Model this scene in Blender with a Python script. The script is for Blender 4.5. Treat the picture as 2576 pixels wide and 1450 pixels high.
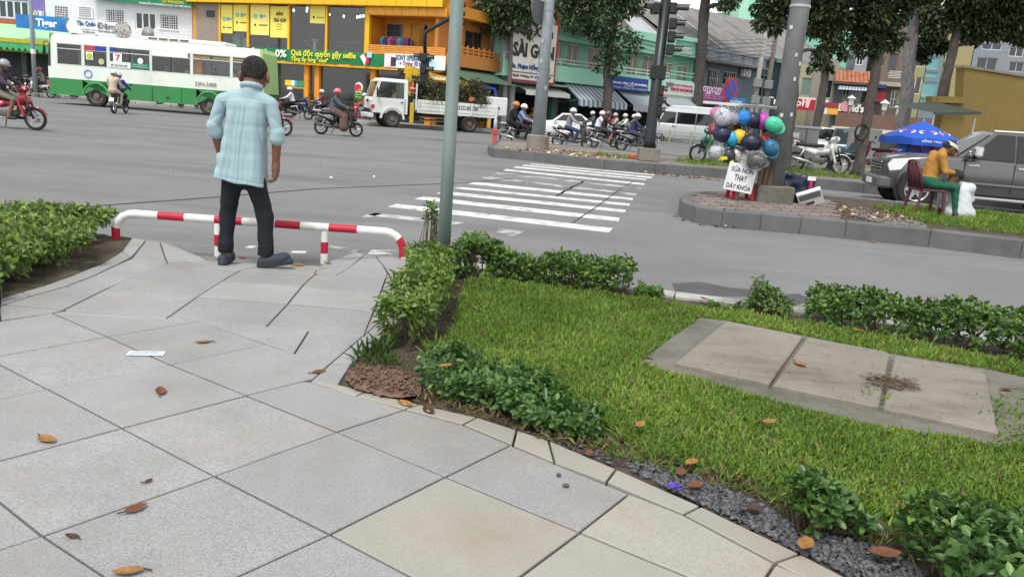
import bpy,math,random
import numpy as np
from mathutils import Matrix,Vector
R = math.radians
sc = bpy.context.scene
COL = sc.collection
for _o in list(bpy.data.objects):
	bpy.data.objects.remove(_o)
random.seed(7)
RNG = np.random.default_rng(11)

# ------------------------------------------------------------------ camera, sky, sun, exposure
CAM_H,PITCH,ROLL,FPX = 1.45,R(13.0),R(4.5),1950.0     # focal length for a 2576 px wide frame
cam_data = bpy.data.cameras.new('camera')
cam = bpy.data.objects.new('camera',cam_data)
COL.objects.link(cam)
cam_data.sensor_width = 36.0
cam_data.lens = 36.0 * FPX / 2576.0
cam_data.clip_start = 0.05
cam_data.clip_end = 3000
cam.matrix_world = Matrix.Translation((0,0,CAM_H)) @ Matrix.Rotation(R(90) - PITCH,4,'X') @ Matrix.Rotation(ROLL,4,'Z')
sc.camera = cam

world = bpy.data.worlds.new('World')
sc.world = world
world.use_nodes = True
wt = world.node_tree
wt.nodes.clear()
_out = wt.nodes.new('ShaderNodeOutputWorld')
_bg = wt.nodes.new('ShaderNodeBackground')
_sky = wt.nodes.new('ShaderNodeTexSky')
_sky.sky_type = 'NISHITA'
_sky.sun_disc = False
SUN_EL,SUN_AZ = R(62),R(200)
_sky.sun_elevation = SUN_EL
_sky.sun_rotation = SUN_AZ
_sky.air_density = 1.0
_sky.dust_density = 1.0
_sky.ozone_density = 1.0
_hs = wt.nodes.new('ShaderNodeHueSaturation')              # cloud cover: the same sky without its blue
_hs.inputs['Saturation'].default_value = 0.05
_bg.inputs['Strength'].default_value = 0.15
wt.links.new(_sky.outputs[0],_hs.inputs['Color'])
wt.links.new(_hs.outputs[0],_bg.inputs['Color'])
wt.links.new(_bg.outputs[0],_out.inputs[0])
sun_d = bpy.data.lights.new('sun','SUN')
sun = bpy.data.objects.new('sun',sun_d)
COL.objects.link(sun)
sun_d.energy = 1.5
sun_d.angle = R(14)
sun_d.color = (1.0,0.97,0.92)
# direction towards the sun (blender sky: rotation measured clockwise from +Y)
_sd = Vector((math.sin(SUN_AZ) * math.cos(SUN_EL),math.cos(SUN_AZ) * math.cos(SUN_EL),math.sin(SUN_EL)))
sun.rotation_euler = _sd.to_track_quat('Z','Y').to_euler()
vs = sc.view_settings
vs.view_transform = 'Standard'
vs.look = 'None'
vs.exposure = 0.8
vs.gamma = 1.0
vs.use_curve_mapping = False
sc.render.engine = 'CYCLES'
sc.cycles.use_denoising = True
sc.cycles.max_bounces = 6
sc.cycles.transparent_max_bounces = 12

# ------------------------------------------------------------------ layout: where a sight line meets the ground or a wall
def ray(px,py):
	U,V = px - 1288.0,725.0 - py
	c,s = math.cos(ROLL),math.sin(ROLL)
	u,v = U * c - V * s,U * s + V * c
	cp,sp = math.cos(PITCH),math.sin(PITCH)
	return Vector((u,FPX * cp + v * sp,-FPX * sp + v * cp)) / FPX
def G(px,py,z=0.0):
	d = ray(px,py); t = (z - CAM_H) / d.z
	return Vector((d.x * t,d.y * t,z))
def at(px,py,Y):
	d = ray(px,py); t = Y / d.y
	return Vector((d.x * t,Y,CAM_H + d.z * t))
ZM = {1: (3.948,0,0),2: (3.948,471.2,0),3: (3.847,869.9,0),4: (3.571,1232.4,0),5: (4.763,1667.4,0),6: (4.763,2067.6,0),
      7: (4.0,1667.4,217.5),8: (3.334,2067.6,217.5),9: (5.5556,1957.4,203.0),'c': (3.553,942.4,348.0),'d': (2.6283,1594.9,580.0),
      'r': (3.948,471.2,398.7),'l': (3.948,0,471.2),'e': (2.8577,761.2,652.5),'f': (2.0,0,725.0),'h': (2.7334,797.5,942.5),'i': (2.6283,1594.9,978.7)}
def zz(k,x,y):
	f,a,b = ZM[k]
	return (a + x / f,b + y / f)

# ------------------------------------------------------------------ materials
MATS = {}
def _n(nt,t,**kw):
	n = nt.nodes.new(t)
	for k,v in kw.items():
		setattr(n,k,v)
	return n
def mat(name,col,rough=0.6,metal=0.0,var=0.12,scale=6.0,bump=0.0,bscale=60.0,objvar=0.0,spec=0.4,trans=0.0,alpha=1.0,emit=0.0,coat=0.0,attr=False,var2=None,stretch=None,sub=0.0,sheen=0.0,stain=None):
	if name in MATS:
		return MATS[name]
	m = bpy.data.materials.new(name)
	m.use_nodes = True
	nt = m.node_tree
	p = nt.nodes['Principled BSDF']
	L = nt.links.new
	col = tuple(col[:3])
	p.inputs['Roughness'].default_value = rough
	p.inputs['Metallic'].default_value = metal
	p.inputs['Specular IOR Level'].default_value = spec
	p.inputs['Coat Weight'].default_value = coat
	p.inputs['Coat Roughness'].default_value = 0.08
	if sheen:
		p.inputs['Sheen Weight'].default_value = sheen
	tc = _n(nt,'ShaderNodeTexCoord')
	src = tc.outputs['Object']
	if stretch:
		mp = _n(nt,'ShaderNodeMapping'); mp.inputs['Scale'].default_value = stretch
		L(src,mp.inputs[0]); src = mp.outputs[0]
	nz = _n(nt,'ShaderNodeTexNoise'); nz.inputs['Scale'].default_value = scale; nz.inputs['Detail'].default_value = 5
	nz.inputs['Roughness'].default_value = 0.65
	L(src,nz.inputs['Vector'])
	mr = _n(nt,'ShaderNodeMapRange'); mr.inputs[1].default_value = 0.3; mr.inputs[2].default_value = 0.7
	mr.inputs[3].default_value = 1 - var; mr.inputs[4].default_value = 1 + var
	L(nz.outputs[0],mr.inputs[0])
	val = mr.outputs[0]
	if objvar or attr:
		if attr:
			rn = _n(nt,'ShaderNodeAttribute'); rn.attribute_name = 'rnd'; ro = rn.outputs['Fac']
		else:
			rn = _n(nt,'ShaderNodeObjectInfo'); ro = rn.outputs['Random']
		m2 = _n(nt,'ShaderNodeMapRange'); ov = objvar or 0.3
		m2.inputs[3].default_value = 1 - ov; m2.inputs[4].default_value = 1 + ov
		L(ro,m2.inputs[0])
		mm = _n(nt,'ShaderNodeMath',operation='MULTIPLY'); L(val,mm.inputs[0]); L(m2.outputs[0],mm.inputs[1]); val = mm.outputs[0]
	base = _n(nt,'ShaderNodeRGB'); base.outputs[0].default_value = (*col,1)
	bo = base.outputs[0]
	if var2 is not None:     # second tint: (colour, scale, low, high) or by the per-piece random value
		mx = _n(nt,'ShaderNodeMix',data_type='RGBA')
		mx.inputs[7].default_value = (*var2[0],1)
		L(bo,mx.inputs[6])
		if var2[1] == 'rnd':
			r3 = _n(nt,'ShaderNodeMapRange'); r3.inputs[1].default_value = var2[2]; r3.inputs[2].default_value = var2[3]
			L(ro,r3.inputs[0]); L(r3.outputs[0],mx.inputs[0])
		else:
			n2 = _n(nt,'ShaderNodeTexNoise'); n2.inputs['Scale'].default_value = var2[1]; n2.inputs['Detail'].default_value = 4
			L(src,n2.inputs['Vector'])
			r3 = _n(nt,'ShaderNodeMapRange'); r3.inputs[1].default_value = var2[2]; r3.inputs[2].default_value = var2[3]
			L(n2.outputs[0],r3.inputs[0]); L(r3.outputs[0],mx.inputs[0])
		bo = mx.outputs[2]
	if stain is not None:    # dark streaks and patches of dirt: (colour, scale, low, high, stretch)
		mp2 = _n(nt,'ShaderNodeMapping'); mp2.inputs['Scale'].default_value = stain[4]
		L(tc.outputs['Object'],mp2.inputs[0])
		n4 = _n(nt,'ShaderNodeTexNoise'); n4.inputs['Scale'].default_value = stain[1]; n4.inputs['Detail'].default_value = 7; n4.inputs['Roughness'].default_value = 0.7
		L(mp2.outputs[0],n4.inputs['Vector'])
		r4 = _n(nt,'ShaderNodeMapRange'); r4.inputs[1].default_value = stain[2]; r4.inputs[2].default_value = stain[3]
		L(n4.outputs[0],r4.inputs[0])
		mx4 = _n(nt,'ShaderNodeMix',data_type='RGBA'); mx4.inputs[7].default_value = (*stain[0],1)
		L(bo,mx4.inputs[6]); L(r4.outputs[0],mx4.inputs[0]); bo = mx4.outputs[2]
	vm = _n(nt,'ShaderNodeVectorMath',operation='SCALE'); L(bo,vm.inputs[0]); L(val,vm.inputs['Scale'])
	L(vm.outputs[0],p.inputs['Base Color'])
	if bump:
		b = _n(nt,'ShaderNodeBump'); b.inputs['Strength'].default_value = bump; b.inputs['Distance'].default_value = 0.02
		n3 = _n(nt,'ShaderNodeTexNoise'); n3.inputs['Scale'].default_value = bscale; n3.inputs['Detail'].default_value = 4
		L(src,n3.inputs['Vector']); L(n3.outputs[0],b.inputs['Height']); L(b.outputs[0],p.inputs['Normal'])
	if emit:
		p.inputs['Emission Color'].default_value = (*col,1); p.inputs['Emission Strength'].default_value = emit
	if alpha < 1:
		p.inputs['Alpha'].default_value = alpha
	if trans:
		p.inputs['Transmission Weight'].default_value = trans
	if sub:                  # thin leaves let light through
		tr = _n(nt,'ShaderNodeBsdfTranslucent'); L(vm.outputs[0],tr.inputs[0])
		ms = _n(nt,'ShaderNodeMixShader'); ms.inputs[0].default_value = sub
		L(p.outputs[0],ms.inputs[1]); L(tr.outputs[0],ms.inputs[2]); L(ms.outputs[0],nt.nodes['Material Output'].inputs[0])
	MATS[name] = m
	return m
def glass(name,col=(0.02,0.025,0.03),alpha=0.45,rough=0.05):
	"""window glass: a dark reflecting sheet one can partly see through"""
	if name in MATS:
		return MATS[name]
	m = bpy.data.materials.new(name); m.use_nodes = True
	nt = m.node_tree; nt.nodes.clear(); L = nt.links.new
	o = _n(nt,'ShaderNodeOutputMaterial')
	g = _n(nt,'ShaderNodeBsdfGlossy'); g.inputs['Roughness'].default_value = rough; g.inputs['Color'].default_value = (1,1,1,1)
	t = _n(nt,'ShaderNodeBsdfTransparent'); t.inputs['Color'].default_value = (0.9,0.95,0.93,1)
	d = _n(nt,'ShaderNodeBsdfDiffuse'); d.inputs['Color'].default_value = (*col,1)
	a = _n(nt,'ShaderNodeMixShader'); a.inputs[0].default_value = alpha
	L(t.outputs[0],a.inputs[1]); L(d.outputs[0],a.inputs[2])
	lw = _n(nt,'ShaderNodeLayerWeight'); lw.inputs[0].default_value = 0.5
	pw = _n(nt,'ShaderNodeMath',operation='POWER'); pw.inputs[1].default_value = 4.0
	L(lw.outputs['Facing'],pw.inputs[0])
	mp = _n(nt,'ShaderNodeMapRange'); mp.inputs[3].default_value = 0.05; mp.inputs[4].default_value = 0.5
	L(pw.outputs[0],mp.inputs[0])
	b = _n(nt,'ShaderNodeMixShader'); L(mp.outputs[0],b.inputs[0]); L(a.outputs[0],b.inputs[1]); L(g.outputs[0],b.inputs[2])
	L(b.outputs[0],o.inputs[0])
	MATS[name] = m
	return m
def plastic_film(name):
	"""crinkled clear plastic bag"""
	m = bpy.data.materials.new(name); m.use_nodes = True
	nt = m.node_tree; nt.nodes.clear(); L = nt.links.new
	o = _n(nt,'ShaderNodeOutputMaterial')
	g = _n(nt,'ShaderNodeBsdfGlossy'); g.inputs['Roughness'].default_value = 0.3
	t = _n(nt,'ShaderNodeBsdfTransparent'); t.inputs['Color'].default_value = (0.95,0.96,0.97,1)
	d = _n(nt,'ShaderNodeBsdfDiffuse'); d.inputs['Color'].default_value = (0.8,0.8,0.82,1)
	a = _n(nt,'ShaderNodeMixShader'); a.inputs[0].default_value = 0.06
	L(t.outputs[0],a.inputs[1]); L(d.outputs[0],a.inputs[2])
	b = _n(nt,'ShaderNodeMixShader'); b.inputs[0].default_value = 0.045
	L(a.outputs[0],b.inputs[1]); L(g.outputs[0],b.inputs[2])
	tc = _n(nt,'ShaderNodeTexCoord'); vz = _n(nt,'ShaderNodeTexVoronoi'); vz.inputs['Scale'].default_value = 22
	L(tc.outputs['Object'],vz.inputs['Vector'])
	bp = _n(nt,'ShaderNodeBump'); bp.inputs['Strength'].default_value = 0.9; bp.inputs['Distance'].default_value = 0.03
	L(vz.outputs[0],bp.inputs['Height']); L(bp.outputs[0],g.inputs['Normal'])
	L(b.outputs[0],o.inputs[0])
	return m
def M(c,**kw):
	"""a painted colour by its sRGB hex"""
	if isinstance(c,str):
		rgb = [int(c[i:i + 2],16) / 255 for i in (0,2,4)]
		lin = [x / 12.92 if x <= 0.04045 else ((x + 0.055) / 1.055) ** 2.4 for x in rgb]
		return mat('paint_' + c + '_'.join(f'{k}{v}' for k,v in kw.items()),lin,**kw)
	return c

# ------------------------------------------------------------------ mesh building
class MB:
	def __init__(s,Mx=None):
		s.v = []; s.f = []; s.mi = []; s.M = Mx or Matrix(); s.m = 0
	def add(s,vs,fs):
		n = len(s.v); Mx = s.M
		s.v += [tuple(Mx @ Vector(v)) for v in vs]
		s.f += [tuple(i + n for i in f) for f in fs]
		s.mi += [s.m] * len(fs)
		return s
	def box(s,x0,y0,z0,x1,y1,z1):
		if x0 > x1: x0,x1 = x1,x0
		if y0 > y1: y0,y1 = y1,y0
		if z0 > z1: z0,z1 = z1,z0
		return s.add([(x0,y0,z0),(x1,y0,z0),(x1,y1,z0),(x0,y1,z0),(x0,y0,z1),(x1,y0,z1),(x1,y1,z1),(x0,y1,z1)],
                     [(0,3,2,1),(4,5,6,7),(0,1,5,4),(1,2,6,5),(2,3,7,6),(3,0,4,7)])
	def rbox(s,x0,y0,z0,x1,y1,z1,b=0.02):
		"""box with all its edges chamfered"""
		xs,ys,zs_ = (x0,x1),(y0,y1),(z0,z1)
		V,F,I = [],[],{}
		for i in (0,1):
			for j in (0,1):
				for k in (0,1):
					sx,sy,sz = (1,-1)[i],(1,-1)[j],(1,-1)[k]
					for a in range(3):
						p = [xs[i] + sx * b,ys[j] + sy * b,zs_[k] + sz * b]
						p[a] = (xs[i],ys[j],zs_[k])[a]
						I[i,j,k,a] = len(V); V.append(tuple(p))
		def q(*ids): F.append(tuple(ids))
		for a in range(3):
			o = [d for d in range(3) if d != a]
			for e in (0,1):
				c = []
				for u,w in ((0,0),(1,0),(1,1),(0,1)):
					t = [0,0,0]; t[a] = e; t[o[0]] = u; t[o[1]] = w
					c.append(I[(*t,a)])
				q(*(c if (e == 1) == (a != 1) else c[::-1]))
		for a in range(3):
			o = [d for d in range(3) if d != a]
			for u in (0,1):
				for w in (0,1):
					t0 = [0,0,0]; t0[o[0]] = u; t0[o[1]] = w; t0[a] = 0
					t1 = list(t0); t1[a] = 1
					c = [I[(*t0,o[0])],I[(*t1,o[0])],I[(*t1,o[1])],I[(*t0,o[1])]]
					q(*c)
		for i in (0,1):
			for j in (0,1):
				for k in (0,1):
					q(I[i,j,k,0],I[i,j,k,1],I[i,j,k,2])
		return s.add(V,F)
	def tube(s,pts,r,n=8,cap=True):
		pts = [Vector(p) for p in pts]
		rs = r if isinstance(r,(list,tuple)) else [r] * len(pts)
		vs,fs = [],[]
		prev = None
		for i,p in enumerate(pts):
			d = (pts[min(i + 1,len(pts) - 1)] - pts[max(i - 1,0)])
			d = d.normalized() if d.length > 1e-9 else Vector((0,0,1))
			if prev is None:
				a = d.orthogonal().normalized()
			else:
				a = (prev - d * prev.dot(d)); a = a.normalized() if a.length > 1e-6 else d.orthogonal().normalized()
			prev = a; b = d.cross(a)
			for k in range(n):
				t = 2 * math.pi * k / n
				vs.append(p + (a * math.cos(t) + b * math.sin(t)) * rs[i])
		for i in range(len(pts) - 1):
			for k in range(n):
				fs.append((i * n + k,i * n + (k + 1) % n,(i + 1) * n + (k + 1) % n,(i + 1) * n + k))
		if cap:
			fs.append(tuple(range(n - 1,-1,-1)))
			fs.append(tuple(range((len(pts) - 1) * n,len(pts) * n)))
		return s.add(vs,fs)
	def lathe(s,prof,n=16,axis='Z',cap=True):
		vs,fs = [],[]
		for (r,z) in prof:
			for k in range(n):
				t = 2 * math.pi * k / n
				c,d = r * math.cos(t),r * math.sin(t)
				vs.append((c,d,z) if axis == 'Z' else ((c,z,d) if axis == 'Y' else (z,c,d)))
		for i in range(len(prof) - 1):
			for k in range(n):
				fs.append((i * n + k,i * n + (k + 1) % n,(i + 1) * n + (k + 1) % n,(i + 1) * n + k))
		if cap:
			fs.append(tuple(range(n - 1,-1,-1))); fs.append(tuple(range((len(prof) - 1) * n,len(prof) * n)))
		return s.add(vs,fs)
	def ell(s,c,r,n=12,m=8):
		vs,fs = [],[]
		c = Vector(c); r = r if isinstance(r,(tuple,list)) else (r,r,r)
		for i in range(m + 1):
			ph = math.pi * i / m
			for k in range(n):
				t = 2 * math.pi * k / n
				vs.append((c.x + r[0] * math.sin(ph) * math.cos(t),c.y + r[1] * math.sin(ph) * math.sin(t),c.z - r[2] * math.cos(ph)))
		for i in range(m):
			for k in range(n):
				fs.append((i * n + k,i * n + (k + 1) % n,(i + 1) * n + (k + 1) % n,(i + 1) * n + k))
		return s.add(vs,fs)
	def torus(s,c,Rm,r,axis='Y',n=24,k=8,rw=None):
		vs,fs = [],[]
		rw = rw or r
		for i in range(n):
			a = 2 * math.pi * i / n
			for j in range(k):
				b = 2 * math.pi * j / k
				q = Rm + r * math.cos(b); h = rw * math.sin(b)
				x,y,z = q * math.cos(a),h,q * math.sin(a)
				if axis == 'Z': x,y,z = x,z,h
				if axis == 'X': x,y,z = h,x,z
				vs.append((c[0] + x,c[1] + y,c[2] + z))
		for i in range(n):
			for j in range(k):
				fs.append((i * k + j,i * k + (j + 1) % k,((i + 1) % n) * k + (j + 1) % k,((i + 1) % n) * k + j))
		return s.add(vs,fs)
	def prism(s,poly,a,b,axis='Y'):
		"""a 2-D outline pulled along an axis: Y -> (x,z) outline, Z -> (x,y), X -> (y,z)"""
		def P(p,h):
			return (p[0],h,p[1]) if axis == 'Y' else ((p[0],p[1],h) if axis == 'Z' else (h,p[0],p[1]))
		n = len(poly)
		vs = [P(p,a) for p in poly] + [P(p,b) for p in poly]
		fs = [tuple(range(n)),tuple(range(2 * n - 1,n - 1,-1))]
		fs += [(i,i + n,(i + 1) % n + n,(i + 1) % n) for i in range(n)]
		return s.add(vs,fs)
	def slab(s,poly,z0,z1,bev=0.0):
		"""flat piece over an outline of (x, y[, z offset]); its top edge is chamfered"""
		n = len(poly)
		P3 = [Vector((p[0],p[1],p[2] if len(p) > 2 else 0.0)) for p in poly]
		area = sum(P3[i].x * P3[(i + 1) % n].y - P3[(i + 1) % n].x * P3[i].y for i in range(n))
		if area < 0:
			P3.reverse()
		c = sum(P3,Vector()) / n
		vs = [(p.x,p.y,z0) for p in P3] + [(p.x,p.y,z1 - bev + p.z) for p in P3]
		fs = [tuple(range(n - 1,-1,-1))] + [(i,(i + 1) % n,(i + 1) % n + n,i + n) for i in range(n)]
		if bev:
			ins = []
			for i in range(n):
				a,b,d = P3[i - 1],P3[i],P3[(i + 1) % n]
				e1 = (b - a).normalized(); e2 = (d - b).normalized()
				n1 = Vector((-e1.y,e1.x,0)); n2 = Vector((-e2.y,e2.x,0))
				k = n1 + n2; k = k / max(k.length_squared / 2,0.3)
				ins.append(b + k * bev)
			vs += [(p.x,p.y,z1 + p.z) for p in ins]
			fs += [(i + n,(i + 1) % n + n,(i + 1) % n + 2 * n,i + 2 * n) for i in range(n)] + [tuple(range(2 * n,3 * n))]
		else:
			fs += [tuple(range(n,2 * n))]
		return s.add(vs,fs)
	def loft(s,rings,closed=True,cap=True):
		n = len(rings[0]); vs = [p for r in rings for p in r]; fs = []
		for i in range(len(rings) - 1):
			for k in range(n if closed else n - 1):
				fs.append((i * n + k,i * n + (k + 1) % n,(i + 1) * n + (k + 1) % n,(i + 1) * n + k))
		if cap and closed:
			fs.append(tuple(range(n - 1,-1,-1))); fs.append(tuple(range((len(rings) - 1) * n,len(rings) * n)))
		return s.add(vs,fs)
	def quad(s,a,b,c,d):
		return s.add([a,b,c,d],[(0,1,2,3)])
	def mesh(s,name,mats,smooth=False):
		me = bpy.data.meshes.new(name)
		me.from_pydata(s.v,[],s.f)
		for m in (mats if isinstance(mats,(list,tuple)) else [mats]):
			me.materials.append(M(m))
		if any(s.mi):
			me.polygons.foreach_set('material_index',s.mi)
		if smooth:
			me.polygons.foreach_set('use_smooth',[True] * len(s.f))
			if smooth == 'auto':
				me.set_sharp_from_angle(angle=R(40))
		me.update()
		return me
	def build(s,name,mats,parent=None,smooth=False):
		return obj(name,s.mesh(name,mats,smooth),parent)
def fixn(me):
	import bmesh
	bm = bmesh.new(); bm.from_mesh(me); bmesh.ops.recalc_face_normals(bm,faces=bm.faces); bm.to_mesh(me); bm.free()
def obj(name,me,parent=None):
	o = bpy.data.objects.new(name,me); COL.objects.link(o)
	if parent is not None: o.parent = parent
	return o
def tag(o,label,cat,group=None):
	o['label'] = label; o['category'] = cat
	if group: o['group'] = group
	return o
def struct(o,kind='structure'):
	o['kind'] = kind
	return o
def thing(name,label,cat,loc=(0,0,0),rz=0.0,group=None):
	o = bpy.data.objects.new(name,None); COL.objects.link(o)
	o.empty_display_size = 0.1
	o.location = loc; o.rotation_euler = (0,0,rz)
	return tag(o,label,cat,group)
def copy_tree(o,parent=None,recolour=None):
	c = o.copy(); COL.objects.link(c); c.parent = parent
	if recolour and c.type == 'MESH':
		for i,sl in enumerate(c.material_slots):
			nm = sl.material.name if sl.material else None
			if nm in recolour:
				sl.link = 'OBJECT'; sl.material = recolour[nm]
	for ch in [x for x in o.children]:
		copy_tree(ch,c,recolour)
	return c
def frame(P0,P1,up=(0,0,1)):
	"""wall frame: x runs along the wall from P0 to P1, y points out of the wall towards the viewer's side (-), z up"""
	a = (Vector(P1) - Vector(P0)); a.z = 0; a.normalize()
	n = Vector((a.y,-a.x,0))
	return Matrix(((a.x,-n.x,0,P0[0]),(a.y,-n.y,0,P0[1]),(0,0,1,P0[2] if len(P0) > 2 else 0),(0,0,0,1)))
def text(s,w,h,material,parent,Mx,name='lettering',bold=0.012,depth=0.01,align='CENTER',shear=0.0):
	"""flat lettering scaled into a box w x h, standing in the x-z plane of Mx with its face to -y"""
	cu = bpy.data.curves.new(name,'FONT'); cu.body = s; cu.size = 1.0; cu.offset = bold; cu.extrude = 0.02; cu.shear = shear
	cu.align_x = align; cu.resolution_u = 2; cu.space_line = 0.85
	to = bpy.data.objects.new('text_tmp',cu); COL.objects.link(to)
	me = bpy.data.meshes.new_from_object(to.evaluated_get(bpy.context.evaluated_depsgraph_get()))
	bpy.data.objects.remove(to); bpy.data.curves.remove(cu)
	n = len(me.vertices); a = np.empty(n * 3,np.float32); me.vertices.foreach_get('co',a); a = a.reshape(-1,3)
	lo,hi = a.min(0),a.max(0); c = (lo + hi) / 2; sz = np.maximum(hi - lo,1e-4)
	x = (a[:,0] - c[0]) * (w / sz[0]); z = (a[:,1] - c[1]) * (h / sz[1]); y = -(a[:,2]) * depth / 0.02
	b = np.stack([x,y,z],1)
	Mn = np.array(Mx); b = b @ Mn[:3,:3].T + Mn[:3,3]
	me.vertices.foreach_set('co',b.astype(np.float32).ravel()); me.update()
	me.materials.clear(); me.materials.append(M(material)); me.name = name
	return obj(name,me,parent)
def T(x,y,z):
	return Matrix.Translation((x,y,z))

# ------------------------------------------------------------------ leaves, blades and other scattered small pieces
def npmesh(name,V,F,mats,rnd=None,smooth=False,parent=None,mi=None):
	me = bpy.data.meshes.new(name)
	k = F.shape[1]
	me.vertices.add(len(V)); me.vertices.foreach_set('co',V.astype(np.float32).ravel())
	me.loops.add(F.size); me.loops.foreach_set('vertex_index',F.astype(np.int32).ravel())
	me.polygons.add(len(F)); me.polygons.foreach_set('loop_start',np.arange(0,F.size,k,dtype=np.int32))
	me.polygons.foreach_set('loop_total',np.full(len(F),k,np.int32))
	if mi is not None:
		me.polygons.foreach_set('material_index',np.asarray(mi,np.int32))
	me.update(calc_edges=True)
	if smooth:
		me.polygons.foreach_set('use_smooth',np.ones(len(F),bool))
	if rnd is not None:
		at_ = me.attributes.new('rnd','FLOAT','POINT'); at_.data.foreach_set('value',rnd.astype(np.float32))
	for m in (mats if isinstance(mats,(list,tuple)) else [mats]):
		me.materials.append(M(m))
	return obj(name,me,parent)
def unit(a):
	return a / np.maximum(np.linalg.norm(a,axis=1,keepdims=True),1e-9)
def leafgeo(P,D,N,Ln,W,fold=0.25,droop=0.15,wide=0.38):
	"""oval leaves folded along the midrib: base P, direction D, face normal N"""
	D = unit(D); Sd = unit(np.cross(N,D)); N = np.cross(D,Sd)
	Ln = Ln[:,None]; W = W[:,None]
	tip = P + D * Ln - N * Ln * droop
	f = N * W * fold
	m1 = P + D * Ln * wide; m2 = P + D * Ln * 0.75 - N * Ln * droop * 0.5
	V = np.stack([P,m1 - Sd * W * 0.5 + f,m2 - Sd * W * 0.36 + f * 0.6,tip,m2 + Sd * W * 0.36 + f * 0.6,m1 + Sd * W * 0.5 + f],1)
	n = len(P); b = (np.arange(n) * 6)[:,None]
	F = np.concatenate([b + np.array([[0,3,2,1]]),b + np.array([[0,5,4,3]])],0)
	return V.reshape(-1,3),F
def inpoly(pts,poly):
	x,y = pts[:,0],pts[:,1]; ins = np.zeros(len(pts),bool); j = len(poly) - 1
	for i in range(len(poly)):
		xi,yi = poly[i][0],poly[i][1]; xj,yj = poly[j][0],poly[j][1]
		if yi != yj:
			ins ^= ((yi > y) != (yj > y)) & (x < (xj - xi) * (y - yi) / (yj - yi) + xi)
		j = i
	return ins

# ------------------------------------------------------------------ smooth blended bodies (one continuous skin)
def surfnet(val,org,res):
	s = val < 0
	nx,ny,nz = val.shape
	acc = np.zeros((nx - 1,ny - 1,nz - 1,3),np.float32); cnt = np.zeros((nx - 1,ny - 1,nz - 1),np.int16)
	edges = []
	I = np.indices(val.shape)
	for ax in range(3):
		sl0 = [slice(None)] * 3; sl1 = [slice(None)] * 3
		sl0[ax] = slice(0,-1); sl1[ax] = slice(1,None)
		a,b = val[tuple(sl0)],val[tuple(sl1)]
		cr = np.argwhere((a < 0) != (b < 0))
		ok = np.ones(len(cr),bool)
		for o in range(3):
			if o != ax: ok &= (cr[:,o] > 0) & (cr[:,o] < val.shape[o] - 1)
		cr = cr[ok]
		va = a[tuple(cr.T)]; vb = b[tuple(cr.T)]
		t = va / (va - vb)
		p = cr.astype(np.float32); p[:,ax] += t
		o1,o2 = [o for o in range(3) if o != ax]
		cells = []
		for d1,d2 in ((-1,-1),(0,-1),(0,0),(-1,0)):
			c = cr.copy(); c[:,o1] += d1; c[:,o2] += d2
			cells.append(c)
			np.add.at(acc,tuple(c.T),p); np.add.at(cnt,tuple(c.T),1)
		flip = (va < 0) != (ax == 1)
		edges.append((cells,flip))
	act = cnt > 0
	idx = np.full(act.shape,-1,np.int32); idx[act] = np.arange(act.sum())
	V = acc[act] / cnt[act][:,None] * res + org
	Fs = []
	for cells,flip in edges:
		q = np.stack([idx[tuple(c.T)] for c in cells],1)
		q[~flip] = q[~flip][:,::-1]
		Fs.append(q)
	return V,np.concatenate(Fs,0)
def cap(a,b,ra,rb,lab=0,k=None): return ('c',Vector(a),Vector(b),ra,rb,lab,k)
def ell(c,r,lab=0,k=None,rot=None): return ('e',Vector(c),r,rot,lab,k)
def rbx(c,h,rr,lab=0,k=None,rot=None): return ('b',Vector(c),h,rr,rot,lab,k)
def pdist(pr,X):
	if pr[0] == 'c':
		a = np.array(pr[1]); b = np.array(pr[2]); ab = b - a; L2 = max(ab @ ab,1e-9)
		t = np.clip((X - a) @ ab / L2,0,1)
		return np.linalg.norm(X - a - t[...,None] * ab,axis=-1) - (pr[3] + t * (pr[4] - pr[3]))
	if pr[0] == 'e':
		q = X - np.array(pr[1])
		if pr[3] is not None: q = q @ np.array(pr[3].to_3x3())
		r = np.array(pr[2]); k0 = np.linalg.norm(q / r,axis=-1); k1 = np.linalg.norm(q / (r * r),axis=-1)
		return k0 * (k0 - 1) / np.maximum(k1,1e-6)
	q = X - np.array(pr[1])
	if pr[4] is not None: q = q @ np.array(pr[4].to_3x3())
	q = np.abs(q) - (np.array(pr[2]) - pr[3])
	return np.linalg.norm(np.maximum(q,0),axis=-1) + np.minimum(q.max(-1),0) - pr[3]
def pbox(pr):
	if pr[0] == 'c':
		r = max(pr[3],pr[4]); a,b = np.array(pr[1]),np.array(pr[2])
		return np.minimum(a,b) - r,np.maximum(a,b) + r
	c = np.array(pr[1]); m = np.array(pr[2],float)
	if (pr[3] if pr[0] == 'e' else pr[4]) is not None: m = np.full(3,np.linalg.norm(m) if pr[0] == 'b' else m.max())
	return c - m,c + m
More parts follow.
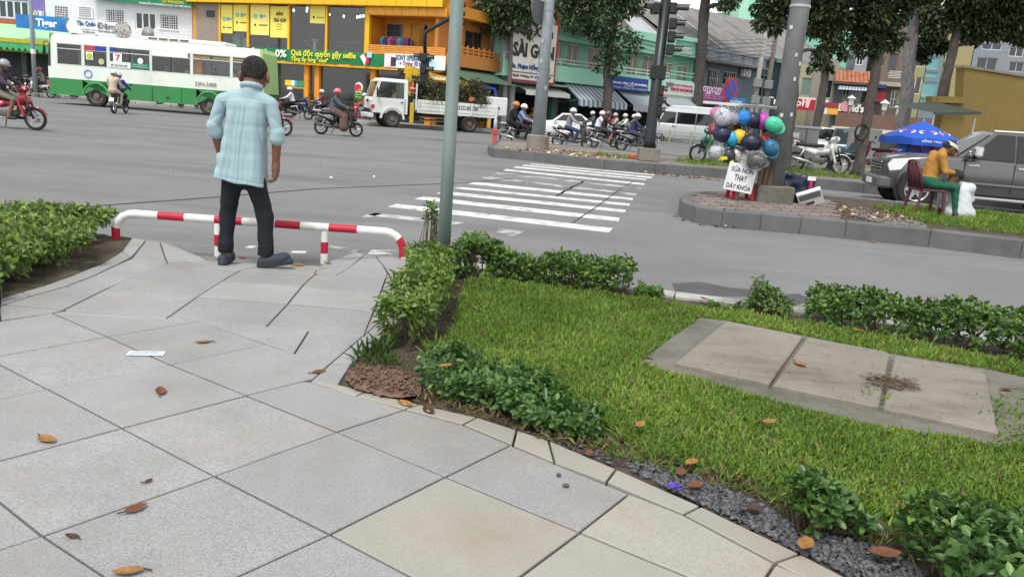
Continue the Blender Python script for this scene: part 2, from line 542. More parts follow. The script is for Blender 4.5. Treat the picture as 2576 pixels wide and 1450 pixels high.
def sdf_mesh(name,prims,res,mats,parent=None,k=0.03,disp=None,cut=None,smooth_it=1):
	lo = np.min([pbox(p)[0] for p in prims],0) - 3 * res - 0.03; hi = np.max([pbox(p)[1] for p in prims],0) + 3 * res + 0.03
	dims = np.ceil((hi - lo) / res).astype(int) + 1
	val = np.full(dims,0.12,np.float32)
	ax = [lo[i] + np.arange(dims[i]) * res for i in range(3)]
	def lab(p): return p[5] if p[0] in 'cb' and p[0] == 'c' else (p[4] if p[0] == 'e' else p[5])
	for p in prims:
		kk = p[-1] if p[-1] is not None else k
		a,b = pbox(p); mg = 0.06 + kk
		i0 = np.maximum(((a - mg - lo) / res).astype(int),0); i1 = np.minimum(((b + mg - lo) / res).astype(int) + 2,dims)
		sl = tuple(slice(i0[i],i1[i]) for i in range(3))
		X = np.stack(np.meshgrid(*[ax[i][sl[i]] for i in range(3)],indexing='ij'),-1)
		d = pdist(p,X).astype(np.float32); v = val[sl]
		if kk > 0:
			h = np.clip(0.5 + 0.5 * (v - d) / kk,0,1)
			val[sl] = v * (1 - h) + d * h - kk * h * (1 - h)
		else:
			val[sl] = np.minimum(v,d)
	if disp is not None or cut is not None:
		X = np.stack(np.meshgrid(*ax,indexing='ij'),-1)
		if disp is not None: val = val + disp(X).astype(np.float32)
		if cut is not None: val = np.maximum(val,cut(X).astype(np.float32))
	V,F = surfnet(val,lo.astype(np.float32),res)
	C = V[F].mean(1)
	best = np.full(len(C),1e9); L = np.zeros(len(C),np.int32)
	for p in prims:
		d = pdist(p,C); m = d < best
		best[m] = d[m]; L[m] = lab(p)
	return npmesh(name,V,F,mats,smooth=True,parent=parent,mi=L)
# ================================================================== GROUND, ROAD, PAVEMENT, ISLANDS
asphalt = mat('asphalt',(0.126,0.130,0.137),0.85,var=0.13,scale=0.45,bump=0.25,bscale=170,var2=((0.23,0.23,0.225),110.0,0.40,0.62),stain=((0.10,0.102,0.105),0.5,0.48,0.78,(0.2,1,1)))
granite = mat('granite',(0.325,0.327,0.33),0.6,var=0.1,scale=3.0,objvar=0.07,bump=0.06,bscale=250,var2=((0.21,0.21,0.212),190.0,0.40,0.62),stain=((0.27,0.245,0.205),2.2,0.50,0.78,(1,1,1)))
granite_warm = mat('granite_warm',(0.345,0.325,0.285),0.6,var=0.06,scale=3.0,objvar=0.06,bump=0.06,bscale=250,var2=((0.26,0.245,0.215),210.0,0.40,0.62),stain=((0.28,0.24,0.18),2.2,0.5,0.8,(1,1,1)))
grout = mat('grout',(0.035,0.033,0.03),0.95,var=0.3,scale=9)
kerb_dark = mat('kerb_dark',(0.115,0.118,0.12),0.8,var=0.12,scale=3,bump=0.25,bscale=90,objvar=0.06,stain=((0.07,0.07,0.07),1.2,0.5,0.75,(1,1,0.6)))
concrete = mat('concrete',(0.215,0.195,0.165),0.9,var=0.12,scale=2.2,bump=0.35,bscale=45,objvar=0.05,stain=((0.12,0.105,0.085),1.6,0.48,0.75,(1,2.2,1)))
concrete_dark = mat('concrete_dark',(0.155,0.145,0.125),0.95,var=0.2,scale=3,bump=0.4,bscale=40,stain=((0.08,0.085,0.06),2,0.45,0.7,(1,1,1)))
soil = mat('soil',(0.085,0.065,0.048),1.0,var=0.35,scale=14,bump=0.9,bscale=38,var2=((0.05,0.04,0.03),5.0,0.4,0.65))
soil_red = mat('soil_red',(0.17,0.105,0.075),1.0,var=0.3,scale=25,bump=1.0,bscale=60)
turf = mat('turf',(0.055,0.085,0.02),1.0,var=0.3,scale=9,bump=0.6,bscale=40)
paint = mat('road_paint',(0.62,0.62,0.60),0.7,var=0.08,scale=5,stain=((0.2,0.2,0.2),4.0,0.50,0.66,(1,1,1)))
paint_worn = mat('road_paint_worn',(0.5,0.5,0.49),0.8,var=0.1,scale=5,stain=((0.15,0.152,0.155),2.4,0.42,0.56,(1,1,1)))
paving = mat('paving',(0.30,0.295,0.28),0.85,var=0.12,scale=0.8,bump=0.2,bscale=60)

ground = struct(MB().box(-900,-300,-0.6,900,1500,-0.05).build('ground',paving))
road = struct(MB().box(-160,-40,-0.04,160,170,0.0).build('road',asphalt))

SIDE_Z = 0.12
def zs(x,y):
	"""height of the near pavement: it ramps down to the road between the rail's wings"""
	t = min(max((y - 5.35) / 0.8,0),1)
	w = min(max((x + 3.15) / 0.55,0),1) * min(max((-1.02 - x) / 0.5,0),1)
	return SIDE_Z - 0.07 * t * w
def S(px,py):
	z = SIDE_Z
	for _ in range(8):
		p = G(px,py,z); z = zs(p.x,p.y)
	return G(px,py,z)

# block of the near pavement: one body, its pieces lie on it
edge = [(-9,7.4),(-5,7.0),*[tuple(S(*p)[:2]) for p in ((330,596),(385,598),(420,611),(505,645),(545,654),(660,658),(800,664),(842,650),(895,631),(945,636),(1022,640))],
		*[tuple(G(x,y,SIDE_Z)[:2]) for x,y in ((1110,655),(1330,685),(1560,718),(1700,738),(2010,778),(2576,862))],(5.6,4.2),(9,2.4),(9,-6),(-9,-6)]
pave = struct(MB().slab(edge,-0.03,0.012).build('pavement',grout))

# --- granite slabs: main diamond grid, then the fan in front of the rail (each corner is a joint crossing on the ground)
gridpx = {(0,1): (132,787),(0,2): (270,846),(0,3): (430,917),(0,4): (620,994),(0,5): (847,1085),(0,6): (1120,1198),(0,7): (1458,1337),
          (1,3): (120,977),(1,4): (307,1075),(1,5): (540,1195),(1,6): (830,1342),(2,5): (107,1346),(-1,3): (670,866),(-1,2): (500,808)}
_A = []
for (i,j),p in gridpx.items():
	q = G(*p,SIDE_Z)
	_A.append((i,j,q.x,q.y))
_A = np.array(_A); _B = np.c_[np.ones(len(_A)),_A[:,0],_A[:,1]]
_cx = np.linalg.lstsq(_B,_A[:,2],rcond=None)[0]; _cy = np.linalg.lstsq(_B,_A[:,3],rcond=None)[0]
def gp(i,j):
	if (i,j) in gridpx:
		q = G(*gridpx[i,j],SIDE_Z); return (q.x,q.y)
	return (float(_cx @ [1,i,j]),float(_cy @ [1,i,j]))
def shrink(poly,g):
	n = len(poly); P = [Vector((p[0],p[1])) for p in poly]
	ar = sum(P[i].x * P[(i + 1) % n].y - P[(i + 1) % n].x * P[i].y for i in range(n))
	if ar < 0: P.reverse()
	out = []
	for i in range(n):
		e1 = (P[i] - P[i - 1]).normalized(); e2 = (P[(i + 1) % n] - P[i]).normalized()
		k = Vector((-e1.y,e1.x)) + Vector((-e2.y,e2.x)); k = k / max(k.length_squared / 2,0.35)
		out.append(P[i] + k * g)
	return [(p.x,p.y) for p in out]
def tile(poly,material=None,lift=None,name='tile',gap=0.0048):
	poly = shrink(poly,gap)
	if max(p[1] for p in poly) > 5.2:      # on the ramp the edges follow its curve
		poly = [(a[0] + (b[0] - a[0]) * t / k,a[1] + (b[1] - a[1]) * t / k) for a,b in zip(poly,poly[1:] + poly[:1]) for k in [max(1,int(math.dist(a,b) / .12))] for t in range(k)]
	lift = random.uniform(-0.0015,0.002) if lift is None else lift
	return MB().slab([(x,y,zs(x,y) - SIDE_Z) for x,y in poly],SIDE_Z - 0.15,SIDE_Z + lift,0.003).build(name,material or granite,pave)
Q = lambda *ps: [tuple(S(*p)[:2]) for p in ps]
for i in range(0,8):
	for j in range(-2,14):
		c = [gp(i,j),gp(i,j + 1),gp(i + 1,j + 1),gp(i + 1,j)]
		if (i,j) in ((0,7),(0,8)): continue
		mx = sum(p[0] for p in c) / 4; my = sum(p[1] for p in c) / 4
		if my < -1.2 or mx < -4.6 or mx > 1.6 + 0.5 * my: continue
		if i == 0 and j < 1: continue
		if i == 0 and j > 7: continue
		if mx < -2.55 and my > 4.0: continue
		if j - i > 6 and my > -9: continue
		tile(c,granite_warm if (i,j) in ((0,6),(1,7),(1,6)) and j > 5 and i == 0 else None)
g8 = Q((1734,1450))[0]
tile([gp(0,7),(g8[0],g8[1]),(gp(1,7)[0] + g8[0] - gp(0,7)[0],gp(1,7)[1] + g8[1] - gp(0,7)[1]),gp(1,7)],granite_warm)
# strips between the grid and the planting bed
tile(Q((132,787),(500,808),(270,846)) if False else [gp(0,1),Q((500,808))[0],gp(0,2)])
tile([gp(0,2),gp(-1,2),gp(-1,3),gp(0,3)])
tile([gp(0,3),gp(-1,3)] + Q((740,889),(830,915),(790,952),(757,960)) + [gp(0,4)])
tile([gp(0,4)] + Q((757,960),(780,960),(1017,1030)) + [gp(0,5)])
tile([gp(0,5)] + Q((1017,1030),(1165,1068),(1284,1118)) + [gp(0,6)])
tile([gp(0,6)] + Q((1284,1118),(1395,1165),(1582,1240.7)) + [gp(0,7)])
tile([gp(0,7)] + Q((1582,1240.7),(1720,1294.5),(1949,1416),(1926,1450)) + [(g8[0] + .1,g8[1] - .02),g8],granite_warm)
e1 = Q((1926,1450))[0]; e0 = Q((1949,1416))[0]
tile([e0,(e0[0] + .62,e0[1] - .42),(e0[0] + .35,e0[1] - .85),g8,e1],granite_warm)
# the fan: two rows of cut slabs
fan = [((170,781),(418,800),(500,808),(132,787)),((160,779),(263,728),(495,746),(418,800)),((263,728),(421.7,661),(478.7,658),(544,675),(606.7,678.6),(558.6,706.5),(495,746)),
       ((418,800),(495,746),(724,763),(670,820),(500,808)),((495,746),(558.6,706.5),(758.7,721),(724,763)),((558.6,706.5),(606.7,678.6),(791.6,690),(758.7,721)),
       ((606.7,678.6),(655,668),(795,681),(791.6,690)),((478.7,658),(520,655),(655,662),(655,668),(606.7,678.6),(544,675)),((655,662),(803,669),(815,676),(795,681),(655,668)),
       ((670,820),(724,763),(761,768),(939.7,782.7),(917,841.5),(777,831)),((724,763),(758.7,721),(858,728.7),(957.5,736.3),(939.7,782.7)),
       ((758.7,721),(791.6,690),(846,692),(862.5,693.3),(970,701.4),(957.5,736.3),(861,728.7)),((846,692),(893,660),(962,664),(976,690),(970,701.4)),
       ((795,689),(893,660),(846,692)),((795,681),(815,676),(918,640),(893,660),(795,689),(791.6,690)),
       ((893,660),(918,640),(945,643),(962,664)),((500,808),(670,820),(777,831),(740,889),(670,865)),((777,831),(917,841.5),(830,915),(740,889)),
       ((11,766),(78,745),(167,720.5),(263,728),(160,779)),((167,720),(238,693),(263,680),(356.6,688.5),(263,728)) ,((263,680),(299,663.5),(330,650),(421.7,661),(356.6,688.5)),
       ((330,650),(352,622),(367,605),(402.7,609),(421.7,661)),((0,769),(11,766),(160,779),(132,787),(0,804)),((402.7,609),(420,611),(505,645),(520,655),(478.7,658),(421.7,661)),
       ((970,701.4),(972,690),(980,692),(990,719),(990,736.5),(957.5,736.3)),((957.5,736.3),(990,737),(978,782),(939.7,782.7)),((939.7,782.7),(977,783),(962,801),(917,841.5)),
       ((367,605),(385,599),(420,611),(402.7,609)),((815,676),(803,669),(842,651),(895,633),(918,640))]
for f in fan:
	tile(Q(*f))
for k in range(4):    # row left of the fan, up to the hedge bed
	a,b = gp(0,1),gp(0,0)
tile([gp(0,1),Q((0,804))[0],gp(1,1),gp(1,2)][:4] if False else [Q((0,769))[0],Q((0,804))[0],gp(0,0),(gp(0,0)[0] - .2,gp(0,0)[1] + .3)])
# edging stones along both planting beds
edgeL_in = [(367,605),(329,648),(299,663.5),(238,693),(167,720),(78,745),(0,769)]
edgeL_out = [(333,597),(307,633),(253,666),(177,696),(109,720),(55,736),(0,751)]
edgeR_in = [(945,643),(980,691),(991,720),(990,737),(978,782),(962,802),(915,844),(831,915),(780,960)]
edgeR_out = [(1022,652),(1026,694),(1030,724),(1029,745),(1016,790),(998,814),(945,866),(885,915),(852,968)]
edgeB_in = [(780,960),(895,997),(1017,1030),(1165,1068),(1290,1120),(1395,1165),(1525,1213),(1720,1294.5),(1949,1416),(2090,1490)]
edgeB_out = [(852,968),(920,985),(1055,1018),(1200,1050),(1300,1082),(1380,1108),(1550,1180),(1762,1273.6),(2013,1393.4),(2160,1470)]
for a,b in ((edgeL_in,edgeL_out),(edgeR_in,edgeR_out),(edgeB_in,edgeB_out)):
	for k in range(len(a) - 1):
		tile(Q(a[k],a[k + 1],b[k + 1],b[k]),granite_warm if a is edgeB_in else None,lift=0.004,name='edging_stone')
# kerb stones facing the road on the right
kp = [G(x,y,SIDE_Z) for x,y in ((1022,645),(1110,655),(1330,685),(1560,718),(1700,738),(1850,757),(2010,778),(2300,820),(2576,862))]
kp = [(p.x,p.y) for p in kp] + [(5.6,4.2),(9,2.4)]
kerb_pale = mat('kerb_pale',(0.36,0.36,0.34),0.85,var=0.15,scale=4,bump=0.2,bscale=60,stain=((0.2,0.19,0.17),2.5,0.45,0.7,(1,1,1)))
for k in range(len(kp) - 1):
	a,b = Vector(kp[k]),Vector(kp[k + 1]); n = (b - a).normalized(); n = Vector((n.y,-n.x))
	MB().slab([a + n * 0.0,b,b + n * 0.16,a + n * 0.16],-0.02,SIDE_Z + 0.02,0.008).build('kerb_stone',kerb_pale,pave)

# --- planting beds: bare soil with a rough surface
def soil_patch(name,pix,z,material,amp=0.012,step=0.05,world_pts=None,excl=None):
	poly = world_pts or [tuple(G(x,y,z)[:2]) for x,y in pix]
	xs = [p[0] for p in poly]; ys = [p[1] for p in poly]
	X,Y = np.meshgrid(np.arange(min(xs),max(xs),step),np.arange(min(ys),max(ys),step),indexing='ij')
	ins = inpoly(np.c_[X.ravel(),Y.ravel()],poly).reshape(X.shape)
	if excl is not None: ins &= ~inpoly(np.c_[X.ravel(),Y.ravel()],excl).reshape(X.shape)
	h = RNG.random(X.shape); h = (h + np.roll(h,1,0) + np.roll(h,1,1) + np.roll(h,(1,1),(0,1))) / 4
	V = np.stack([X,Y,z + (h - 0.4) * amp * 2],-1).reshape(-1,3)
	idx = np.arange(X.size).reshape(X.shape)
	c = ins[:-1,:-1] | ins[1:,1:]
	F = np.stack([idx[:-1,:-1][c],idx[1:,:-1][c],idx[1:,1:][c],idx[:-1,1:][c]],1)
	return npmesh(name,V,F,material,smooth=True)
BED = [(856,966),(884,903),(930,868),(990,808),(1022,770),(1034,730),(1033,700),(1026,660),(1110,664),(1330,694),(1560,727),(1700,747),(2010,788),(2576,873),(3300,990),(3300,1800),(2420,1640),(2165,1470),(2017,1392),(1765,1271),(1553,1178),(1383,1106),(1200,1048),(1055,1016),(920,983)]
bed = struct(soil_patch('planting_bed',BED,SIDE_Z - 0.012,soil,0.012))
bedL = struct(soil_patch('planting_bed',None,SIDE_Z - 0.012,soil,0.012,world_pts=[tuple(S(*p)[:2]) for p in edgeL_out] + [(-4.9,3.9),(-8,4.3),(-8,6.9),(-5,6.8)]))

# --- traffic islands
def island(name,near,far,h,kw=0.2,seg=0.9,top_mat=None):
	"""raised island: near and far edges run from the nose; kerb stones all round, filling inside"""
	ring = [Vector(p) for p in near] + [Vector(p) for p in reversed(far)]
	body = struct(MB().slab(shrink([tuple(p) for p in ring],kw * 0.9),-0.03,h - 0.035).build(name,top_mat or soil))
	def resample(pl,step):
		pts = [pl[0]]; acc = 0.0
		for a,b in zip(pl[:-1],pl[1:]):
			L = (b - a).length; t = step - acc
			while t <= L:
				pts.append(a + (b - a) * (t / L)); t += step
			acc = (acc + L) % step
		pts.append(pl[-1]); return pts
	loop = ring + [ring[0]]
	inn = [Vector(p) for p in shrink([tuple(p) for p in ring],kw)]
	if (Vector(ring[0]) - inn[0]).length > kw * 3:
		inn = inn[::-1]
	n = len(ring)
	for k in range(n):
		a,b = ring[k],ring[(k + 1) % n]; c,d = inn[k],inn[(k + 1) % n]
		m = max(1,round((b - a).length / seg))
		for q in range(m):
			t0,t1 = q / m,(q + 1) / m
			g = 0.004 / max((b - a).length,.01)
			P = [a.lerp(b,t0 + g),a.lerp(b,t1 - g),c.lerp(d,t1 - g),c.lerp(d,t0 + g)]
			MB().slab([tuple(p) for p in P],-0.02,h,0.025).build('kerb_stone',kerb_dark,body)
	return body
I1H,I2H = 0.26,0.28
def g2(k,x,y,z): return tuple(G(*zz(k,x,y),z)[:2])
near1 = [g2(7,205,1072,I1H),g2(7,172,1105,I1H),g2(7,200,1150,I1H),g2(7,330,1195,I1H),g2(7,610,1240,I1H),g2(7,1000,1272,I1H),g2(7,1400,1305,I1H),g2(8,210,1125,I1H),g2(8,920,1195,I1H),g2(8,1692,1285,I1H),(11.5,9.6),(20,5.6)]
far1 = [g2(7,280,1056,I1H),g2(7,420,1050,I1H),g2(7,700,1052,I1H),(5.9,16.0),(8.2,15.4),(11.5,13.6),(20,9.4)]
isl1 = island('traffic_island',near1,far1,I1H,0.17)
near2 = [g2('c',1012,60,I2H),g2('c',1060,85,I2H),g2('c',1430,120,I2H),g2('c',2060,185,I2H),g2('c',2510,222,I2H),g2(7,310,800,I2H),g2(7,930,850,I2H),g2(7,1500,915,I2H),g2(7,2030,965,I2H),(12.5,19.0),(22,17.4)]
far2 = [(-1.05,30.2),(0.6,30.3),(4,29.0),(6.5,28.2),(8.2,29.6),(11,33.5),(15,35.0),(26,36)]
isl2 = island('traffic_island',near2,far2,I2H,0.17,1.6,mat('island_dirt',(0.2,0.18,0.155),0.95,var=0.25,scale=3,bump=0.4,bscale=30))
# brick paving on the near island, herringbone, each brick its own piece
brick_m = mat('paver',(0.185,0.15,0.14),0.9,var=0.15,scale=8,objvar=0.16,bump=0.2,bscale=60,stain=((0.2,0.18,0.16),3,0.45,0.7,(1,1,1)))
inner = shrink(near1[:7] + [g2(7,1950,1380,I1H),g2(7,1800,1160,I1H)] + [(5.9,16.0)] + far1[2::-1],0.2)
bw,bl,cnt = 0.145,0.29,0
bme = MB().slab([(0,0),(bl - .012,0),(bl - .012,bw - .012),(0,bw - .012)],-0.06,0.0,0.006).mesh('paver',brick_m)
cand = []
for a in range(-30,60):
	for b in range(-30,60):
		ox,oy = (b * 2 + a) * bw,(a - b * 2) * bw
		cand += [((ox,oy),0),((ox + bl,oy),1)]
th = R(-24)
for (p,t) in cand:
	u,v = p
	x = 3.9 + u * math.cos(th) - v * math.sin(th); y = 13.5 + u * math.sin(th) + v * math.cos(th)
	ctr = Vector((u + (bl / 2 if t == 0 else bw / 2),v + (bw / 2 if t == 0 else bl / 2 - 0.0)))
	cx = 3.9 + ctr.x * math.cos(th) - ctr.y * math.sin(th); cy = 13.5 + ctr.x * math.sin(th) + ctr.y * math.cos(th)
	if not inpoly(np.array([[cx,cy]]),inner)[0] or cnt >= 300: continue
	o = obj('brick',bme,isl1); cnt += 1
	if t == 0:
		o.location = (x,y,I1H - 0.012 + random.uniform(-.003,.003)); o.rotation_euler = (0,0,th)
	else:
		x2 = 3.9 + (u + bw) * math.cos(th) - v * math.sin(th); y2 = 13.5 + (u + bw) * math.sin(th) + v * math.cos(th)
		o.location = (x2,y2,I1H - 0.012 + random.uniform(-.003,.003)); o.rotation_euler = (0,0,th + R(90))

# --- zebra crossing
cw = struct(thing('crosswalk','x','x')); del cw['label']; del cw['category']
def stripe(k,pts,material=paint,z=0.004):
	P = [G(*zz(k,*p),z) for p in pts]
	MB().slab([(p.x,p.y) for p in P],0.0005,z).build('stripe',material,cw)
for q in (((200,583),(120,610),(2095,838),(2128,800)),((440,518),(357,540),(2180,740),(2190,708)),((640,472),(550,490),(2235,660),(2247,637)),
          ((760,433),(697,443),(2275,600),(2282,582)),((905,388),(835,405),(2305,550),(2312,533)),((1175,273),(1150,285),(2410,415),(2415,402)),
          ((1265,250),(1240,260),(2428,372),(2430,362)),((1335,235),(1318,243),(2470,355),(2485,343)),((1405,225),(1385,231),(2500,330),(2503,322))):
	stripe('c',q)
for q in (((1000,340),(950,352),(2335,508),(2345,492)),((1090,303),(1063,313),(2380,450),(2385,437)),((0,664),(-100,680),(700,770),(800,752)),((1110,800),(1070,845),(1250,870),(1360,828))):
	stripe('c',q,paint_worn)
for q in (((1395,860),(1380,890),(1640,935),(1740,905)),((1830,905),(1790,945),(2110,960),(2120,905)),((1880,535),(1725,578),(1800,585),(1930,548))):
	stripe('r',q,paint_worn)
stripe('r',((620,862),(565,880),(640,888),(700,870)),paint); stripe('r',((1045,915),(1030,932),(1170,938),(1190,918)),paint)
for q in (((1530,10),(1530,16),(1640,16),(1640,10)),((1525,40),(1525,48),(1640,48),(1640,40)),((1520,-8),(1520,-2),(1640,-2),(1640,-8))):
	stripe('c',q)
# sealed cracks and joints in the asphalt
tar = mat('tar',(0.045,0.045,0.048),0.7,var=0.2,scale=6)
def crack(pix,w):
	P = [G(x,y,0.004) for x,y in pix]
	mb = MB()
	for a,b in zip(P[:-1],P[1:]):
		d = (b - a).normalized(); n = Vector((-d.y,d.x,0)) * w
		mb.quad(a - n,b - n,b + n,a + n)
	mb.build('sealed_crack',tar,road)
crack([(-50,538),(200,520),(480,500),(800,474),(1000,466),(1180,459),(1290,448)],0.03)
crack([(1470,455),(1440,470),(1400,492)],0.03)
crack([(1595,455),(1560,475),(1500,520),(1440,560)],0.012)
wet = mat('damp_asphalt',(0.07,0.07,0.072),0.6,var=0.25,scale=5)
for pix in (((1690,712),(1760,708),(1830,722),(1900,728),(1880,745),(1780,742),(1700,733)),((1950,740),(2010,738),(2040,752),(2000,768),(1950,758))):
	MB().slab([tuple(G(x,y,0.003)[:2]) for x,y in pix],0.0005,0.003).build('damp_patch',wet,road)

# --- pavement across the junction, on which the shops stand
farpts = [(-75,50.0),(-30,48.2),(-18.5,46.4),(-12.4,43.9),(-8,42.6 + 1.2),(-4.5,44.6),(0,50.5),(7,55.5),(16,61.5),(30,70),(60,82),(60,160),(-75,160)]
farpave = struct(MB().slab(farpts,-0.03,0.14,0.02).build('far_pavement',paving))
for k in range(10):
	a,b = Vector(farpts[k]),Vector(farpts[k + 1])
	n = max(1,round((b - a).length / 2.5)); d = (b - a).normalized(); nn = Vector((d.y,-d.x))
	for q in range(n):
		P,P2 = a.lerp(b,q / n),a.lerp(b,(q + 1) / n - 0.004)
		MB().slab([tuple(P - nn * .01),tuple(P2 - nn * .01),tuple(P2 + nn * .2),tuple(P + nn * .2)],-0.02,0.165,0.02).build('kerb_stone',kerb_pale,farpave)
# ================================================================== BUILDINGS ACROSS THE JUNCTION
class Fac:
	"""a facade: px/depth of its two ends; pixel measurements are turned into metres along and up the wall"""
	def __init__(s,a,b):
		s.P0 = at(*a); s.P1 = at(*b); s.P0.z = 0; s.P1.z = 0
		s.a = (s.P1 - s.P0).normalized(); s.n = Vector((s.a.y,-s.a.x,0)); s.L = (s.P1 - s.P0).length
		s.M = frame(s.P0,s.P1)
	def uz(s,px,py,out=0.0):
		d = ray(px,py); o = Vector((0,0,CAM_H)); p0 = s.P0 + s.n * out
		t = (p0 - o).dot(s.n) / d.dot(s.n); q = o + d * t - p0
		return q.dot(s.a),q.z
	def r(s,k,xl,yt,xr,yb,out=0.0):
		xm,ym = (xl + xr) / 2,(yt + yb) / 2
		u0 = s.uz(*zz(k,xl,ym),out)[0]; u1 = s.uz(*zz(k,xr,ym),out)[0]
		z1 = s.uz(*zz(k,xm,yt),out)[1]; z0 = s.uz(*zz(k,xm,yb),out)[1]
		return u0,z0,u1,z1
	def thing(s,name,label,cat,group=None):
		o = thing(name,label,cat,group=group); o.matrix_world = s.M
		return o
def wall(u0,z0,u1,z1,holes,y0=0.0,y1=0.25):
	"""a wall with real openings"""
	us = sorted({u0,u1,*[min(max(h[0],u0),u1) for h in holes],*[min(max(h[2],u0),u1) for h in holes]})
	zs_ = sorted({z0,z1,*[min(max(h[1],z0),z1) for h in holes],*[min(max(h[3],z0),z1) for h in holes]})
	mb = MB()
	for b,t in zip(zs_[:-1],zs_[1:]):
		run = None
		for l,r in zip(us[:-1],us[1:]):
			cu,cz = (l + r) / 2,(b + t) / 2
			op = any(h[0] < cu < h[2] and h[1] < cz < h[3] for h in holes)
			if not op: run = (run[0],r) if run else (l,r)
			if op and run: mb.box(run[0],y0,b,run[1],y1,t); run = None
		if run: mb.box(run[0],y0,b,run[1],y1,t)
	return mb
WIN_GLASS = glass('window_glass',(0.015,0.02,0.022),0.55)
def window(par,rc,fm,nx=2,nz=1,glass_m=None,y=0.1,fw=0.06,name='window',bars=None,shutters=None,sill=None):
	"""frame in its opening with panes (and bars or shutters) as pieces of its own"""
	u0,z0,u1,z1 = rc
	mb = MB()
	for a,b,c,d in ((u0,z0,u0 + fw,z1),(u1 - fw,z0,u1,z1),(u0 + fw,z0,u1 - fw,z0 + fw),(u0 + fw,z1 - fw,u1 - fw,z1)):
		mb.box(a,y - .05,b,c,y + .05,d)
	pw,ph = (u1 - u0 - fw * (nx + 1)) / nx,(z1 - z0 - fw * (nz + 1)) / nz
	for i in range(1,nx): mb.box(u0 + i * (pw + fw),y - .04,z0 + fw,u0 + i * (pw + fw) + fw,y + .04,z1 - fw)
	for j in range(1,nz): mb.box(u0 + fw,y - .035,z0 + j * (ph + fw),u1 - fw,y + .035,z0 + j * (ph + fw) + fw)
	w = mb.build(name,fm,par)
	for i in range(nx):
		for j in range(nz):
			a,b = u0 + fw + i * (pw + fw),z0 + fw + j * (ph + fw)
			if shutters is not None:
				s = MB(); n = max(4,int(ph / 0.09))
				for q in range(n):
					s.add([(a,y + .015,b + ph * q / n),(a + pw,y + .015,b + ph * q / n),(a + pw,y - .02,b + ph * (q + .8) / n),(a,y - .02,b + ph * (q + .8) / n)],[(0,1,2,3)])
				s.build('shutter',shutters,w)
			else:
				MB().box(a - .005,y - .006,b - .005,a + pw + .005,y + .006,b + ph + .005).build('pane',glass_m or WIN_GLASS,w)
	if bars:
		s = MB(); m,cx,cz = bars
		for i in range(1,cx): s.box(u0 + (u1 - u0) * i / cx - .012,-0.03,z0,u0 + (u1 - u0) * i / cx + .012,-0.006,z1)
		for j in range(1,cz): s.box(u0,-0.028,z0 + (z1 - z0) * j / cz - .012,u1,-0.008,z0 + (z1 - z0) * j / cz + .012)
		s.build('window_bars',m,w)
	if sill:
		MB().box(u0 - .08,-.1,z0 - .08,u1 + .08,y + .02,z0 - .005).build('sill',sill,w)
	return w
def board(par,rc,y,m,name='panel',t=0.05):
	return MB().box(rc[0],y - t,rc[1],rc[2],y,rc[3]).build(name,m,par)
def txt(fac,par,s,k,xl,yt,xr,yb,y,m,bold=0.012,out=None,shear=0.0,name='lettering'):
	u0,z0,u1,z1 = fac.r(k,xl,yt,xr,yb,-y if out is None else out)
	return text(s,u1 - u0,z1 - z0,m,par,T((u0 + u1) / 2,y,(z0 + z1) / 2),name,bold=bold,shear=shear)

# ---------------------------------------------------------------- yellow corner shop
yel = M('e8b21c',rough=0.55,var=0.05,scale=1.5)
org = M('d9902e',rough=0.8,var=0.07,scale=1.5)
orgd = M('cf8a35',rough=0.85,var=0.08,scale=2.0)
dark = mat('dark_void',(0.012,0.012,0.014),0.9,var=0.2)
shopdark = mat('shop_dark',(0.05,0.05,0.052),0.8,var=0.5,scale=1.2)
white = M('e4e4e0',rough=0.7,var=0.04)
steel = mat('steel',(0.42,0.43,0.44),0.4,0.7,var=0.08)
black = mat('black_paint',(0.012,0.013,0.014),0.45,var=0.1)
bulb = mat('lit_bulb',(1.0,0.95,0.85),emit=9.0)
Yf = Fac((487,213,54),(1112,258,46))
Ys = Yf.thing('shop_building','yellow corner shop with glass upper floor and long green banner','building')
zf = Yf.r(2,400,30,2400,60)[1]
zband = Yf.r(2,1400,625,1500,665)
L = Yf.L
uglass0 = Yf.r(2,322,200,330,300)[0]; uglass1 = Yf.r(2,1765,200,1790,300)[0]
zsf = Yf.r(2,1000,450,1100,500)[1] - 0.05     # upper floor level (behind banner top)
zfl = Yf.r(2,1100,560,1200,640)[1]
ztop = zf + 0.15
# floor slab, back wall, ceiling of the upper room
MB().box(0,0.3,zsf - 0.35,uglass1 + .2,6.0,zsf - 0.05).build('floor_slab',concrete,Ys)
MB().box(0,6.0,0.14,L,6.3,ztop + 1.5).build('back_wall',M('6f5c50',var=0.35,scale=0.9,rough=.9),Ys)
MB().box(0,0.3,ztop,uglass1 + .2,6.0,ztop + .25).build('ceiling',M('4a4743',var=.2),Ys)
MB().box(0,0.02,0.14,0.28,6.0,ztop + 1.5).build('side_wall',org,Ys)
MB().box(uglass1 + .05,.3,zsf,uglass1 + .25,6,ztop).build('partition',org,Ys)
# glazing bars and upper panes
mull = [Yf.uz(*zz(2,x,260))[0] for x in (325,606,1010,1385,1785)]
for i,u in enumerate(mull):
	MB().box(u - (.12 if i == 4 else .07),-.06,zsf - .05,u + (.2 if i == 4 else .07),.16,zf).build('mullion',yel,Ys)
for a,b in zip(mull[:-1],mull[1:]):
	MB().box(a + .075,.05,zsf - .05,b - .075,.065,zf).build('pane',glass('shop_glass',(0.03,0.035,0.035),.22),Ys)
rc = Yf.r(2,60,35,318,450)
MB().box(0.28,.02,zsf,mull[0] - .08,.2,zf).build('wall_panel',M('8f8378',var=.1,scale=2),Ys)
board(Ys,Yf.r(2,190,105,270,170),.02,M('3c4048'),'notice',.03)
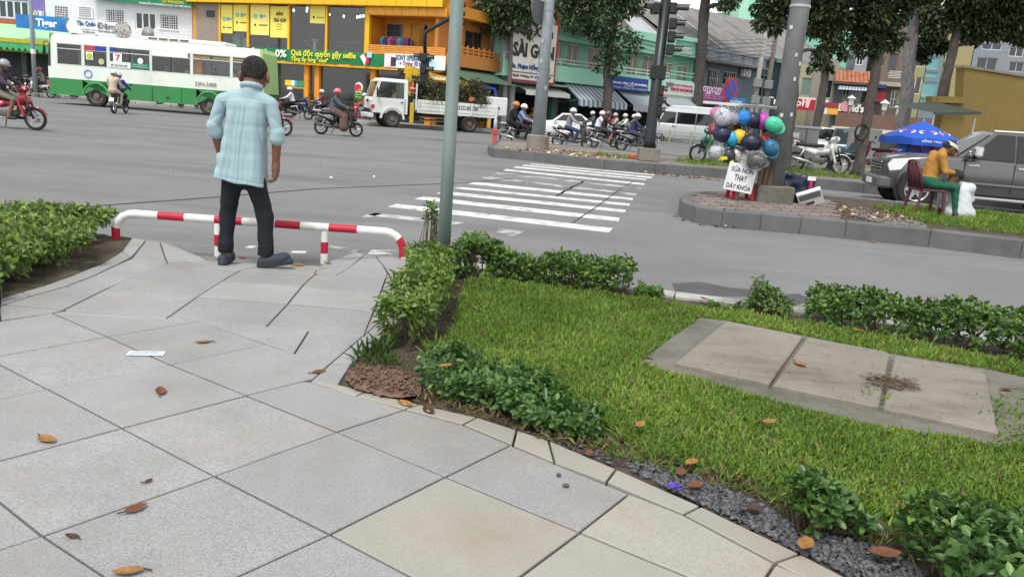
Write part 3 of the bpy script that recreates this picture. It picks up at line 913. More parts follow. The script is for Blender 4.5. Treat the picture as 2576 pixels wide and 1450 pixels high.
# fascia of separate yellow panels
n = 19
for i in range(n):
	a,b = L * i / n,L * (i + 1) / n
	MB().rbox(a + .012,-.55,zf + .005,b - .012,-.48,zf + 1.45,.012).build('fascia_panel',yel,Ys)
MB().box(0,-.48,zf + .02,L,.3,zf + 1.5).build('fascia',M('b5891c'),Ys)
# canopy band above the shop front
n = 15; u2 = Yf.uz(*zz(2,2130,690))[0]
for i in range(n):
	a,b = u2 * i / n,u2 * (i + 1) / n
	MB().rbox(a + .01,-.42,zband[1],b - .01,-.30,zband[3] + .12,.01).build('canopy_panel',M('dda328',rough=.6),Ys)
MB().box(0,-.3,zband[1] + .04,L,.3,zsf - .05).build('canopy',org,Ys)
# ground floor: columns, glass, dark sales floor
for x0,x1 in ((1168,1212),(1272,1318),(1825,1872),(560,600),(100,150),(2380,2440)):
	rc = Yf.r(2,x0,680,x1,1000)
	MB().box(rc[0],-.1,.14,rc[2],.3,zband[1] + .05).build('column',org,Ys)
cols = sorted(Yf.uz(*zz(2,x,850))[0] for x in (125,580,1190,1295,1848,2410))
for a,b in zip(cols[:-1],cols[1:]):
	MB().box(a + .2,.08,.2,b - .2,.095,zband[1] + .02).build('pane',glass('shop_glass_low',(0.04,0.045,0.045),.35),Ys)
MB().box(0.28,2.6,.14,L - .2,2.7,zband[1] + .3).build('display_wall',M('46453f',var=.55,scale=1.6),Ys)
MB().box(0.28,.1,.14,L - .2,2.6,.16).build('shop_floor',M('8b8a86'),Ys)
for i in range(9):
	u = 2 + i * 1.8
	MB().rbox(u,1.6,.16,u + 1.2,2.2,1.15,.03).build('counter',[M('7c7a72'),M('d8d5c8'),M('b79a3a')][i % 3],Ys)
# ceiling bulbs
for x,y in ((205,35),(1030,95),(1057,105),(1188,108),(1410,145),(1555,165),(1690,170),(1717,165),(1748,160),(1190,85)):
	u,z = Yf.uz(*zz(2,x,y),-1.6)
	bm_ = MB(); bm_.M = T(u,1.6,z); bm_.ell((0,0,0),(.05,.05,.09),8,6)
	b_ = bm_.build('bulb',bulb,Ys); MB().tube([(u,1.6,z),(u,1.6,ztop)],.012,5).build('flex',black,b_)
# tables and stools of the upper floor
for x0,y0,x1,y1 in ((760,375,840,460),(880,400,960,470),(1130,400,1330,480),(1510,410,1620,495),(1660,420,1740,495)):
	u0,z0,u1,z1 = Yf.r(2,x0,y0,x1,y1,-1.2)
	mb = MB(); mb.rbox(u0,.9,zsf + .72,u1,1.6,zsf + .77,.02)
	for a,b in ((u0 + .1,u1 - .1),(u1 - .1,u0 + .1)): mb.tube([(a,1.2,zsf),(b,1.25,zsf + .73)],.02,6)
	mb.build('folding_table',steel,Ys)
mb = MB(); u,z = Yf.uz(*zz(2,1268,430),-1); mb.M = T(u,1.0,zsf); mb.lathe([(.25,0),(.1,.1),(.09,.7),(.3,.85)],12); mb.build('pedestal',white,Ys)
for x0,y0,x1,y1 in ((470,330,540,450),(570,380,640,455)):
	u0,z0,u1,z1 = Yf.r(2,x0,y0,x1,y1,-.8); MB().rbox(u0,.6,zsf,u1,1.0,z1,.03).build('display_unit',M('b9c6cf'),Ys)
# posters hung behind the glass (each can be taken down)
ply = M('e9dc6a',rough=.7,var=.03)
pl_lab = ['narrow yellow poster beside the leftmost glazing bar upstairs','yellow poster with blue tablet drawing above the white display unit','wide pale yellow poster left of the instalment poster','yellow poster lettered for instalment sale in upstairs window','short yellow poster hanging alone in the middle upstairs window']
for i,(x0,y0,x1,y1) in enumerate(((332,46,445,330),(455,46,603,312),(625,46,810,348),(820,62,1003,374),(1216,50,1365,233))):
	rc = Yf.r(2,x0,y0,x1,y1,.03)
	p = Yf.thing('poster',pl_lab[i],'poster','yellow posters in the upstairs window')
	MB().box(rc[0],.0,rc[1],rc[2],.02,min(rc[3],zf)).build('sheet',M('efe27a',rough=.7) if i == 2 else ply,p)
	w,h = rc[2] - rc[0],rc[3] - rc[1]
	if i == 3:
		txt(Yf,p,'BÁN',2,885,112,948,155,-.02,M('3a2f10')); txt(Yf,p,'TRẢ GÓP',2,855,172,980,220,-.02,M('3a2f10'))
		for q in range(3): MB().box(rc[0] + w * .35,-.012,rc[1] + h * (.42 - q * .08),rc[2] - w * .35,-.004,rc[1] + h * (.435 - q * .08)).build('small_print',M('8d7d2a'),p)
	else:
		c = T(rc[0] + w * .55,-.005,rc[1] + h * (.62 if i != 0 else .5)); mb = MB(c)
		if i < 3:
			mb.torus((-.28 * w,0,0),.1,.035,'Y',14,6); mb.rbox(-.08,-.01,-.12,.16,.01,.12,.01); mb.rbox(.2,-.008,-.06,.36,.008,.08,.008)
			mb.build('picture',M('5fa3b5'),p)
		m2 = MB(T(rc[0] + w * .25,-.008,rc[1] + h * (.33 if i else .2))); m2.lathe([(.075,-.004),(.075,.004)],14,'Y'); m2.build('badge',M('3b3524'),p)
		MB().box(rc[0] + w * .45,-.012,rc[1] + h * (.31 if i else .18),rc[2] - w * .08,-.004,rc[1] + h * (.35 if i else .22)).build('web_line',M('6d6434'),p)
# long green banner
gb = Yf.thing('banner','long green banner with white and yellow lettering on the yellow shop','banner')
u0 = Yf.uz(*zz(2,228,490),.5)[0]; u1 = Yf.uz(*zz(2,1952,590),.5)[0]
za,zb = Yf.uz(*zz(2,1100,490),.5)[1],Yf.uz(*zz(2,1100,612),.5)[1]
mb = MB(); nu = 60; g = [[],[]]
for i in range(nu + 1):
	u = u0 + (u1 - u0) * i / nu
	w_ = .02 * math.sin(i * .9) + .015 * math.sin(i * 2.3)
	sag = .05 * math.sin(math.pi * (i % 12) / 12)
	g[0].append((u,-.46 + w_ * .5,za - sag * .6)); g[1].append((u,-.44 - w_,zb - sag * .4))
mb.loft([g[1],[( (a[0] + b[0]) / 2,-.47 - .03 * math.sin(i),(a[2] + b[2]) / 2) for i,(a,b) in enumerate(zip(*g))],g[0]],closed=False,cap=False)
mb.build('cloth',M('1f7a4a',rough=.75,var=.08),gb,True)
wt_ = M('f2f2ec',rough=.7); yt_ = M('e9e14a',rough=.7)
yb_ = -.52
txt(Yf,gb,'Trả góp 0%',2,540,478,985,580,yb_,wt_,.022)
txt(Yf,gb,'Quà độc quyền gậy selfie',2,1030,490,1675,585,yb_,yt_,.02)
txt(Yf,gb,'Tặng ốp lưng "cool"',2,1030,560,1400,625,yb_,yt_,.02)
rc = Yf.r(2,375,462,492,520,.5)
mb = MB(); mb.rbox(rc[0],yb_ - .02,rc[1] + .1,rc[2],yb_,rc[3],.01); mb.prism([(rc[0] + .2,rc[1] + .12),(rc[0] - .25,rc[1] - .05),(rc[0] + .5,rc[1] + .12)],yb_ - .02,yb_)
sp = mb.build('speech_bubble',M('e6df3f'),gb); txt(Yf,gb,'Không',2,405,470,480,490,yb_ - .03,M('a79a20'),.0); txt(Yf,gb,'mảng',2,415,492,480,512,yb_ - .03,M('a79a20'),.0)
rc = Yf.r(2,1725,540,1835,640,.5); c = ((rc[0] + rc[2]) / 2,(rc[1] + rc[3]) / 2)
mb = MB(); mb.prism([(c[0] - .45,c[1] + .15),(c[0] - .2,c[1] + .3),(c[0],c[1]),(c[0] - .1,c[1] - .35)],yb_ - .02,yb_); mb.build('phone_case',M('f0f0f0'),gb)
MB().rbox(c[0] - .02,yb_ - .025,c[1] - .3,c[0] + .2,yb_,c[1] + .22,.01).build('phone_picture',M('c2243c'),gb)
MB().rbox(c[0] + .05,yb_ - .03,c[1] + .1,c[0] + .4,yb_ - .004,c[1] + .42,.01).build('phone_screen',M('9fd0ea'),gb)
# pale blue banner beside it
bb = Yf.thing('banner','pale blue and white phone banner at the corner end of green banner','banner')
u0,u1 = Yf.uz(*zz(2,1955,600),.5)[0],L + .35
z1_,z0_ = Yf.uz(*zz(2,2200,540),.5)[1],Yf.uz(*zz(2,2200,680),.5)[1]
MB().box(u0,-.47,z0_,u1,-.44,z1_).build('cloth',mat('banner_pale',(.42,.66,.78),.7,var=.05,var2=((.8,.82,.85),.8,.4,.6)),bb)
txt(Yf,bb,'SONY XPERIA Trả 0%',2,2070,545,2425,605,-.49,M('1d5a70'),.015)
txt(Yf,bb,'+ Trúng 30 bó giá',2,2105,612,2400,672,-.49,M('8a3f86'),.015)
MB().rbox(u0 + .12,-.485,z0_ + .05,u0 + .55,-.475,z1_ - .1,.01).build('picture',M('ead6e2'),bb)
MB().rbox(u0 + .45,-.492,z0_ + .08,u0 + .8,-.48,z1_ - .2,.01).build('picture',M('3b3040'),bb)
# balcony at the corner end of the upper floor
ub = mull[4] + .2
rcd = Yf.r(2,2218,240,2380,480,-1.6); rcw = Yf.r(2,1980,242,2142,370,-1.6)
wb = wall(ub,zsf - .1,L + .1,ztop + .4,[(rcw[0],rcw[1],rcw[2],rcw[3]),(rcd[0],zsf,rcd[2],rcd[3])],1.6,1.8)
wb.build('balcony_wall',orgd,Ys)
window(Ys,rcw,M('3f5a66'),2,2,glass('blue_glass',(.05,.08,.10),.8),y=1.66,bars=None)
MB().box(rcd[0],1.68,zsf,(rcd[0] + rcd[2]) / 2,1.72,rcd[3]).build('door',M('b8882a'),Ys)
MB().box((rcd[0] + rcd[2]) / 2,2.2,zsf,rcd[2],2.3,rcd[3]).build('door_dark',dark,Ys)
zr = Yf.r(2,1900,455,2000,520)
for i in range(4):
	z = zr[1] + .02 + (zr[3] - zr[1] - .06) * i / 3
	MB().box(ub,-.14,z,L + .1,-.06,z + .075).build('rail',M('d99545'),Ys)
for i in range(7):
	u = ub + .2 + (L - ub - .3) * i / 6
	MB().box(u,-.13,zr[1] - .05,u + .1,-.03,zr[3]).build('baluster',M('d08a3a'),Ys)
MB().box(ub,-.15,zsf - .4,L + .1,.1,zr[1] + .01).build('balcony_front',org,Ys)
MB().box(ub,.1,zsf - .35,L + .1,1.6,zsf - .1).build('balcony_floor',concrete,Ys)
zl = Yf.r(2,1800,80,2400,160)
MB().box(ub - .05,-.2,zl[1],L + .1,1.8,zf + .05).build('lintel',org,Ys)
for i in range(9): MB().box(ub + i * (L - ub) / 9 + .01,-.222,zl[1] + .05,ub + (i + 1) * (L - ub) / 9 - .01,-.2,zf + .02).build('lintel_panel',M('e0a23a'),Ys)
# clothes on the balcony rack
cr = Yf.thing('clothes_rack','steel rack with blue and maroon clothes on the corner balcony','rack')
rc = Yf.r(2,1945,370,2215,462,-.6)
mb = MB(); mb.tube([(rc[0] - .1,.6,rc[3]),(rc[2] + .1,.6,rc[3])],.02,6)
for u in (rc[0] - .05,rc[2] + .05): mb.tube([(u,.6,zsf),(u,.6,rc[3])],.02,6)
mb.build('frame',steel,cr)
cl = ['2c6fa0','25304a','2a2340','a23a7c','6c2148','531d3c','7a2440','2b7a8c','2d5a78','4a2a62','5d2554']
for i,c in enumerate(cl):
	u = rc[0] + (rc[2] - rc[0]) * (i + .5) / len(cl)
	mb = MB(); mb.loft([[(u - .07,.45,rc[3] - .03),(u + .07,.45,rc[3] - .03),(u + .07,.75,rc[3] - .03),(u - .07,.75,rc[3] - .03)],[(u - .11,.3,rc[3] - .2),(u + .1,.32,rc[3] - .2),(u + .11,.9,rc[3] - .2),(u - .1,.88,rc[3] - .2)],[(u - .1,.34,rc[1] + .05),(u + .12,.36,rc[1]),(u + .1,.86,rc[1] + .05),(u - .12,.84,rc[1])]])
	mb.build('garment',M(c,var=.2),cr)
# shop-front stickers and the standing sign
st = Yf.thing('shop_sign','yellow and green strip sign inside the ground floor glass','sign')
rc = Yf.r(2,970,800,1160,852,.12); w = rc[2] - rc[0]
for i,(a,b,c) in enumerate(((0,.35,'e6c52e'),(.35,.5,'e9eef0'),(.5,.62,'3fa0c8'),(.62,1,'3c8f5f'))): MB().box(rc[0] + w * a,-.12,rc[1],rc[0] + w * b,-.1,rc[3]).build('panel',M(c),st)
MB().box(rc[0] + .1,-.12,rc[1] - .16,rc[2],-.1,rc[1] - .04).build('caption',M('a8912e'),st)
fs = Yf.thing('standing_sign','round topped standing sign in red, white and green by truck cab','sign')
rc = Yf.r(2,1660,812,1750,990,.9); u0,z0,u1,z1 = rc
def arch(a,b,m,nm,y0,inset=0.0):
	um = (u0 + u1) / 2; wv = (u1 - u0) / 2 - inset; P = []
	for i in range(13):
		t = math.pi * i / 12; P.append((um + wv * math.cos(t),z1 - wv - inset + wv * math.sin(t)))
	P = [p for p in P] + [(u0 + inset,a),(u1 - inset,a)]
	MB().prism(P,y0,y0 + .03).build(nm,m,fs)
arch(z0,z1,M('2f6a3a'),'board',-.92)
um = (u0 + u1) / 2; wv = (u1 - u0) / 2
MB().prism([(um + wv * .9 * math.cos(math.pi * i / 12),z1 - wv + wv * .9 * math.sin(math.pi * i / 12)) for i in range(13)] + [(u0 + .05,z0 + (z1 - z0) * .55),(u1 - .05,z0 + (z1 - z0) * .55)],-.935,-.922).build('picture',M('e9e9e4'),fs)
MB().prism([(um - .05 + .25 * math.cos(t_ / 3),z1 - .35 + .22 * math.sin(t_ / 3)) for t_ in range(19)],-.945,-.936).build('picture',M('c92f45'),fs)
MB().rbox(um + .02,-.95,z0 + (z1 - z0) * .58,um + .28,-.936,z1 - .5,.01).build('picture',M('d8a52e'),fs)
for i,s in enumerate(('VIETTEL','Khuyến mãi','Tặng ngay')):
	text(s,(u1 - u0) * .7,.12,M('c3d94a') if i else M('eeeeea'),fs,T(um,-.94,z0 + (z1 - z0) * (.42 - i * .14)))
MB().box(um - .03,-.9,.14,um + .03,-.87,z0).build('stand',steel,fs)

# ---------------------------------------------------------------- side face of the yellow building
Sf = Fac((1112,258,46),(1240,270,50.5))
Ss = Sf.thing('side_building','orange two storey side front with lattice balcony beside the dental sign','building')
zt = zf + 1.5
rw = [Sf.r(3,1225,308,1390,492),Sf.r(3,1098,288,1152,462)]
wall(0.02,.14,Sf.L,zt,[tuple(r_) for r_ in rw] + [(0.3,.14,Sf.L - .3,2.6)],.55,.8).build('wall',M('bd7c38',var=.1,scale=1),Ss)
for r_ in rw: window(Ss,r_,M('7a5a34'),2,1,glass('dark_glass',(.02,.03,.035),.85),y=.62)
rb = Sf.r(3,900,540,1510,640)
MB().box(0.02,-.35,rb[1] - .15,Sf.L,.5,rb[1] + .5).build('balcony',M('c08040',var=.08),Ss)
rl = Sf.r(3,1150,500,1250,560)
for i in range(3): MB().box(.1,-.3,rl[1] + .06 + i * .19,Sf.L,-.22,rl[1] + .13 + i * .19).build('rail',M('cf8d45'),Ss)
for i in range(10):
	u = .1 + i * (Sf.L - .2) / 9; MB().box(u,-.31,rb[1] + .4,u + .08,-.21,rl[1] + .62).build('baluster',M('c88742'),Ss)
MB().box(0.02,-.45,zf - .35,Sf.L,.55,zf + .25).build('fascia',M('c98a30'),Ss)
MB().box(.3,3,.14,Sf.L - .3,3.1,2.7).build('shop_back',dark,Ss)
aw = MB(); a_ = Sf.r(3,900,655,1560,760,.6)
for i in range(24):
	u = -.2 + i * (Sf.L + .6) / 24; w = (Sf.L + .6) / 24
	aw.add([(u,.4,rb[1] - .12),(u + w * .5,.4,rb[1] - .08),(u + w,.4,rb[1] - .12),(u + w,-1.9,rb[1] - .95),(u + w * .5,-1.9,rb[1] - .91),(u,-1.9,rb[1] - .95)],[(0,1,4,5),(1,2,3,4)])
aw.build('awning',M('49604f',var=.2,rough=.6),Ss)

# ---------------------------------------------------------------- white building on the far left
Wf = Fac((-140,160,54),(486,213,54.2))
Ws = Wf.thing('white_building','white two storey building with barred windows behind the bus','building')
wwall = mat('whitewash',(.66,.68,.71),.85,var=.06,scale=.9,stain=((.42,.43,.44),.7,.55,.8,(1,1,.35)))
u_l = Wf.uz(*zz(1,452,150))[0]
w1,w2,w3 = Wf.r(1,545,65,672,180),Wf.r(1,1055,98,1228,230),Wf.r(1,1592,148,1766,290)
dr = Wf.r(1,1340,122,1550,275); vt = Wf.r(1,790,92,910,165); zflo = Wf.r(1,1340,270,1550,300)[1]
wall(u_l,3.3,Wf.L,12.5,[tuple(w1),tuple(w2),tuple(w3),(dr[0],zflo,dr[2],dr[3])],0,.25).build('wall',wwall,Ws)
window(Ws,w1,M('5d3440'),2,1,glass('dark_glass'),bars=(M('e6e6e6'),8,5)); window(Ws,w2,M('b9bcc0'),2,1,glass('dark_glass'),bars=(M('e6e6e6'),8,6),sill=white)
window(Ws,w3,M('b9bcc0'),2,1,glass('dark_glass'),bars=(M('e6e6e6'),8,6),sill=white)
window(Ws,(dr[0],zflo,dr[2],dr[3]),white,3,1,glass('dark_glass'),name='door',fw=.09)
MB().box(vt[0] - .1,-.08,vt[1] - .08,vt[2] + .1,0,vt[3] + .1).build('vent_box',white,Ws)
for i in range(5): MB().box(vt[0],-.1,vt[1] + i * .13,vt[2],-.082,vt[1] + .07 + i * .13).build('slat',M('9a9c9e'),Ws)
MB().box(u_l + 1.2,-2.2,3.3,Wf.L,0,3.42).build('canopy_roof',M('cfd2d4',var=.08),Ws)
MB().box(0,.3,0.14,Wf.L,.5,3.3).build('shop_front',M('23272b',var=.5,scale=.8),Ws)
MB().box(0,.45,3.3,Wf.L,9,12.6).build('body',M('b9bcc0'),Ws)
for i in range(6):
	u = 1 + i * 4.2; MB().box(u,.05,.14,u + .35,.3,3.3).build('pillar',M('4a4f52',var=.2),Ws)
# balcony rail and clutter near the yellow shop
rr = Wf.r(1,1580,310,1945,375,1.2)
mb = MB()
for z in (rr[1],(rr[1] + rr[3]) / 2,rr[3]): mb.tube([(rr[0],-1.9,z),(rr[2],-1.9,z)],.025,6)
for i in range(10): mb.tube([(rr[0] + (rr[2] - rr[0]) * i / 9,-1.9,3.42),(rr[0] + (rr[2] - rr[0]) * i / 9,-1.9,rr[3])],.02,6)
mb.build('balcony_rail',M('d9dcde'),Ws)
sd = Wf.thing('satellite_dish','grey satellite dish on the canopy above the bus','dish')
u,z = Wf.uz(*zz(1,1475,335),1.5); mb = MB(T(u,-1.5,z)); mb.lathe([(.02,.12),(.25,.06),(.42,-.05),(.43,-.07)],18,'Y'); mb.build('reflector',M('8c9194'),sd,True)
MB().tube([(u,-1.4,z),(u,-1.2,3.42)],.03,6).build('mast',steel,sd); MB().tube([(u,-1.45,z - .2),(u - .1,-1.95,z + .1)],.015,6).build('feed_arm',steel,sd)
# purple neighbour with air conditioner
Pb = Wf.thing('purple_building','purple and grey house end above the blue beer sign','building')
pw_ = Wf.r(1,-20,0,290,190)
wall(-12,3.0,u_l - .02,12.5,[(pw_[0],pw_[1],pw_[2],pw_[3])],-.02,.25).build('wall',mat('purple_wall',(.20,.15,.42),.8,var=.06,scale=1),Pb)
window(Pb,pw_,M('c9cdd2'),4,1,glass('dark_glass'),y=.08,fw=.12)
rr = Wf.r(1,0,190,170,290); MB().box(-12,-.06,rr[1] - .5,rr[2] + .3,-.02,rr[3]).build('brick_band',M('a3573f',var=.15),Pb)
ac = Wf.thing('air_conditioner','white air conditioner outdoor unit on the purple wall','air conditioner')
rr = Wf.r(1,320,108,420,158,.3); MB().rbox(rr[0],-.4,rr[1],rr[2],-.05,rr[3],.03).build('casing',M('d6d6d2'),ac)
mb = MB(T(rr[0] + (rr[2] - rr[0]) * .38,-.42,(rr[1] + rr[3]) / 2)); mb.torus((0,0,0),.2,.03,'Y',16,6); mb.lathe([(.05,-.02),(.05,.02)],10,'Y'); mb.build('fan_guard',M('7d8082'),ac)
for q in (0,1): MB().box(rr[0] + .1 + q * (rr[2] - rr[0] - .3),-.38,rr[1] - .25,rr[0] + .16 + q * (rr[2] - rr[0] - .3),-.021,rr[1] - .005).build('bracket',steel,ac)
# blue beer sign board, white eatery sign
ts = Wf.thing('beer_sign','long blue sign board with white brand lettering above green awning','sign')
rr = Wf.r(1,165,160,692,305,2.4)
mb = MB(T(0,-2.4,0)); ue,ze0,ze1 = rr[2],rr[1],rr[3]
mb.prism([(rr[0],ze0 + .05),(rr[0],ze1)] + [(ue - .25 + .25 * (1 - ((i - 6) / 6) ** 2) * -1 + .25,ze1 - (ze1 - ze0) * i / 12) for i in range(13)],-.08,0); mb.build('board',mat('sign_blue',(.02,.16,.45),.5,var=.25,scale=.8,var2=((.02,.30,.55),.6,.4,.65)),ts)
MB().box(ue - .25,-2.42,ze0,ue + .28,-2.38,ze1 + .02).build('end_board',white,ts)
txt(Wf,ts,'Tiger',1,358,190,568,292,-2.5,M('f4f4f4'),.03)
for q in (0,1): MB().box(rr[0] + 1 + q * 4,-2.35,3.0,rr[0] + 1.1 + q * 4,-2.28,ze0).build('bracket',steel,ts)
qs = Wf.thing('eatery_sign','white night eatery sign with blue and grey lettering above the bus','sign')
rr = Wf.r(1,728,215,1290,350,2.4); MB().box(rr[0],-2.46,rr[1],rr[2] - .3,-2.38,rr[3]).build('board',M('dfe4e8',var=.05),qs)
txt(Wf,qs,'Tân Quán',1,762,210,946,265,-2.48,M('274f86'),.02); txt(Wf,qs,'Đêm',1,962,228,1142,292,-2.48,M('85787c'),.03)
for a,b,s in ((815,1145,'Chuyên các món nướng - lẩu'),(825,940,'ĐT: 0907 333 442'),(985,1145,'Kính mời quý khách')): txt(Wf,qs,s,1,a,296 if a == 815 else 312,b,308 if a == 815 else 328,-2.48,M('6a7078'),0)
u,z = Wf.uz(*zz(1,1222,305),2.45); mb = MB(T(u,-2.48,z)); mb.lathe([(.55,-.02),(.55,.02)],24,'Y'); mb.build('food_picture',mat('food_pic',(.35,.33,.30),.6,var=.9,scale=7),qs)
MB().box(rr[2] - .28,-2.44,rr[1] - .6,rr[2] - .2,-2.38,rr[3] + .1).build('post',steel,qs)
gs = Wf.thing('shop_sign','green grill shop sign with yellow lettering on white building roofline','sign')
a0,a1 = Wf.uz(*zz(1,950,0),.6),Wf.uz(*zz(1,1915,85),.6)
rr = (a0[0] - .5,Wf.uz(*zz(1,1500,42),.6)[1],a1[0],Wf.uz(*zz(1,1500,42),.6)[1] + 1.9)
MB().box(rr[0],-.6,rr[1],rr[2],-.5,rr[3]).build('board',M('187a52',rough=.5),gs)
txt(Wf,gs,'CÁC MÓN NƯỚNG',1,1610,-2,1825,34,-.62,M('d9c23a'),.02); txt(Wf,gs,'179 NGUYỄN TRI PHƯƠNG, P.9, Q.5 - ĐT: 0907 333 442',1,1382,32,1898,62,-.62,M('e4ece8'),.02)
# scalloped green awning on the ground floor
ga = Wf.thing('awning','green scalloped awning over the dark eatery at far left','awning')
rr = Wf.r(1,-80,355,545,440,2.6); n = 26
mb = MB(); mb.add([(rr[0] - 6,0,rr[3] + .8),(rr[2],0,rr[3] + .8),(rr[2],-2.6,rr[3] - .45),(rr[0] - 6,-2.6,rr[3] - .45)],[(0,1,2,3)]); mb.build('canvas',M('9fd8a0',var=.05),ga)
mb = MB(); w = (rr[2] - rr[0] + 6) / n
for i in range(n):
	u = rr[0] - 6 + i * w; P = [(u,rr[3] - .45),(u + w,rr[3] - .45)] + [(u + w - w * q / 6,rr[3] - .75 - .22 * math.sin(math.pi * q / 6)) for q in range(7)]
	mb.prism(P,-2.62,-2.6)
mb.build('valance',M('3fa065',var=.1),ga); MB().box(rr[0] - 6,-2.66,rr[3] - .47,rr[2],-2.58,rr[3] - .2).build('edge_band',M('a8a52c'),ga)
MB().box(rr[0] - 6,-2.2,rr[1] - .5,rr[2] + .3,-2.1,rr[1] - .35).build('beam',M('8f9030'),ga)
for q in range(3): MB().tube([(rr[2] - .3 - q * 5,-2.3,.14),(rr[2] - .3 - q * 5,-2.3,rr[3] - .4)],.05,8).build('post',steel,ga)
# ---------------------------------------------------------------- the row that runs off to the right
Rf = Fac((1232,270,50),(1800,316,63.3))
grn = mat('mint_wall',(.24,.50,.37),.85,var=.06,scale=.8,stain=((.17,.33,.26),.8,.55,.8,(1,1,.4)))
grn2 = mat('mint_trim',(.30,.60,.45),.8,var=.05,scale=.8)
shut = M('b3a89c',var=.06); wfr = M('cfd4cc',var=.05)
roof_dark = mat('old_roof',(.11,.09,.08),.9,var=.3,scale=2,bump=.5,bscale=14,stain=((.20,.19,.18),.8,.5,.75,(.3,2,1)))
roof_grey = mat('grey_roof',(.20,.195,.19),.9,var=.22,scale=1.2,bump=.5,bscale=18,stain=((.11,.105,.10),.5,.48,.7,(2.5,.3,1)))
slate = mat('slate_wall',(.13,.175,.20),.85,var=.1,scale=.8,stain=((.09,.11,.12),.6,.5,.75,(1,1,.4)))
Gb = Rf.thing('shop_row','mint green shophouse row with shuttered windows and balcony','building')
def ru(x,y,out=0): return Rf.uz(*zz(4,x,y),out)[0]
def rz(x,y,out=0): return Rf.uz(*zz(4,x,y),out)[1]
ug0,ug1 = ru(40,600),ru(1545,500); ug2 = ru(1850,500)
ze = rz(600,190); zbal = rz(1000,780); zbt = rz(1000,645); zc = rz(900,380)
wins = [Rf.r(4,*q) for q in ((598,385,650,545),(690,400,800,585),(870,430,990,700),(1050,450,1130,700),(1235,490,1330,720),(1365,500,1475,730))]
wins2 = [Rf.r(4,*q) for q in ((1562,565,1650,735),(1690,590,1790,760))]
wall(ug0,zbal - .2,ug1,ze,[tuple(r) for r in wins],0,.25).build('wall',grn,Gb)
wall(ug1,zbal - .2,ug2,ze - .2,[tuple(r) for r in wins2],.1,.35).build('wall',grn,Gb)
for i,r in enumerate(wins): window(Gb,r,wfr,2,1,y=.1,shutters=shut,sill=grn2 if i < 2 else None)
for r in wins2: window(Gb,r,wfr,2,1,y=.2,shutters=shut)
MB().box(ug0,-1.0,zc - .25,ug1,.0,ze).build('parapet',grn,Gb)
MB().box(ug0,-1.12,ze - .42,ug1 + .1,.1,ze + .1).build('cornice',grn2,Gb)
MB().box(ug0,-1.0,zbal,ug1,-.88,zbt).build('balcony_front',grn2,Gb); MB().box(ug0,-.88,zbal,ug1,0,zbal + .15).build('balcony_floor',grn,Gb)
mb = MB()
for z in (zbt + .18,zbt + .4): mb.tube([(ug0,-.94,z),(ug1,-.94,z)],.03,6)
for i in range(14): mb.tube([(ug0 + (ug1 - ug0) * i / 13,-.94,zbt),(ug0 + (ug1 - ug0) * i / 13,-.94,zbt + .4)],.025,6)
mb.build('balcony_rail',wfr,Gb)
z2 = rz(1700,720); mb = MB()
for z in (z2 - .1,z2 + .25,z2 + .5): mb.tube([(ug1 + .1,-.9,z),(ug2 - .1,-.9,z)],.03,6)
mb.build('balcony_rail',grn2,Gb)
MB().box(ug1 + .05,-1,z2 - .35,ug2,.1,z2 - .12).build('balcony_floor',grn2,Gb)
zv = Rf.r(4,1570,400,1820,470)
MB().box(ug1 + .08,-.8,zv[1] - .3,ug2,.1,zv[3] + .2).build('parapet',grn,Gb); MB().box(ug1 + .1,-.95,zv[3] + .2,ug2 + .1,.1,zv[3] + .5).build('cornice',grn2,Gb)
for i in range(2):
	r = Rf.r(4,1570 + i * 130,410 + i * 14,1685 + i * 125,465 + i * 14,.8)
	for q in range(5): MB().box(r[0],-.84,r[1] + (r[3] - r[1]) * q / 5,r[2],-.802,r[1] + (r[3] - r[1]) * (q + .6) / 5).build('louvre',wfr,Gb)
# pitched roofs
def roof(par,ua,ub_,y0,z0,y1,z1,m,n=None,name='roof'):
	mb = MB(); n = n or int((ub_ - ua) / .35)
	for i in range(n):
		a,b = ua + (ub_ - ua) * i / n,ua + (ub_ - ua) * (i + 1) / n; c = (a + b) / 2
		mb.add([(a,y0,z0),(c,y0,z0 + .07),(b,y0,z0),(b,y1,z1),(c,y1,z1 + .07),(a,y1,z1)],[(0,1,4,5),(1,2,3,4)])
	mb.add([(ua,y0,z0 - .02),(ub_,y0,z0 - .02),(ub_,y1,z1 - .02),(ua,y1,z1 - .02)],[(0,3,2,1)])
	return mb.build(name,m,par)
um = ru(1300,200)
roof(Gb,ug0,um,-.3,ze + .1,7,ze + 4.6,roof_dark); roof(Gb,um,um + 2.6,-.3,ze + .1,7,ze + 4.4,mat('tin_roof',(.36,.39,.42),.5,var=.15,scale=1,stain=((.25,.24,.23),.6,.5,.7,(2,.3,1)))); roof(Gb,um + 2.6,ug1,-.3,ze + .1,7,ze + 4.3,roof_dark)
roof(Gb,ug1,ug2 + .1,-.4,zv[3] + .5,7,zv[3] + 4.4,roof_grey)
MB().box(ug0,6.9,3,ug2,7.2,ze + 4.5).build('rear_wall',M('6c6a64'),Gb)
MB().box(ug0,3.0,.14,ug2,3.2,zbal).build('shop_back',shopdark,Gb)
for x in (760,1090,1140,1440,575): 
	u = ru(x,950); MB().box(u - .25,-.1,.14,u + .25,.3,zbal).build('pillar',M('4c6a5c',var=.15),Gb)
MB().box(ug0,-.05,zbal - .9,ug2,.05,zbal).build('shop_lintel',M('39554a',var=.2),Gb)
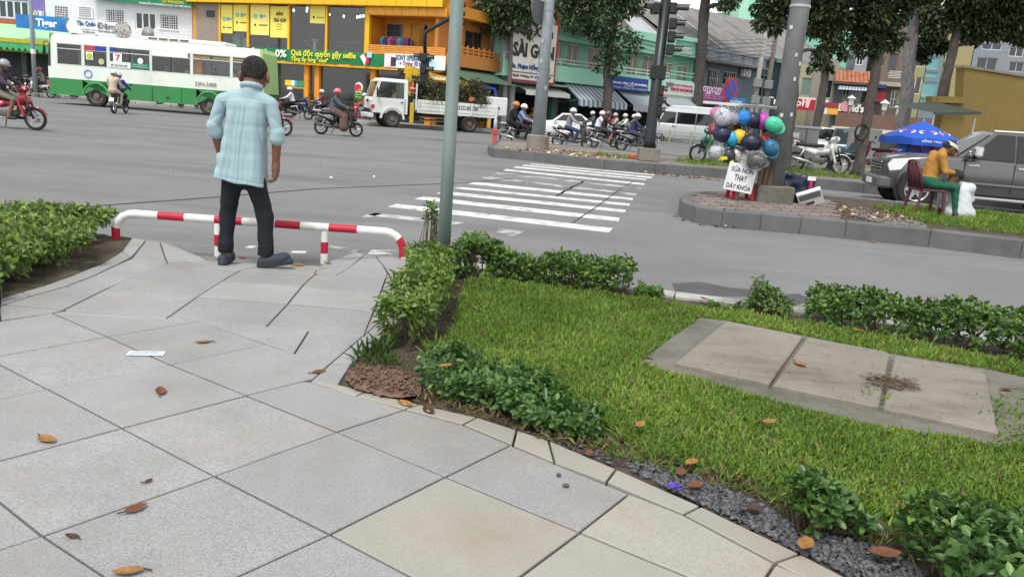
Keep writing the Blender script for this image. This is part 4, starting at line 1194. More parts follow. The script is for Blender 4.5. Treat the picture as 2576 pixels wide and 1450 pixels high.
# striped awnings
awm = mat('awning_grey',(.30,.33,.36),.7,var=.06); aws = M('aeb6bc'); awd = M('66747f')
labs = ['grey striped awning with blue fringe right of the dental sign','grey striped awning below the blue clinic sign','grey awning behind the white van roof']
for i,(xa,xb,yt,yb,fr) in enumerate(((600,1040,770,900,1),(1090,1420,835,945,0),(1420,1690,855,950,0))):
	A = Rf.thing('awning',labs[i],'awning','awnings of the green row')
	ua,ub_ = ru(xa,yt,0),ru(xb,yt,0); zt_,zb_ = rz((xa + xb) / 2,yt,.2),rz((xa + xb) / 2 + 60,yb,2.0)
	n = 22; mb = [MB(),MB()]
	for q in range(n):
		a,b = ua + (ub_ - ua) * q / n,ua + (ub_ - ua) * (q + 1) / n
		mb[q % 2].add([(a,-.1,zt_ + .35),(b,-.1,zt_ + .35),(b,-2.3,zb_),(a,-2.3,zb_)],[(0,1,2,3)])
		mb[q % 2].add([(a,-2.3,zb_),(b,-2.3,zb_),(b,-2.34,zb_ - .38 - .03 * (q % 3)),(a,-2.34,zb_ - .38 - .03 * (q % 3))],[(0,1,2,3)])
	mb[0].build('canvas',awd if fr else awm,A); mb[1].build('canvas_stripe',aws if fr else M('8a949c'),A)
	for u in (ua + .1,ub_ - .1): MB().tube([(u,-.05,zb_ - .3),(u,-2.3,zb_)],.03,6).build('strut',steel,A)
# clinic signs
cs = Rf.thing('clinic_sign','dark blue clinic sign with white capitals on the balcony','sign')
r = Rf.r(4,1092,695,1420,815,1.1); MB().box(r[0],-1.12,r[1],r[2],-1.02,r[3]).build('board',M('23418c',rough=.5),cs)
txt(Rf,cs,'TRUNG TÂM Y TẾ DỰ PHÒNG',4,1102,735,1412,768,-1.15,M('f0f0f0'),.02); txt(Rf,cs,'( CƠ SỞ 2 )',4,1210,764,1292,784,-1.15,M('e8e8e8'),.01)
txt(Rf,cs,'82 Nguyễn Tri Phương, P.7, Q.5 - ĐT: 38 345 678',4,1110,785,1405,804,-1.15,M('cfd8e8'),0)
hs = Rf.thing('health_sign','white health check sign with red capitals beside big tree trunk','sign')
r = Rf.r(4,1565,735,1835,860,1.1); MB().box(r[0],-1.12,r[1],r[2],-1.02,r[3]).build('board',M('c3cac6',var=.05),hs)
txt(Rf,hs,'TRUNG TÂM Y TẾ DỰ PHÒNG QUẬN 5',4,1640,755,1825,780,-1.15,M('b52c3c'),.01); txt(Rf,hs,'KHÁM SỨC KHOẺ SINH SẢN',4,1625,788,1825,822,-1.15,M('b52c3c'),.03)
MB().box(r[0] + .1,-1.15,r[1] + .55,r[0] + .9,-1.125,r[3] - .1).build('emblem',M('7c8a88'),hs); MB().prism([(r[0] + .2,r[1] + .7),(r[0] + .8,r[1] + .7),(r[0] + .5,r[3] - .2)],-1.17,-1.155).build('emblem',M('39484a'),hs)
ms = Rf.thing('pharmacy_sign','plain white pharmacy sign above the white van','sign')
r = Rf.r(4,1560,860,1830,950,1.0); MB().box(r[0],-1.02,r[1],r[2],-.92,r[3]).build('board',M('b9c2bd',var=.06),ms); txt(Rf,ms,'HIỆU THUỐC SỐ 28',4,1660,885,1808,915,-1.04,M('4c5654'),.015)
# dental sign on its white column
Dc = Rf.thing('dental_building','narrow white column house carrying the tall dental sign','building')
u0,u1 = ru(95,500),ru(200,500)
MB().box(u0,-.6,.14,u1,.2,ze + .6).build('wall',M('a9b0b6',var=.08),Dc); MB().box(u1 + .05,1.5,.14,ru(575,600),1.7,zbal).build('shop_back',dark,Dc)
MB().box(u0,-1.2,rz(380,760),ru(590,780),.0,rz(380,760) + .12).build('canopy',M('8f958f',var=.1),Dc)
mb = MB(); a_,b_ = ru(190,780),ru(585,800); mb.add([(a_,-.2,rz(390,770)),(b_,-.2,rz(390,770)),(b_,-1.6,rz(390,825)),(a_,-1.6,rz(390,825)),(b_,-1.62,rz(390,825) - .25),(a_,-1.62,rz(390,825) - .25)],[(0,1,2,3),(3,2,4,5)]); mb.build('awning',M('b9bcb6',var=.1),Dc)
ds = Rf.thing('dental_sign','tall white dental sign with dark and blue lettering, red edge','sign')
r = Rf.r(4,185,200,580,725,1.3)
MB().box(r[0],-1.42,r[1],r[2],-1.22,r[3]).build('board',M('dcdad2',var=.05,stain=((.5,.48,.42),.9,.55,.8,(1,1,.4))),ds)
MB().box(r[2] + .002,-1.45,r[1] - .1,r[2] + .1,-1.2,r[3] + .9).build('edge_trim',M('b3353a'),ds); MB().box(r[0],-1.45,r[1] - .12,r[2],-1.2,r[1] - .003).build('edge_trim',M('8a3a40'),ds)
y = -1.46; br = M('3a3128')
txt(Rf,ds,'Nha Khoa',4,245,240,575,330,y,br,.03,shear=.2); txt(Rf,ds,'SÀI GÒN',4,208,365,580,525,y,br,.04); txt(Rf,ds,'Bs. Phạm Hồng Trung',4,195,570,545,640,y,M('3a4488'),.03)
txt(Rf,ds,'Nguyễn Tri Phương - P.9 - Q.5',4,206,668,430,700,y,M('2c2c2c'),.015); txt(Rf,ds,'38 357 297',4,470,690,548,715,y,M('2c2c2c'),.015)
MB().box(r[0] + .1,y - .01,rz(380,662,1.45),r[2] - .05,y + .02,rz(380,656,1.45)).build('rule',br,ds)
# grey-blue house with louvred parapet
Hb = Rf.thing('slate_house','slate blue house with louvred parapet and grey tiled roof','building')
uh0,uh1 = ug2 + .08,ru(2420,560)
zh = rz(2050,465); zl0,zl1 = rz(2050,560),rz(2050,480)
wh = [Rf.r(4,1962,622,2060,790),Rf.r(4,2105,645,2222,770)]
wall(uh0,.14,uh1,zh,[tuple(q) for q in wh] + [(uh0 + .6,.14,uh1 - .6,3.0)],.1,.35).build('wall',slate,Hb)
for q in wh: window(Hb,q,M('b8c0c0'),2,1,glass('dark_glass'),y=.2,bars=(M('c9cfcc'),6,2))
MB().box(uh0,-.7,zl0,uh1,.1,zl1 + .05).build('parapet',M('7a848c',var=.1,stain=((.12,.13,.13),.9,.5,.75,(1,1,.5))),Hb); MB().box(uh0 - .1,-.85,zl1 + .05,uh1,.1,zh + .08).build('cornice',M('8d969c',var=.08),Hb)
for i in range(5):
	u = uh0 + .4 + i * (uh1 - uh0 - .3) / 5
	for q in range(5): MB().box(u,-.74,zl0 + .08 + q * .15,u + (uh1 - uh0) / 5 - .5,-.702,zl0 + .16 + q * .15).build('louvre',M('9aa3a8'),Hb)
MB().box(uh0,-1.2,zl0 - .16,uh1,.1,zl0 - .02).build('eave',concrete_dark,Hb)
uq = ru(2060,240)
roof(Hb,uh0 - .1,uh1 + 12,-.6,zh + .1,7,zh + 4.1,roof_grey); MB().add([(uq,-.62,zh + .2),(uq + .25,-.62,zh + .2),(uq + .25,7,zh + 4.2),(uq,7,zh + 4.2)],[(0,1,2,3)]).build('roof_ridge',M('b0b4b2',var=.1),Hb)
MB().box(uh0,7,2,uh1 + 12,7.3,zh + 4.1).build('rear_wall',M('6c6a64'),Hb)
wall(uh1 + .02,.14,uh1 + 12,zh,[(uh1 + 1,3.9,uh1 + 2.4,5.8),(uh1 + 4,3.9,uh1 + 5.4,5.8)],.5,.7).build('wall',M('4f6472',var=.12),Hb)
for q in (1,4): window(Hb,(uh1 + q,3.9,uh1 + q + 1.4,5.8),M('9aa4a8'),2,1,glass('dark_glass'),y=.6)
MB().box(uh0 + .3,1.2,.14,uh1 + 12,1.3,3.2).build('shop_shutter',M('b8762c',var=.15,stretch=(1,1,8)),Hb)
MB().box(uh0 + 2.2,-1.5,zl0 - 3.9,uh1,-.1,zl0 - 2.7).build('planter',M('46626a',var=.1),Hb)
ac = Rf.thing('air_conditioner','white air conditioner unit under the slate house parapet','air conditioner')
r = Rf.r(4,2280,622,2330,690,.4); MB().rbox(r[0],-.45,r[1],r[2] + .2,-.05,r[3],.03).build('casing',M('d2d4d2'),ac); mb = MB(T((r[0] + r[2]) / 2,-.47,(r[1] + r[3]) / 2)); mb.torus((0,0,0),.22,.03,'Y',16,6); mb.build('fan_guard',M('55585a'),ac)
ps = Rf.thing('copy_shop_sign','magenta copy shop sign behind the no parking sign','sign')
r = Rf.r(4,1925,790,2180,910,1.2); MB().box(r[0] - .8,-1.3,r[1],r[2],-1.2,r[3]).build('board',M('9a4a86',rough=.6,var=.06),ps); MB().box(r[0] - .8,-1.32,r[1] - .35,r[2],-1.18,r[1] - .003).build('lower_band',M('3a3450'),ps)
txt(Rf,ps,'PHOTOCOPY - IN',4,1870,782,2150,832,-1.33,M('e8d8e4'),.02); txt(Rf,ps,'A0 - A4',4,1938,822,2066,852,-1.33,M('e8d8e4'),.02)
for i,s in enumerate(('Scan màu - Ép plastic - Đóng cuốn','In thiệp - Card - Hóa đơn')): txt(Rf,ps,s,4,1930,858 + i * 20,2110,872 + i * 20,-1.33,M('d8b8cc'),0)
# ---------------------------------------------------------------- tall buildings behind
def tower(label,k,x0,yt,x1,Y,m,name='tall_building',wins=(),dep=8):
	a = at(*zz(k,x0,yt + 40),Y); b = at(*zz(k,x1,yt + 40),Y); h = at(*zz(k,(x0 + x1) / 2,yt),Y).z
	t = thing(name,label,'building',(a.x,Y,0)); w = b.x - a.x
	H = [(w * q[0],h * q[1],w * q[2],h * q[3]) for q in wins]
	wall(0,0,w,h,H,0,.3).build('wall',m,t); MB().box(.02,.35,0,w - .02,dep,h - .01).build('body',m,t)
	for q in H: window(t,q,M('8f9894'),1,1,glass('dark_glass'),y=.12)
	return t
tower('tall pale mint building rising behind the grey roofs',5,965,-260,1290,88,mat('pale_mint',(.36,.68,.52),.85,var=.06,scale=.4,stain=((.28,.5,.4),.5,.5,.75,(1,1,.3))),wins=((.28,.60,.42,.63),))
tower('tall mint building seen through the leaves beside utility pole',5,1660,150,2320,86,mat('pale_mint2',(.22,.50,.38),.85,var=.1,scale=.4))
tower('old stained concrete wall above the grey roof ridge',5,640,165,965,92,mat('old_concrete',(.24,.22,.21),.9,var=.3,scale=.5,stain=((.10,.095,.09),.4,.42,.65,(1,1,.5))),name='old_building')

# ---------------------------------------------------------------- houses down the right hand street
Df = Fac((1990,335,66),(2480,372,62))
def house(label,x0,x1,ytop,m,k=6,wins=(),name='street_house'):
	"""one narrow house; windows as zoom rectangles"""
	t = Df.thing(name,label,'building')
	u0,u1 = Df.uz(*zz(k,x0,900))[0],Df.uz(*zz(k,x1,900))[0]; z1 = Df.uz(*zz(k,(x0 + x1) / 2,ytop))[1]
	R_ = [Df.r(k,*w[:4]) for w in wins]
	wall(u0,0,u1 - .03,z1,[tuple(r) for r in R_],0,.3).build('wall',m,t); MB().box(u0 + .01,.35,0,u1 - .04,7,z1 - .01).build('body',m,t)
	for r,w in zip(R_,wins): window(t,r,M(w[4]),w[5],w[6],glass(*w[7]) if len(w) > 7 else glass('dark_glass'),y=.12,bars=None)
	return t
tg = ('teal_glass',(.12,.34,.36),.8)
h1 = house('white house with dark window left of the brick front',370,520,-40,M('8a8f94',var=.06),wins=((520 - 100,560,505,780,'d2d6d8',2,1),))
h2 = house('dim grey house with blue striped awning above cafe sign',180,370,880,M('5b646a',var=.15),wins=((245,1050,330,1200,'b9bfbf',2,1),(345,1060,365,1200,'b9bfbf',1,1)))
h3 = house('brown brick house with white framed door and balcony',640,960,200,mat('brown_front',(.16,.125,.105),.9,var=.15,scale=2),wins=((790,640,900,870,'7d5a40',1,1),(820,1085,910,1290,'d6d2c8',2,2),(690,680,770,800,'a58a70',1,1)))
h4 = house('cream house with olive windows behind grey trunk',960,1230,-80,M('8f8a68',var=.12),wins=((1110,920,1190,1130,'d2caa0',1,1),(1120,640,1230,800,'c9c29a',1,1),(1200,230,1330,400,'c9b870',2,1)))
h5 = house('narrow house with teal glass balconies',1235,1430,640,M('6d8084',var=.1),wins=((1260,680,1400,830,'7fb0ae',1,1,tg),(1240,860,1380,920,'7fb0ae',1,1,tg),(1200,980,1370,1160,'7fb0ae',1,1,tg),(1180,1180,1330,1290,'7fb0ae',1,1,tg)))
h6 = house('pale yellow house with white pilaster beside the stone trunk',1432,1760,380,M('948b60',var=.12),wins=((1470,760,1560,900,'d8d0b0',1,1),(1450,960,1500,1100,'d8d0b0',1,1)))
h7 = house('tall white block with dark horizontal windows behind yellow wall',1765,2600,-100,M('7d848a',var=.15),wins=((1850,690,2100,840,'9aa0a4',2,1),(1920,520,2160,600,'c0c4c8',2,1),(2240,560,2420,680,'c0c4c8',2,1),(2240,740,2420,860,'9aa0a4',2,1),(1860,380,2420,460,'6a7076',4,1)))
hl = house('cream shop house with green glass above the red lingerie sign',1620,1800,760,M('9a987a',var=.12),k=5,wins=((1655,930,1780,1150,'8f988c',1,1,('green_glass',(.10,.18,.16),.8)),))
hm = house('grey shop house between the red sign and cafe front',1800,2100,700,M('8a8478',var=.15),k=5,wins=((1960,960,2030,1180,'b8b8b0',1,1),))
MB().box(0,0,0,0,0,0)
for t,y_,z_ in ((h3,-.9,Df.r(6,700,990,900,1040)),): MB().box(z_[0] - .2,y_,z_[1],z_[2] + .6,0,z_[3]).build('balcony',M('9a928a',var=.1),t)
r = Df.r(6,775,865,925,940); mb = MB()
for q in range(5): mb.tube([(r[0],-.9,r[1] + (r[3] - r[1]) * q / 4),(r[2],-.9,r[1] + (r[3] - r[1]) * q / 4)],.025,6)
mb.build('balcony_rail',M('c9c4bc'),h3)
# red tiled porch roof with its tiles
tr = Df.thing('tiled_roof','small orange tiled porch roof between the trunks','roof')
u0,z0 = Df.uz(*zz(6,250,960),1.5); u1,z1 = Df.uz(*zz(6,455,1000),1.5)
tm = mat('roof_tile',(.33,.13,.07),.85,var=.15,scale=3,objvar=.2); zt_ = Df.uz(*zz(6,340,870),.2)[1]
tme = MB().add([(-.14,0,0),(-.07,0,.06),(.07,0,.06),(.14,0,0),(.14,.42,.22),(.07,.42,.28),(-.07,.42,.28),(-.14,.42,.22)],[(0,1,6,7),(1,2,5,6),(2,3,4,5)]).mesh('roof_tile',tm)
for i in range(9):
	for j in range(5):
		o = obj('tile',tme,tr); o.location = (u0 - .4 + i * .3,-1.7 + j * .36,z1 + j * .2)
MB().box(u0 - .6,-1.7,z1 - .12,u0 + 2.4,0,z1 - .03).build('rafter',M('5a4a40'),tr)
# blue striped awning
A = Df.thing('awning','pale blue striped awning above the round cafe emblem','awning'); r = Df.r(6,195,985,540,1065,1.2); n = 18; mb = [MB(),MB()]
for q in range(n):
	a,b = r[0] + (r[2] - r[0]) * q / n,r[0] + (r[2] - r[0]) * (q + 1) / n
	mb[q % 2].add([(a,-.1,r[3]),(b,-.1,r[3]),(b,-1.5,r[1] + .15),(a,-1.5,r[1] + .15),(b,-1.52,r[1] - .1),(a,-1.52,r[1] - .1)],[(0,1,2,3),(3,2,4,5)])
mb[0].build('canvas',M('a9c0cf'),A); mb[1].build('canvas_stripe',M('e6ecef'),A)
# cafe sign, red shop sign, small signs
cf = Df.thing('cafe_sign','dark slatted cafe sign with white name and pink emblem','sign'); r = Df.r(6,195,1215,500,1340,1.0)
for q in range(7): MB().box(r[0],-1.0,r[1] + (r[3] - r[1]) * q / 7,r[2],-.9,r[1] + (r[3] - r[1]) * (q + .85) / 7).build('slat',M('4e4a46',var=.1),cf)
text("David's",1.9,.62,M('dcd8d2'),cf,T(r[0] + (r[2] - r[0]) * .52,-1.05,(r[1] + r[3]) / 2 - .1),bold=.04)
mb = MB(T(r[0] + .55,-1.04,(r[1] + r[3]) / 2)); mb.lathe([(.42,-.03),(.42,.03)],20,'Y'); mb.build('emblem',M('c98f98'),cf)
text('HOUSE OF',1.2,.15,M('a8a49e'),cf,T(r[0] + (r[2] - r[0]) * .5,-1.05,r[3] - .2))
MB().box(r[0] - .1,-1.6,r[1] - 1.2,r[2] + 7,-.1,r[1] - .1).build('canopy',M('6d5348',var=.12),cf)
mb = MB(); n = 22; u_a,u_b = r[0] - .3,r[2] + 7
for i in range(n):
	a = u_a + (u_b - u_a) * i / n; w = (u_b - u_a) / n
	mb.prism([(a,r[1] - 1.2),(a + w,r[1] - 1.2),(a + w,r[1] - 1.45),(a + w * .75,r[1] - 1.62),(a + w * .25,r[1] - 1.62),(a,r[1] - 1.45)],-1.64,-1.61)
mb.build('valance',M('c9bfa8',var=.1),cf)
rs = Df.thing('lingerie_sign','red shop sign with white name and tulip emblem','sign'); r = Df.r(5,1600,1170,1822,1320,1.0)
MB().box(r[0] - 1.2,-1.0,r[1],r[2],-.9,r[3]).build('board',M('a51f35',rough=.5),rs); MB().box(r[0] - 1.2,-1.02,r[3] - .12,r[2],-.88,r[3] + .02).build('top_edge',M('d2cac0'),rs)
text('Triumph',3.2,.75,M('e6dcd8'),rs,T(r[0] + (r[2] - r[0]) * .585 - 1.6,-1.03,(r[1] + r[3]) / 2),bold=.02)
MB().prism([(r[2] - .75,(r[1] + r[3]) / 2 + .4),(r[2] - .35,(r[1] + r[3]) / 2 + .4),(r[2] - .45,(r[1] + r[3]) / 2 - .3),(r[2] - .65,(r[1] + r[3]) / 2 - .3)],-1.05,-1.0).build('emblem',M('d9b8b4'),rs)
ys = Df.thing('hanging_sign','white and amber hanging shop sign left of the cafe','sign'); r = Df.r(6,5,1200,200,1370,1.6)
MB().box(r[0],-1.62,r[1],r[2] - .8,-1.55,r[3]).build('board',M('d6d2c8'),ys); MB().box(r[2] - .78,-1.62,r[1],r[2],-1.55,r[3] - .6).build('end_panel',M('d9a32c'),ys); MB().box(r[0] + .2,-1.65,r[1] + .5,r[0] + 1.2,-1.63,r[1] + .9).build('red_bar',M('8a3038'),ys)
bs = Df.thing('balcony_banner','red panelled balcony under a dark blue awning','balcony'); r = Df.r(6,640,1100,755,1205,.8)
for q in range(6): MB().box(r[0] + (r[2] - r[0]) * q / 6,-.85,r[1],r[0] + (r[2] - r[0]) * (q + .9) / 6,-.8,r[3]).build('panel',M('a82440'),bs)
r2 = Df.r(6,645,1015,760,1060,.8); MB().box(r2[0],-1.3,r2[1],r2[2],-.1,r2[3]).build('awning',M('28336c'),bs); MB().box(r[0],-.8,r[1] - .1,r[2],-.02,r[1] - .01).build('floor_slab',concrete,bs)
# white lantern lamps on the canopy
for i,(x,y) in enumerate(((355,1180),(755,1240),(928,1285))):
	l = Df.thing('lantern',['white roofed lantern above the cafe name','white roofed lantern left of white framed door','white roofed lantern right of white framed door'][i],'lantern','lanterns on the cafe canopy')
	u,z = Df.uz(*zz(6,x,y),1.2)
	mb = MB(T(u,-1.2,z)); mb.lathe([(.38,0),(.0,.32)],4); mb.build('cap',M('e2e2dc'),l); MB().rbox(u - .18,-1.38,z - .55,u + .18,-1.02,z - .02,.03).build('lamp_body',M('b9b9b2'),l); MB().box(u - .04,-1.24,z - 1.2,u + .04,-1.16,z - .56).build('stem',steel,l)

# ---------------------------------------------------------------- yellow gable wall on the right, with ledge and lean-to
Lf = Fac((2340,380,33),(2640,400,36))
Lw = Lf.thing('yellow_wall','big dull yellow plaster wall behind the grey pickup','wall')
ym = mat('ochre_plaster',(.2,.142,.042),.9,var=.08,scale=1.2,bump=.1,bscale=30,stain=((.13,.09,.04),.6,.55,.8,(1,1,.5)))
pts = [(1440,1450),(1440,1560),(1560,1240),(1345,1235),(1340,1155),(1690,1160),(1712,812),(1950,860),(2417,935)]
P = [Lf.uz(*zz(6,x,y)) for x,y in ((1445,1400),(1540,1235),(1345,1232),(1345,1155),(1690,1162),(1712,812),(2100,885),(2417,932))]
MB().prism([(P[0][0],0)] + P + [(P[-1][0] + 4,P[-1][1] - .05),(P[-1][0] + 4,0)],0,.4).build('wall',ym,Lw)
MB().prism([(P[5][0] - .05,P[5][1]),(P[-1][0] + 4,P[-1][1] - .05),(P[-1][0] + 4,P[-1][1] + .06),(P[5][0] - .05,P[5][1] + .1)],-.06,.46).build('coping',M('7a7464',var=.2),Lw)
MB().prism([(P[3][0] - .1,P[3][1] - .25),(P[4][0],P[4][1] - .25),(P[4][0],P[4][1]),(P[3][0] - .1,P[3][1])],-.35,-.001).build('ledge',ym,Lw)
lt = Lf.thing('lean_to','dark tin lean-to roof against the yellow wall','shelter')
a = Lf.uz(*zz(6,1040,1290),1); b = Lf.uz(*zz(6,1420,1250),1)
MB().add([(a[0],-2.2,a[1] - .15),(b[0] + .8,-2.2,b[1] - .2),(b[0] + .8,.0,b[1] + .15),(a[0],.0,a[1] + .1),(a[0],-2.2,a[1] - .22),(b[0] + .8,-2.2,b[1] - .3)],[(0,1,2,3),(0,4,5,1)]).build('roof',M('39423c',var=.2),lt)
MB().box(a[0],.0,0,b[0] + .6,.15,1.5).build('back_sheet',M('4a4844',var=.3),lt)
for q in (0,1): MB().tube([(a[0] + .1 + q * 2.2,-2.1,0),(a[0] + .1 + q * 2.2,-2.1,a[1] - .2)],.04,8).build('post',steel,lt)
MB().box(a[0] - 1.6,.02,0,a[0] - .02,.2,1.75).build('block_wall',M('86857f',var=.15,scale=1),lt)
# ================================================================== TREES, HEDGES, LAWN
bark = mat('bark',(.075,.065,.058),.95,var=.35,scale=9,bump=1.0,bscale=22,stretch=(1,1,.35))
bark_grey = mat('bark_grey',(.19,.185,.185),.95,var=.4,scale=7,bump=1.0,bscale=14,stretch=(1,1,.5))
leaf_dark = mat('leaf_dark',(.034,.058,.022),.55,attr=True,objvar=.5,var=.1,sub=.2,var2=((.06,.085,.025),'rnd',.65,1.0))
leaf_mid = mat('leaf_mid',(.045,.085,.035),.5,attr=True,objvar=.45,var=.1,sub=.25,var2=((.10,.15,.06),'rnd',.6,1.0))
leaf_hedge = mat('leaf_hedge',(.078,.155,.03),.42,attr=True,objvar=.45,var=.1,sub=.22,var2=((.14,.22,.04),'rnd',.62,1.0),spec=.5)
leaf_hedge_l = mat('leaf_hedge_light',(.12,.205,.04),.42,attr=True,objvar=.4,var=.1,sub=.25,var2=((.22,.28,.055),'rnd',.5,1.0),spec=.5)
leaf_shade = mat('leaf_shrub',(.062,.14,.034),.38,attr=True,objvar=.4,var=.1,sub=.2,var2=((.14,.235,.055),'rnd',.6,1.0),spec=.5)
grass_m = mat('grass_blade',(.175,.30,.045),.6,attr=True,objvar=.35,var=.1,sub=.35,var2=((.28,.355,.075),'rnd',.55,1.0))
grass_dry = mat('grass_dry',(.22,.17,.085),.8,attr=True,objvar=.4,var=.1,sub=.2)
twig = mat('twig',(.09,.065,.045),.9,var=.2,scale=20)

def rand_dirs(n,up=0.0,spread=1.0):
	d = RNG.normal(size=(n,3)) * spread; d[:,2] += up
	return unit(d)
def cluster_leaves(c,r,n,L,droop_dir=-.35):
	"""leaves spread through a clump, denser towards the outside, most of them hanging"""
	d = rand_dirs(n); rad = RNG.random(n) ** .45
	P = np.array(c) + d * rad[:,None] * np.array(r)
	D = d * .7 + RNG.normal(size=(n,3)) * .5; D[:,2] += droop_dir
	N = RNG.normal(size=(n,3)) * .5; N[:,2] += 1
	Ln = L * RNG.uniform(.65,1.25,n)
	return P,D,N,Ln
def tree(name,label,tp,Y,rad,clusters,L,per,lm,bm=None,base=None,group=None,wide=.5):
	"""trunk along its sight-line points at depth Y, limbs to each clump of leaves"""
	P = [at(*zz(*p),Y) for p in tp]
	if base is not None: P[0].z = base
	org_ = Vector((P[0].x,Y,P[0].z))
	t = thing(name,label,'tree',org_,group=group)
	loc = [p - org_ for p in P]
	dense = []; rr = []
	for i in range(len(loc) - 1):
		for q in range(4):
			f = q / 4; a = loc[i].lerp(loc[i + 1],f)
			dense.append(a + Vector((random.uniform(-1,1),random.uniform(-1,1),0)) * rad[0] * .1); rr.append((rad[i] + (rad[i + 1] - rad[i]) * f) * random.uniform(.93,1.08))
	dense.append(loc[-1]); rr.append(rad[-1]); rr[0] *= 1.35
	MB().tube(dense,rr,14).build('trunk',bm or bark,t,True)
	cs = []
	for c in clusters:
		if isinstance(c[0],(int,str)): q = at(*zz(c[0],c[1],c[2]),Y + c[4]); r_ = c[3] / ZM[c[0]][0] / (FPX / Y)
		else: q = Vector(c[0]); r_ = c[1]
		cs.append((q - org_,r_))
	Ps = []; limb_n = 0
	for q,r_ in cs:
		if limb_n < 14:
			hz = max(q.z + .2 - abs(q.x) * .3,loc[-1].z * .45)
			k = min(range(len(dense)),key=lambda i: abs(dense[i].z - hz)); s0 = dense[k]
			mid = s0.lerp(q,.5) + Vector((0,0,.25 * r_)); e = max(rr[k] * .45,.03)
			MB().tube([s0,mid,q],[e,e * .6,e * .25],7).build('branch',bm or bark,t,True); limb_n += 1
		n = max(40,int(per * r_ ** 2 / .25))
		Ps.append(cluster_leaves(q,(r_,r_,r_ * .8),n,L))
	if Ps:
		P_,D,N,Ln = [np.concatenate(x) for x in zip(*Ps)]
		V,F = leafgeo(P_,D,N,Ln,Ln * wide)
		npmesh('crown',V,F,lm,np.repeat(RNG.random(len(P_)),6),parent=t)
	return t
tree('street_tree','leafy street tree in front of the mint green row',[(4,1060,985),(4,1060,800),(4,1050,650),(4,1075,450),(4,1110,250),(4,1115,60),(4,1120,-250)],51.5,[.30,.27,.25,.24,.22,.2,.12],
     [(4,720,80,110,.3),(4,860,60,140,0),(4,760,190,120,-.5),(4,900,220,130,.5),(4,1030,130,150,-1),(4,1180,90,110,0),(4,1250,40,120,.5),(4,1160,300,90,-.6),(4,1010,330,110,0),(4,1120,420,85,-.8),(4,1290,350,75,0),(4,1310,430,60,0),(4,1000,520,70,-.5),(4,1140,560,60,-.4),(4,970,610,45,0),(4,1230,520,50,0),(4,1110,660,45,-.4),(4,1350,100,40,0),(4,700,-60,190,0),(4,950,-90,240,0),(4,1200,-120,240,0),(4,1000,-300,300,0)],.28,75,leaf_mid,base=.14)
tree('street_tree','slim tree with grey green crown left of dental sign',[(3,1590,960),(3,1585,870),(3,1595,600),(3,1605,300),(3,1600,60),(3,1600,-150)],49,[.13,.12,.11,.10,.09,.06],
     [(3,1260,160,75,0),(3,1330,60,120,0),(3,1450,60,140,-.5),(3,1420,190,110,.2),(3,1520,250,110,0),(3,1600,120,140,.6),(3,1650,230,90,-.5),(3,1720,80,150,0),(3,1790,180,90,0),(3,1860,60,120,.5),(3,1890,170,75,0),(3,2020,100,90,.5),(3,1540,330,55,0),(3,1360,300,50,.3),(3,1780,340,45,0),(3,1550,-120,250,0),(3,1850,-150,220,0)],.26,95,leaf_mid,mat('bark_mid',(.12,.105,.095),.95,var=.3,scale=9,bump=.8,bscale=20),base=.14)
tree('tall_tree','tall straight dark trunk behind the white van',[(4,1845,1010),(4,1860,900),(4,1885,600),(4,1910,300),(4,1935,0),(4,1955,-300)],60,[.48,.42,.40,.38,.36,.3],
     [(4,2075,40,55,-2),(4,2130,55,50,-2),(4,2190,25,60,-2),(4,2150,-60,120,-1),(4,1950,-350,300,0),(4,2100,-300,250,0)],.3,110,leaf_dark,base=.14)
tree('street_tree','dark trunked tree just behind the concrete utility pole',[(7,1200,890),(7,1235,600),(7,1265,350),(7,1300,100),(5,1600,100),(5,1640,-250)],23.5,[.22,.2,.19,.18,.17,.12],
     [(5,1180,290,90,-.3),(5,1260,200,130,0),(5,1180,120,120,.4),(5,1330,320,110,0),(5,1290,70,150,0),(5,1400,150,120,.3),(5,1760,130,130,0),(5,1840,250,120,.3),(5,1930,80,150,-.3),(5,1800,390,80,0),(5,1950,330,120,0),(5,2080,220,150,.4),(5,2030,430,90,0),(5,1880,600,70,0),(5,1870,720,75,0),(5,1800,820,50,0),(5,1500,-200,350,0),(5,1900,-200,350,0),(5,1750,-600,500,0),(5,2100,-150,250,.5)],.17,420,leaf_dark,base=I2H)
tree('street_tree','thin leaning trunk behind grey cabinet',[(9,470,1000),(9,500,800),(9,555,550),(9,610,250),(9,650,0),(6,60,200),(6,110,-100)],31,[.17,.16,.16,.155,.15,.14,.1],
     [(6,30,620,90,0),(6,60,800,75,0),(6,130,500,120,0),(6,260,640,80,0),(6,60,350,130,.4),(6,150,-200,350,0)],.2,380,leaf_dark,base=I2H)
tree('street_tree','leaning dark tree with a tyre hung on its trunk',[(9,1110,1315),(9,1150,1050),(9,1200,780),(9,1280,300),(9,1340,0),(6,720,380),(6,790,0),(6,830,-250)],G(*zz(9,1110,1312),I2H).y,[.2,.165,.15,.145,.145,.14,.13,.1],
     [(6,330,130,150,0),(6,200,280,140,0),(6,480,260,160,.3),(6,640,180,160,-.3),(6,800,330,130,0),(6,900,470,95,0),(6,560,430,140,0),(6,400,470,120,.2),(6,700,520,110,0),(6,480,620,70,0),(6,860,560,70,0),(6,640,660,60,0),(6,920,200,130,0),(6,780,80,150,.3),(6,1010,90,110,0),(6,400,-200,350,0),(6,900,-250,380,0),(6,600,-600,500,0)],.17,420,leaf_dark,base=I2H)
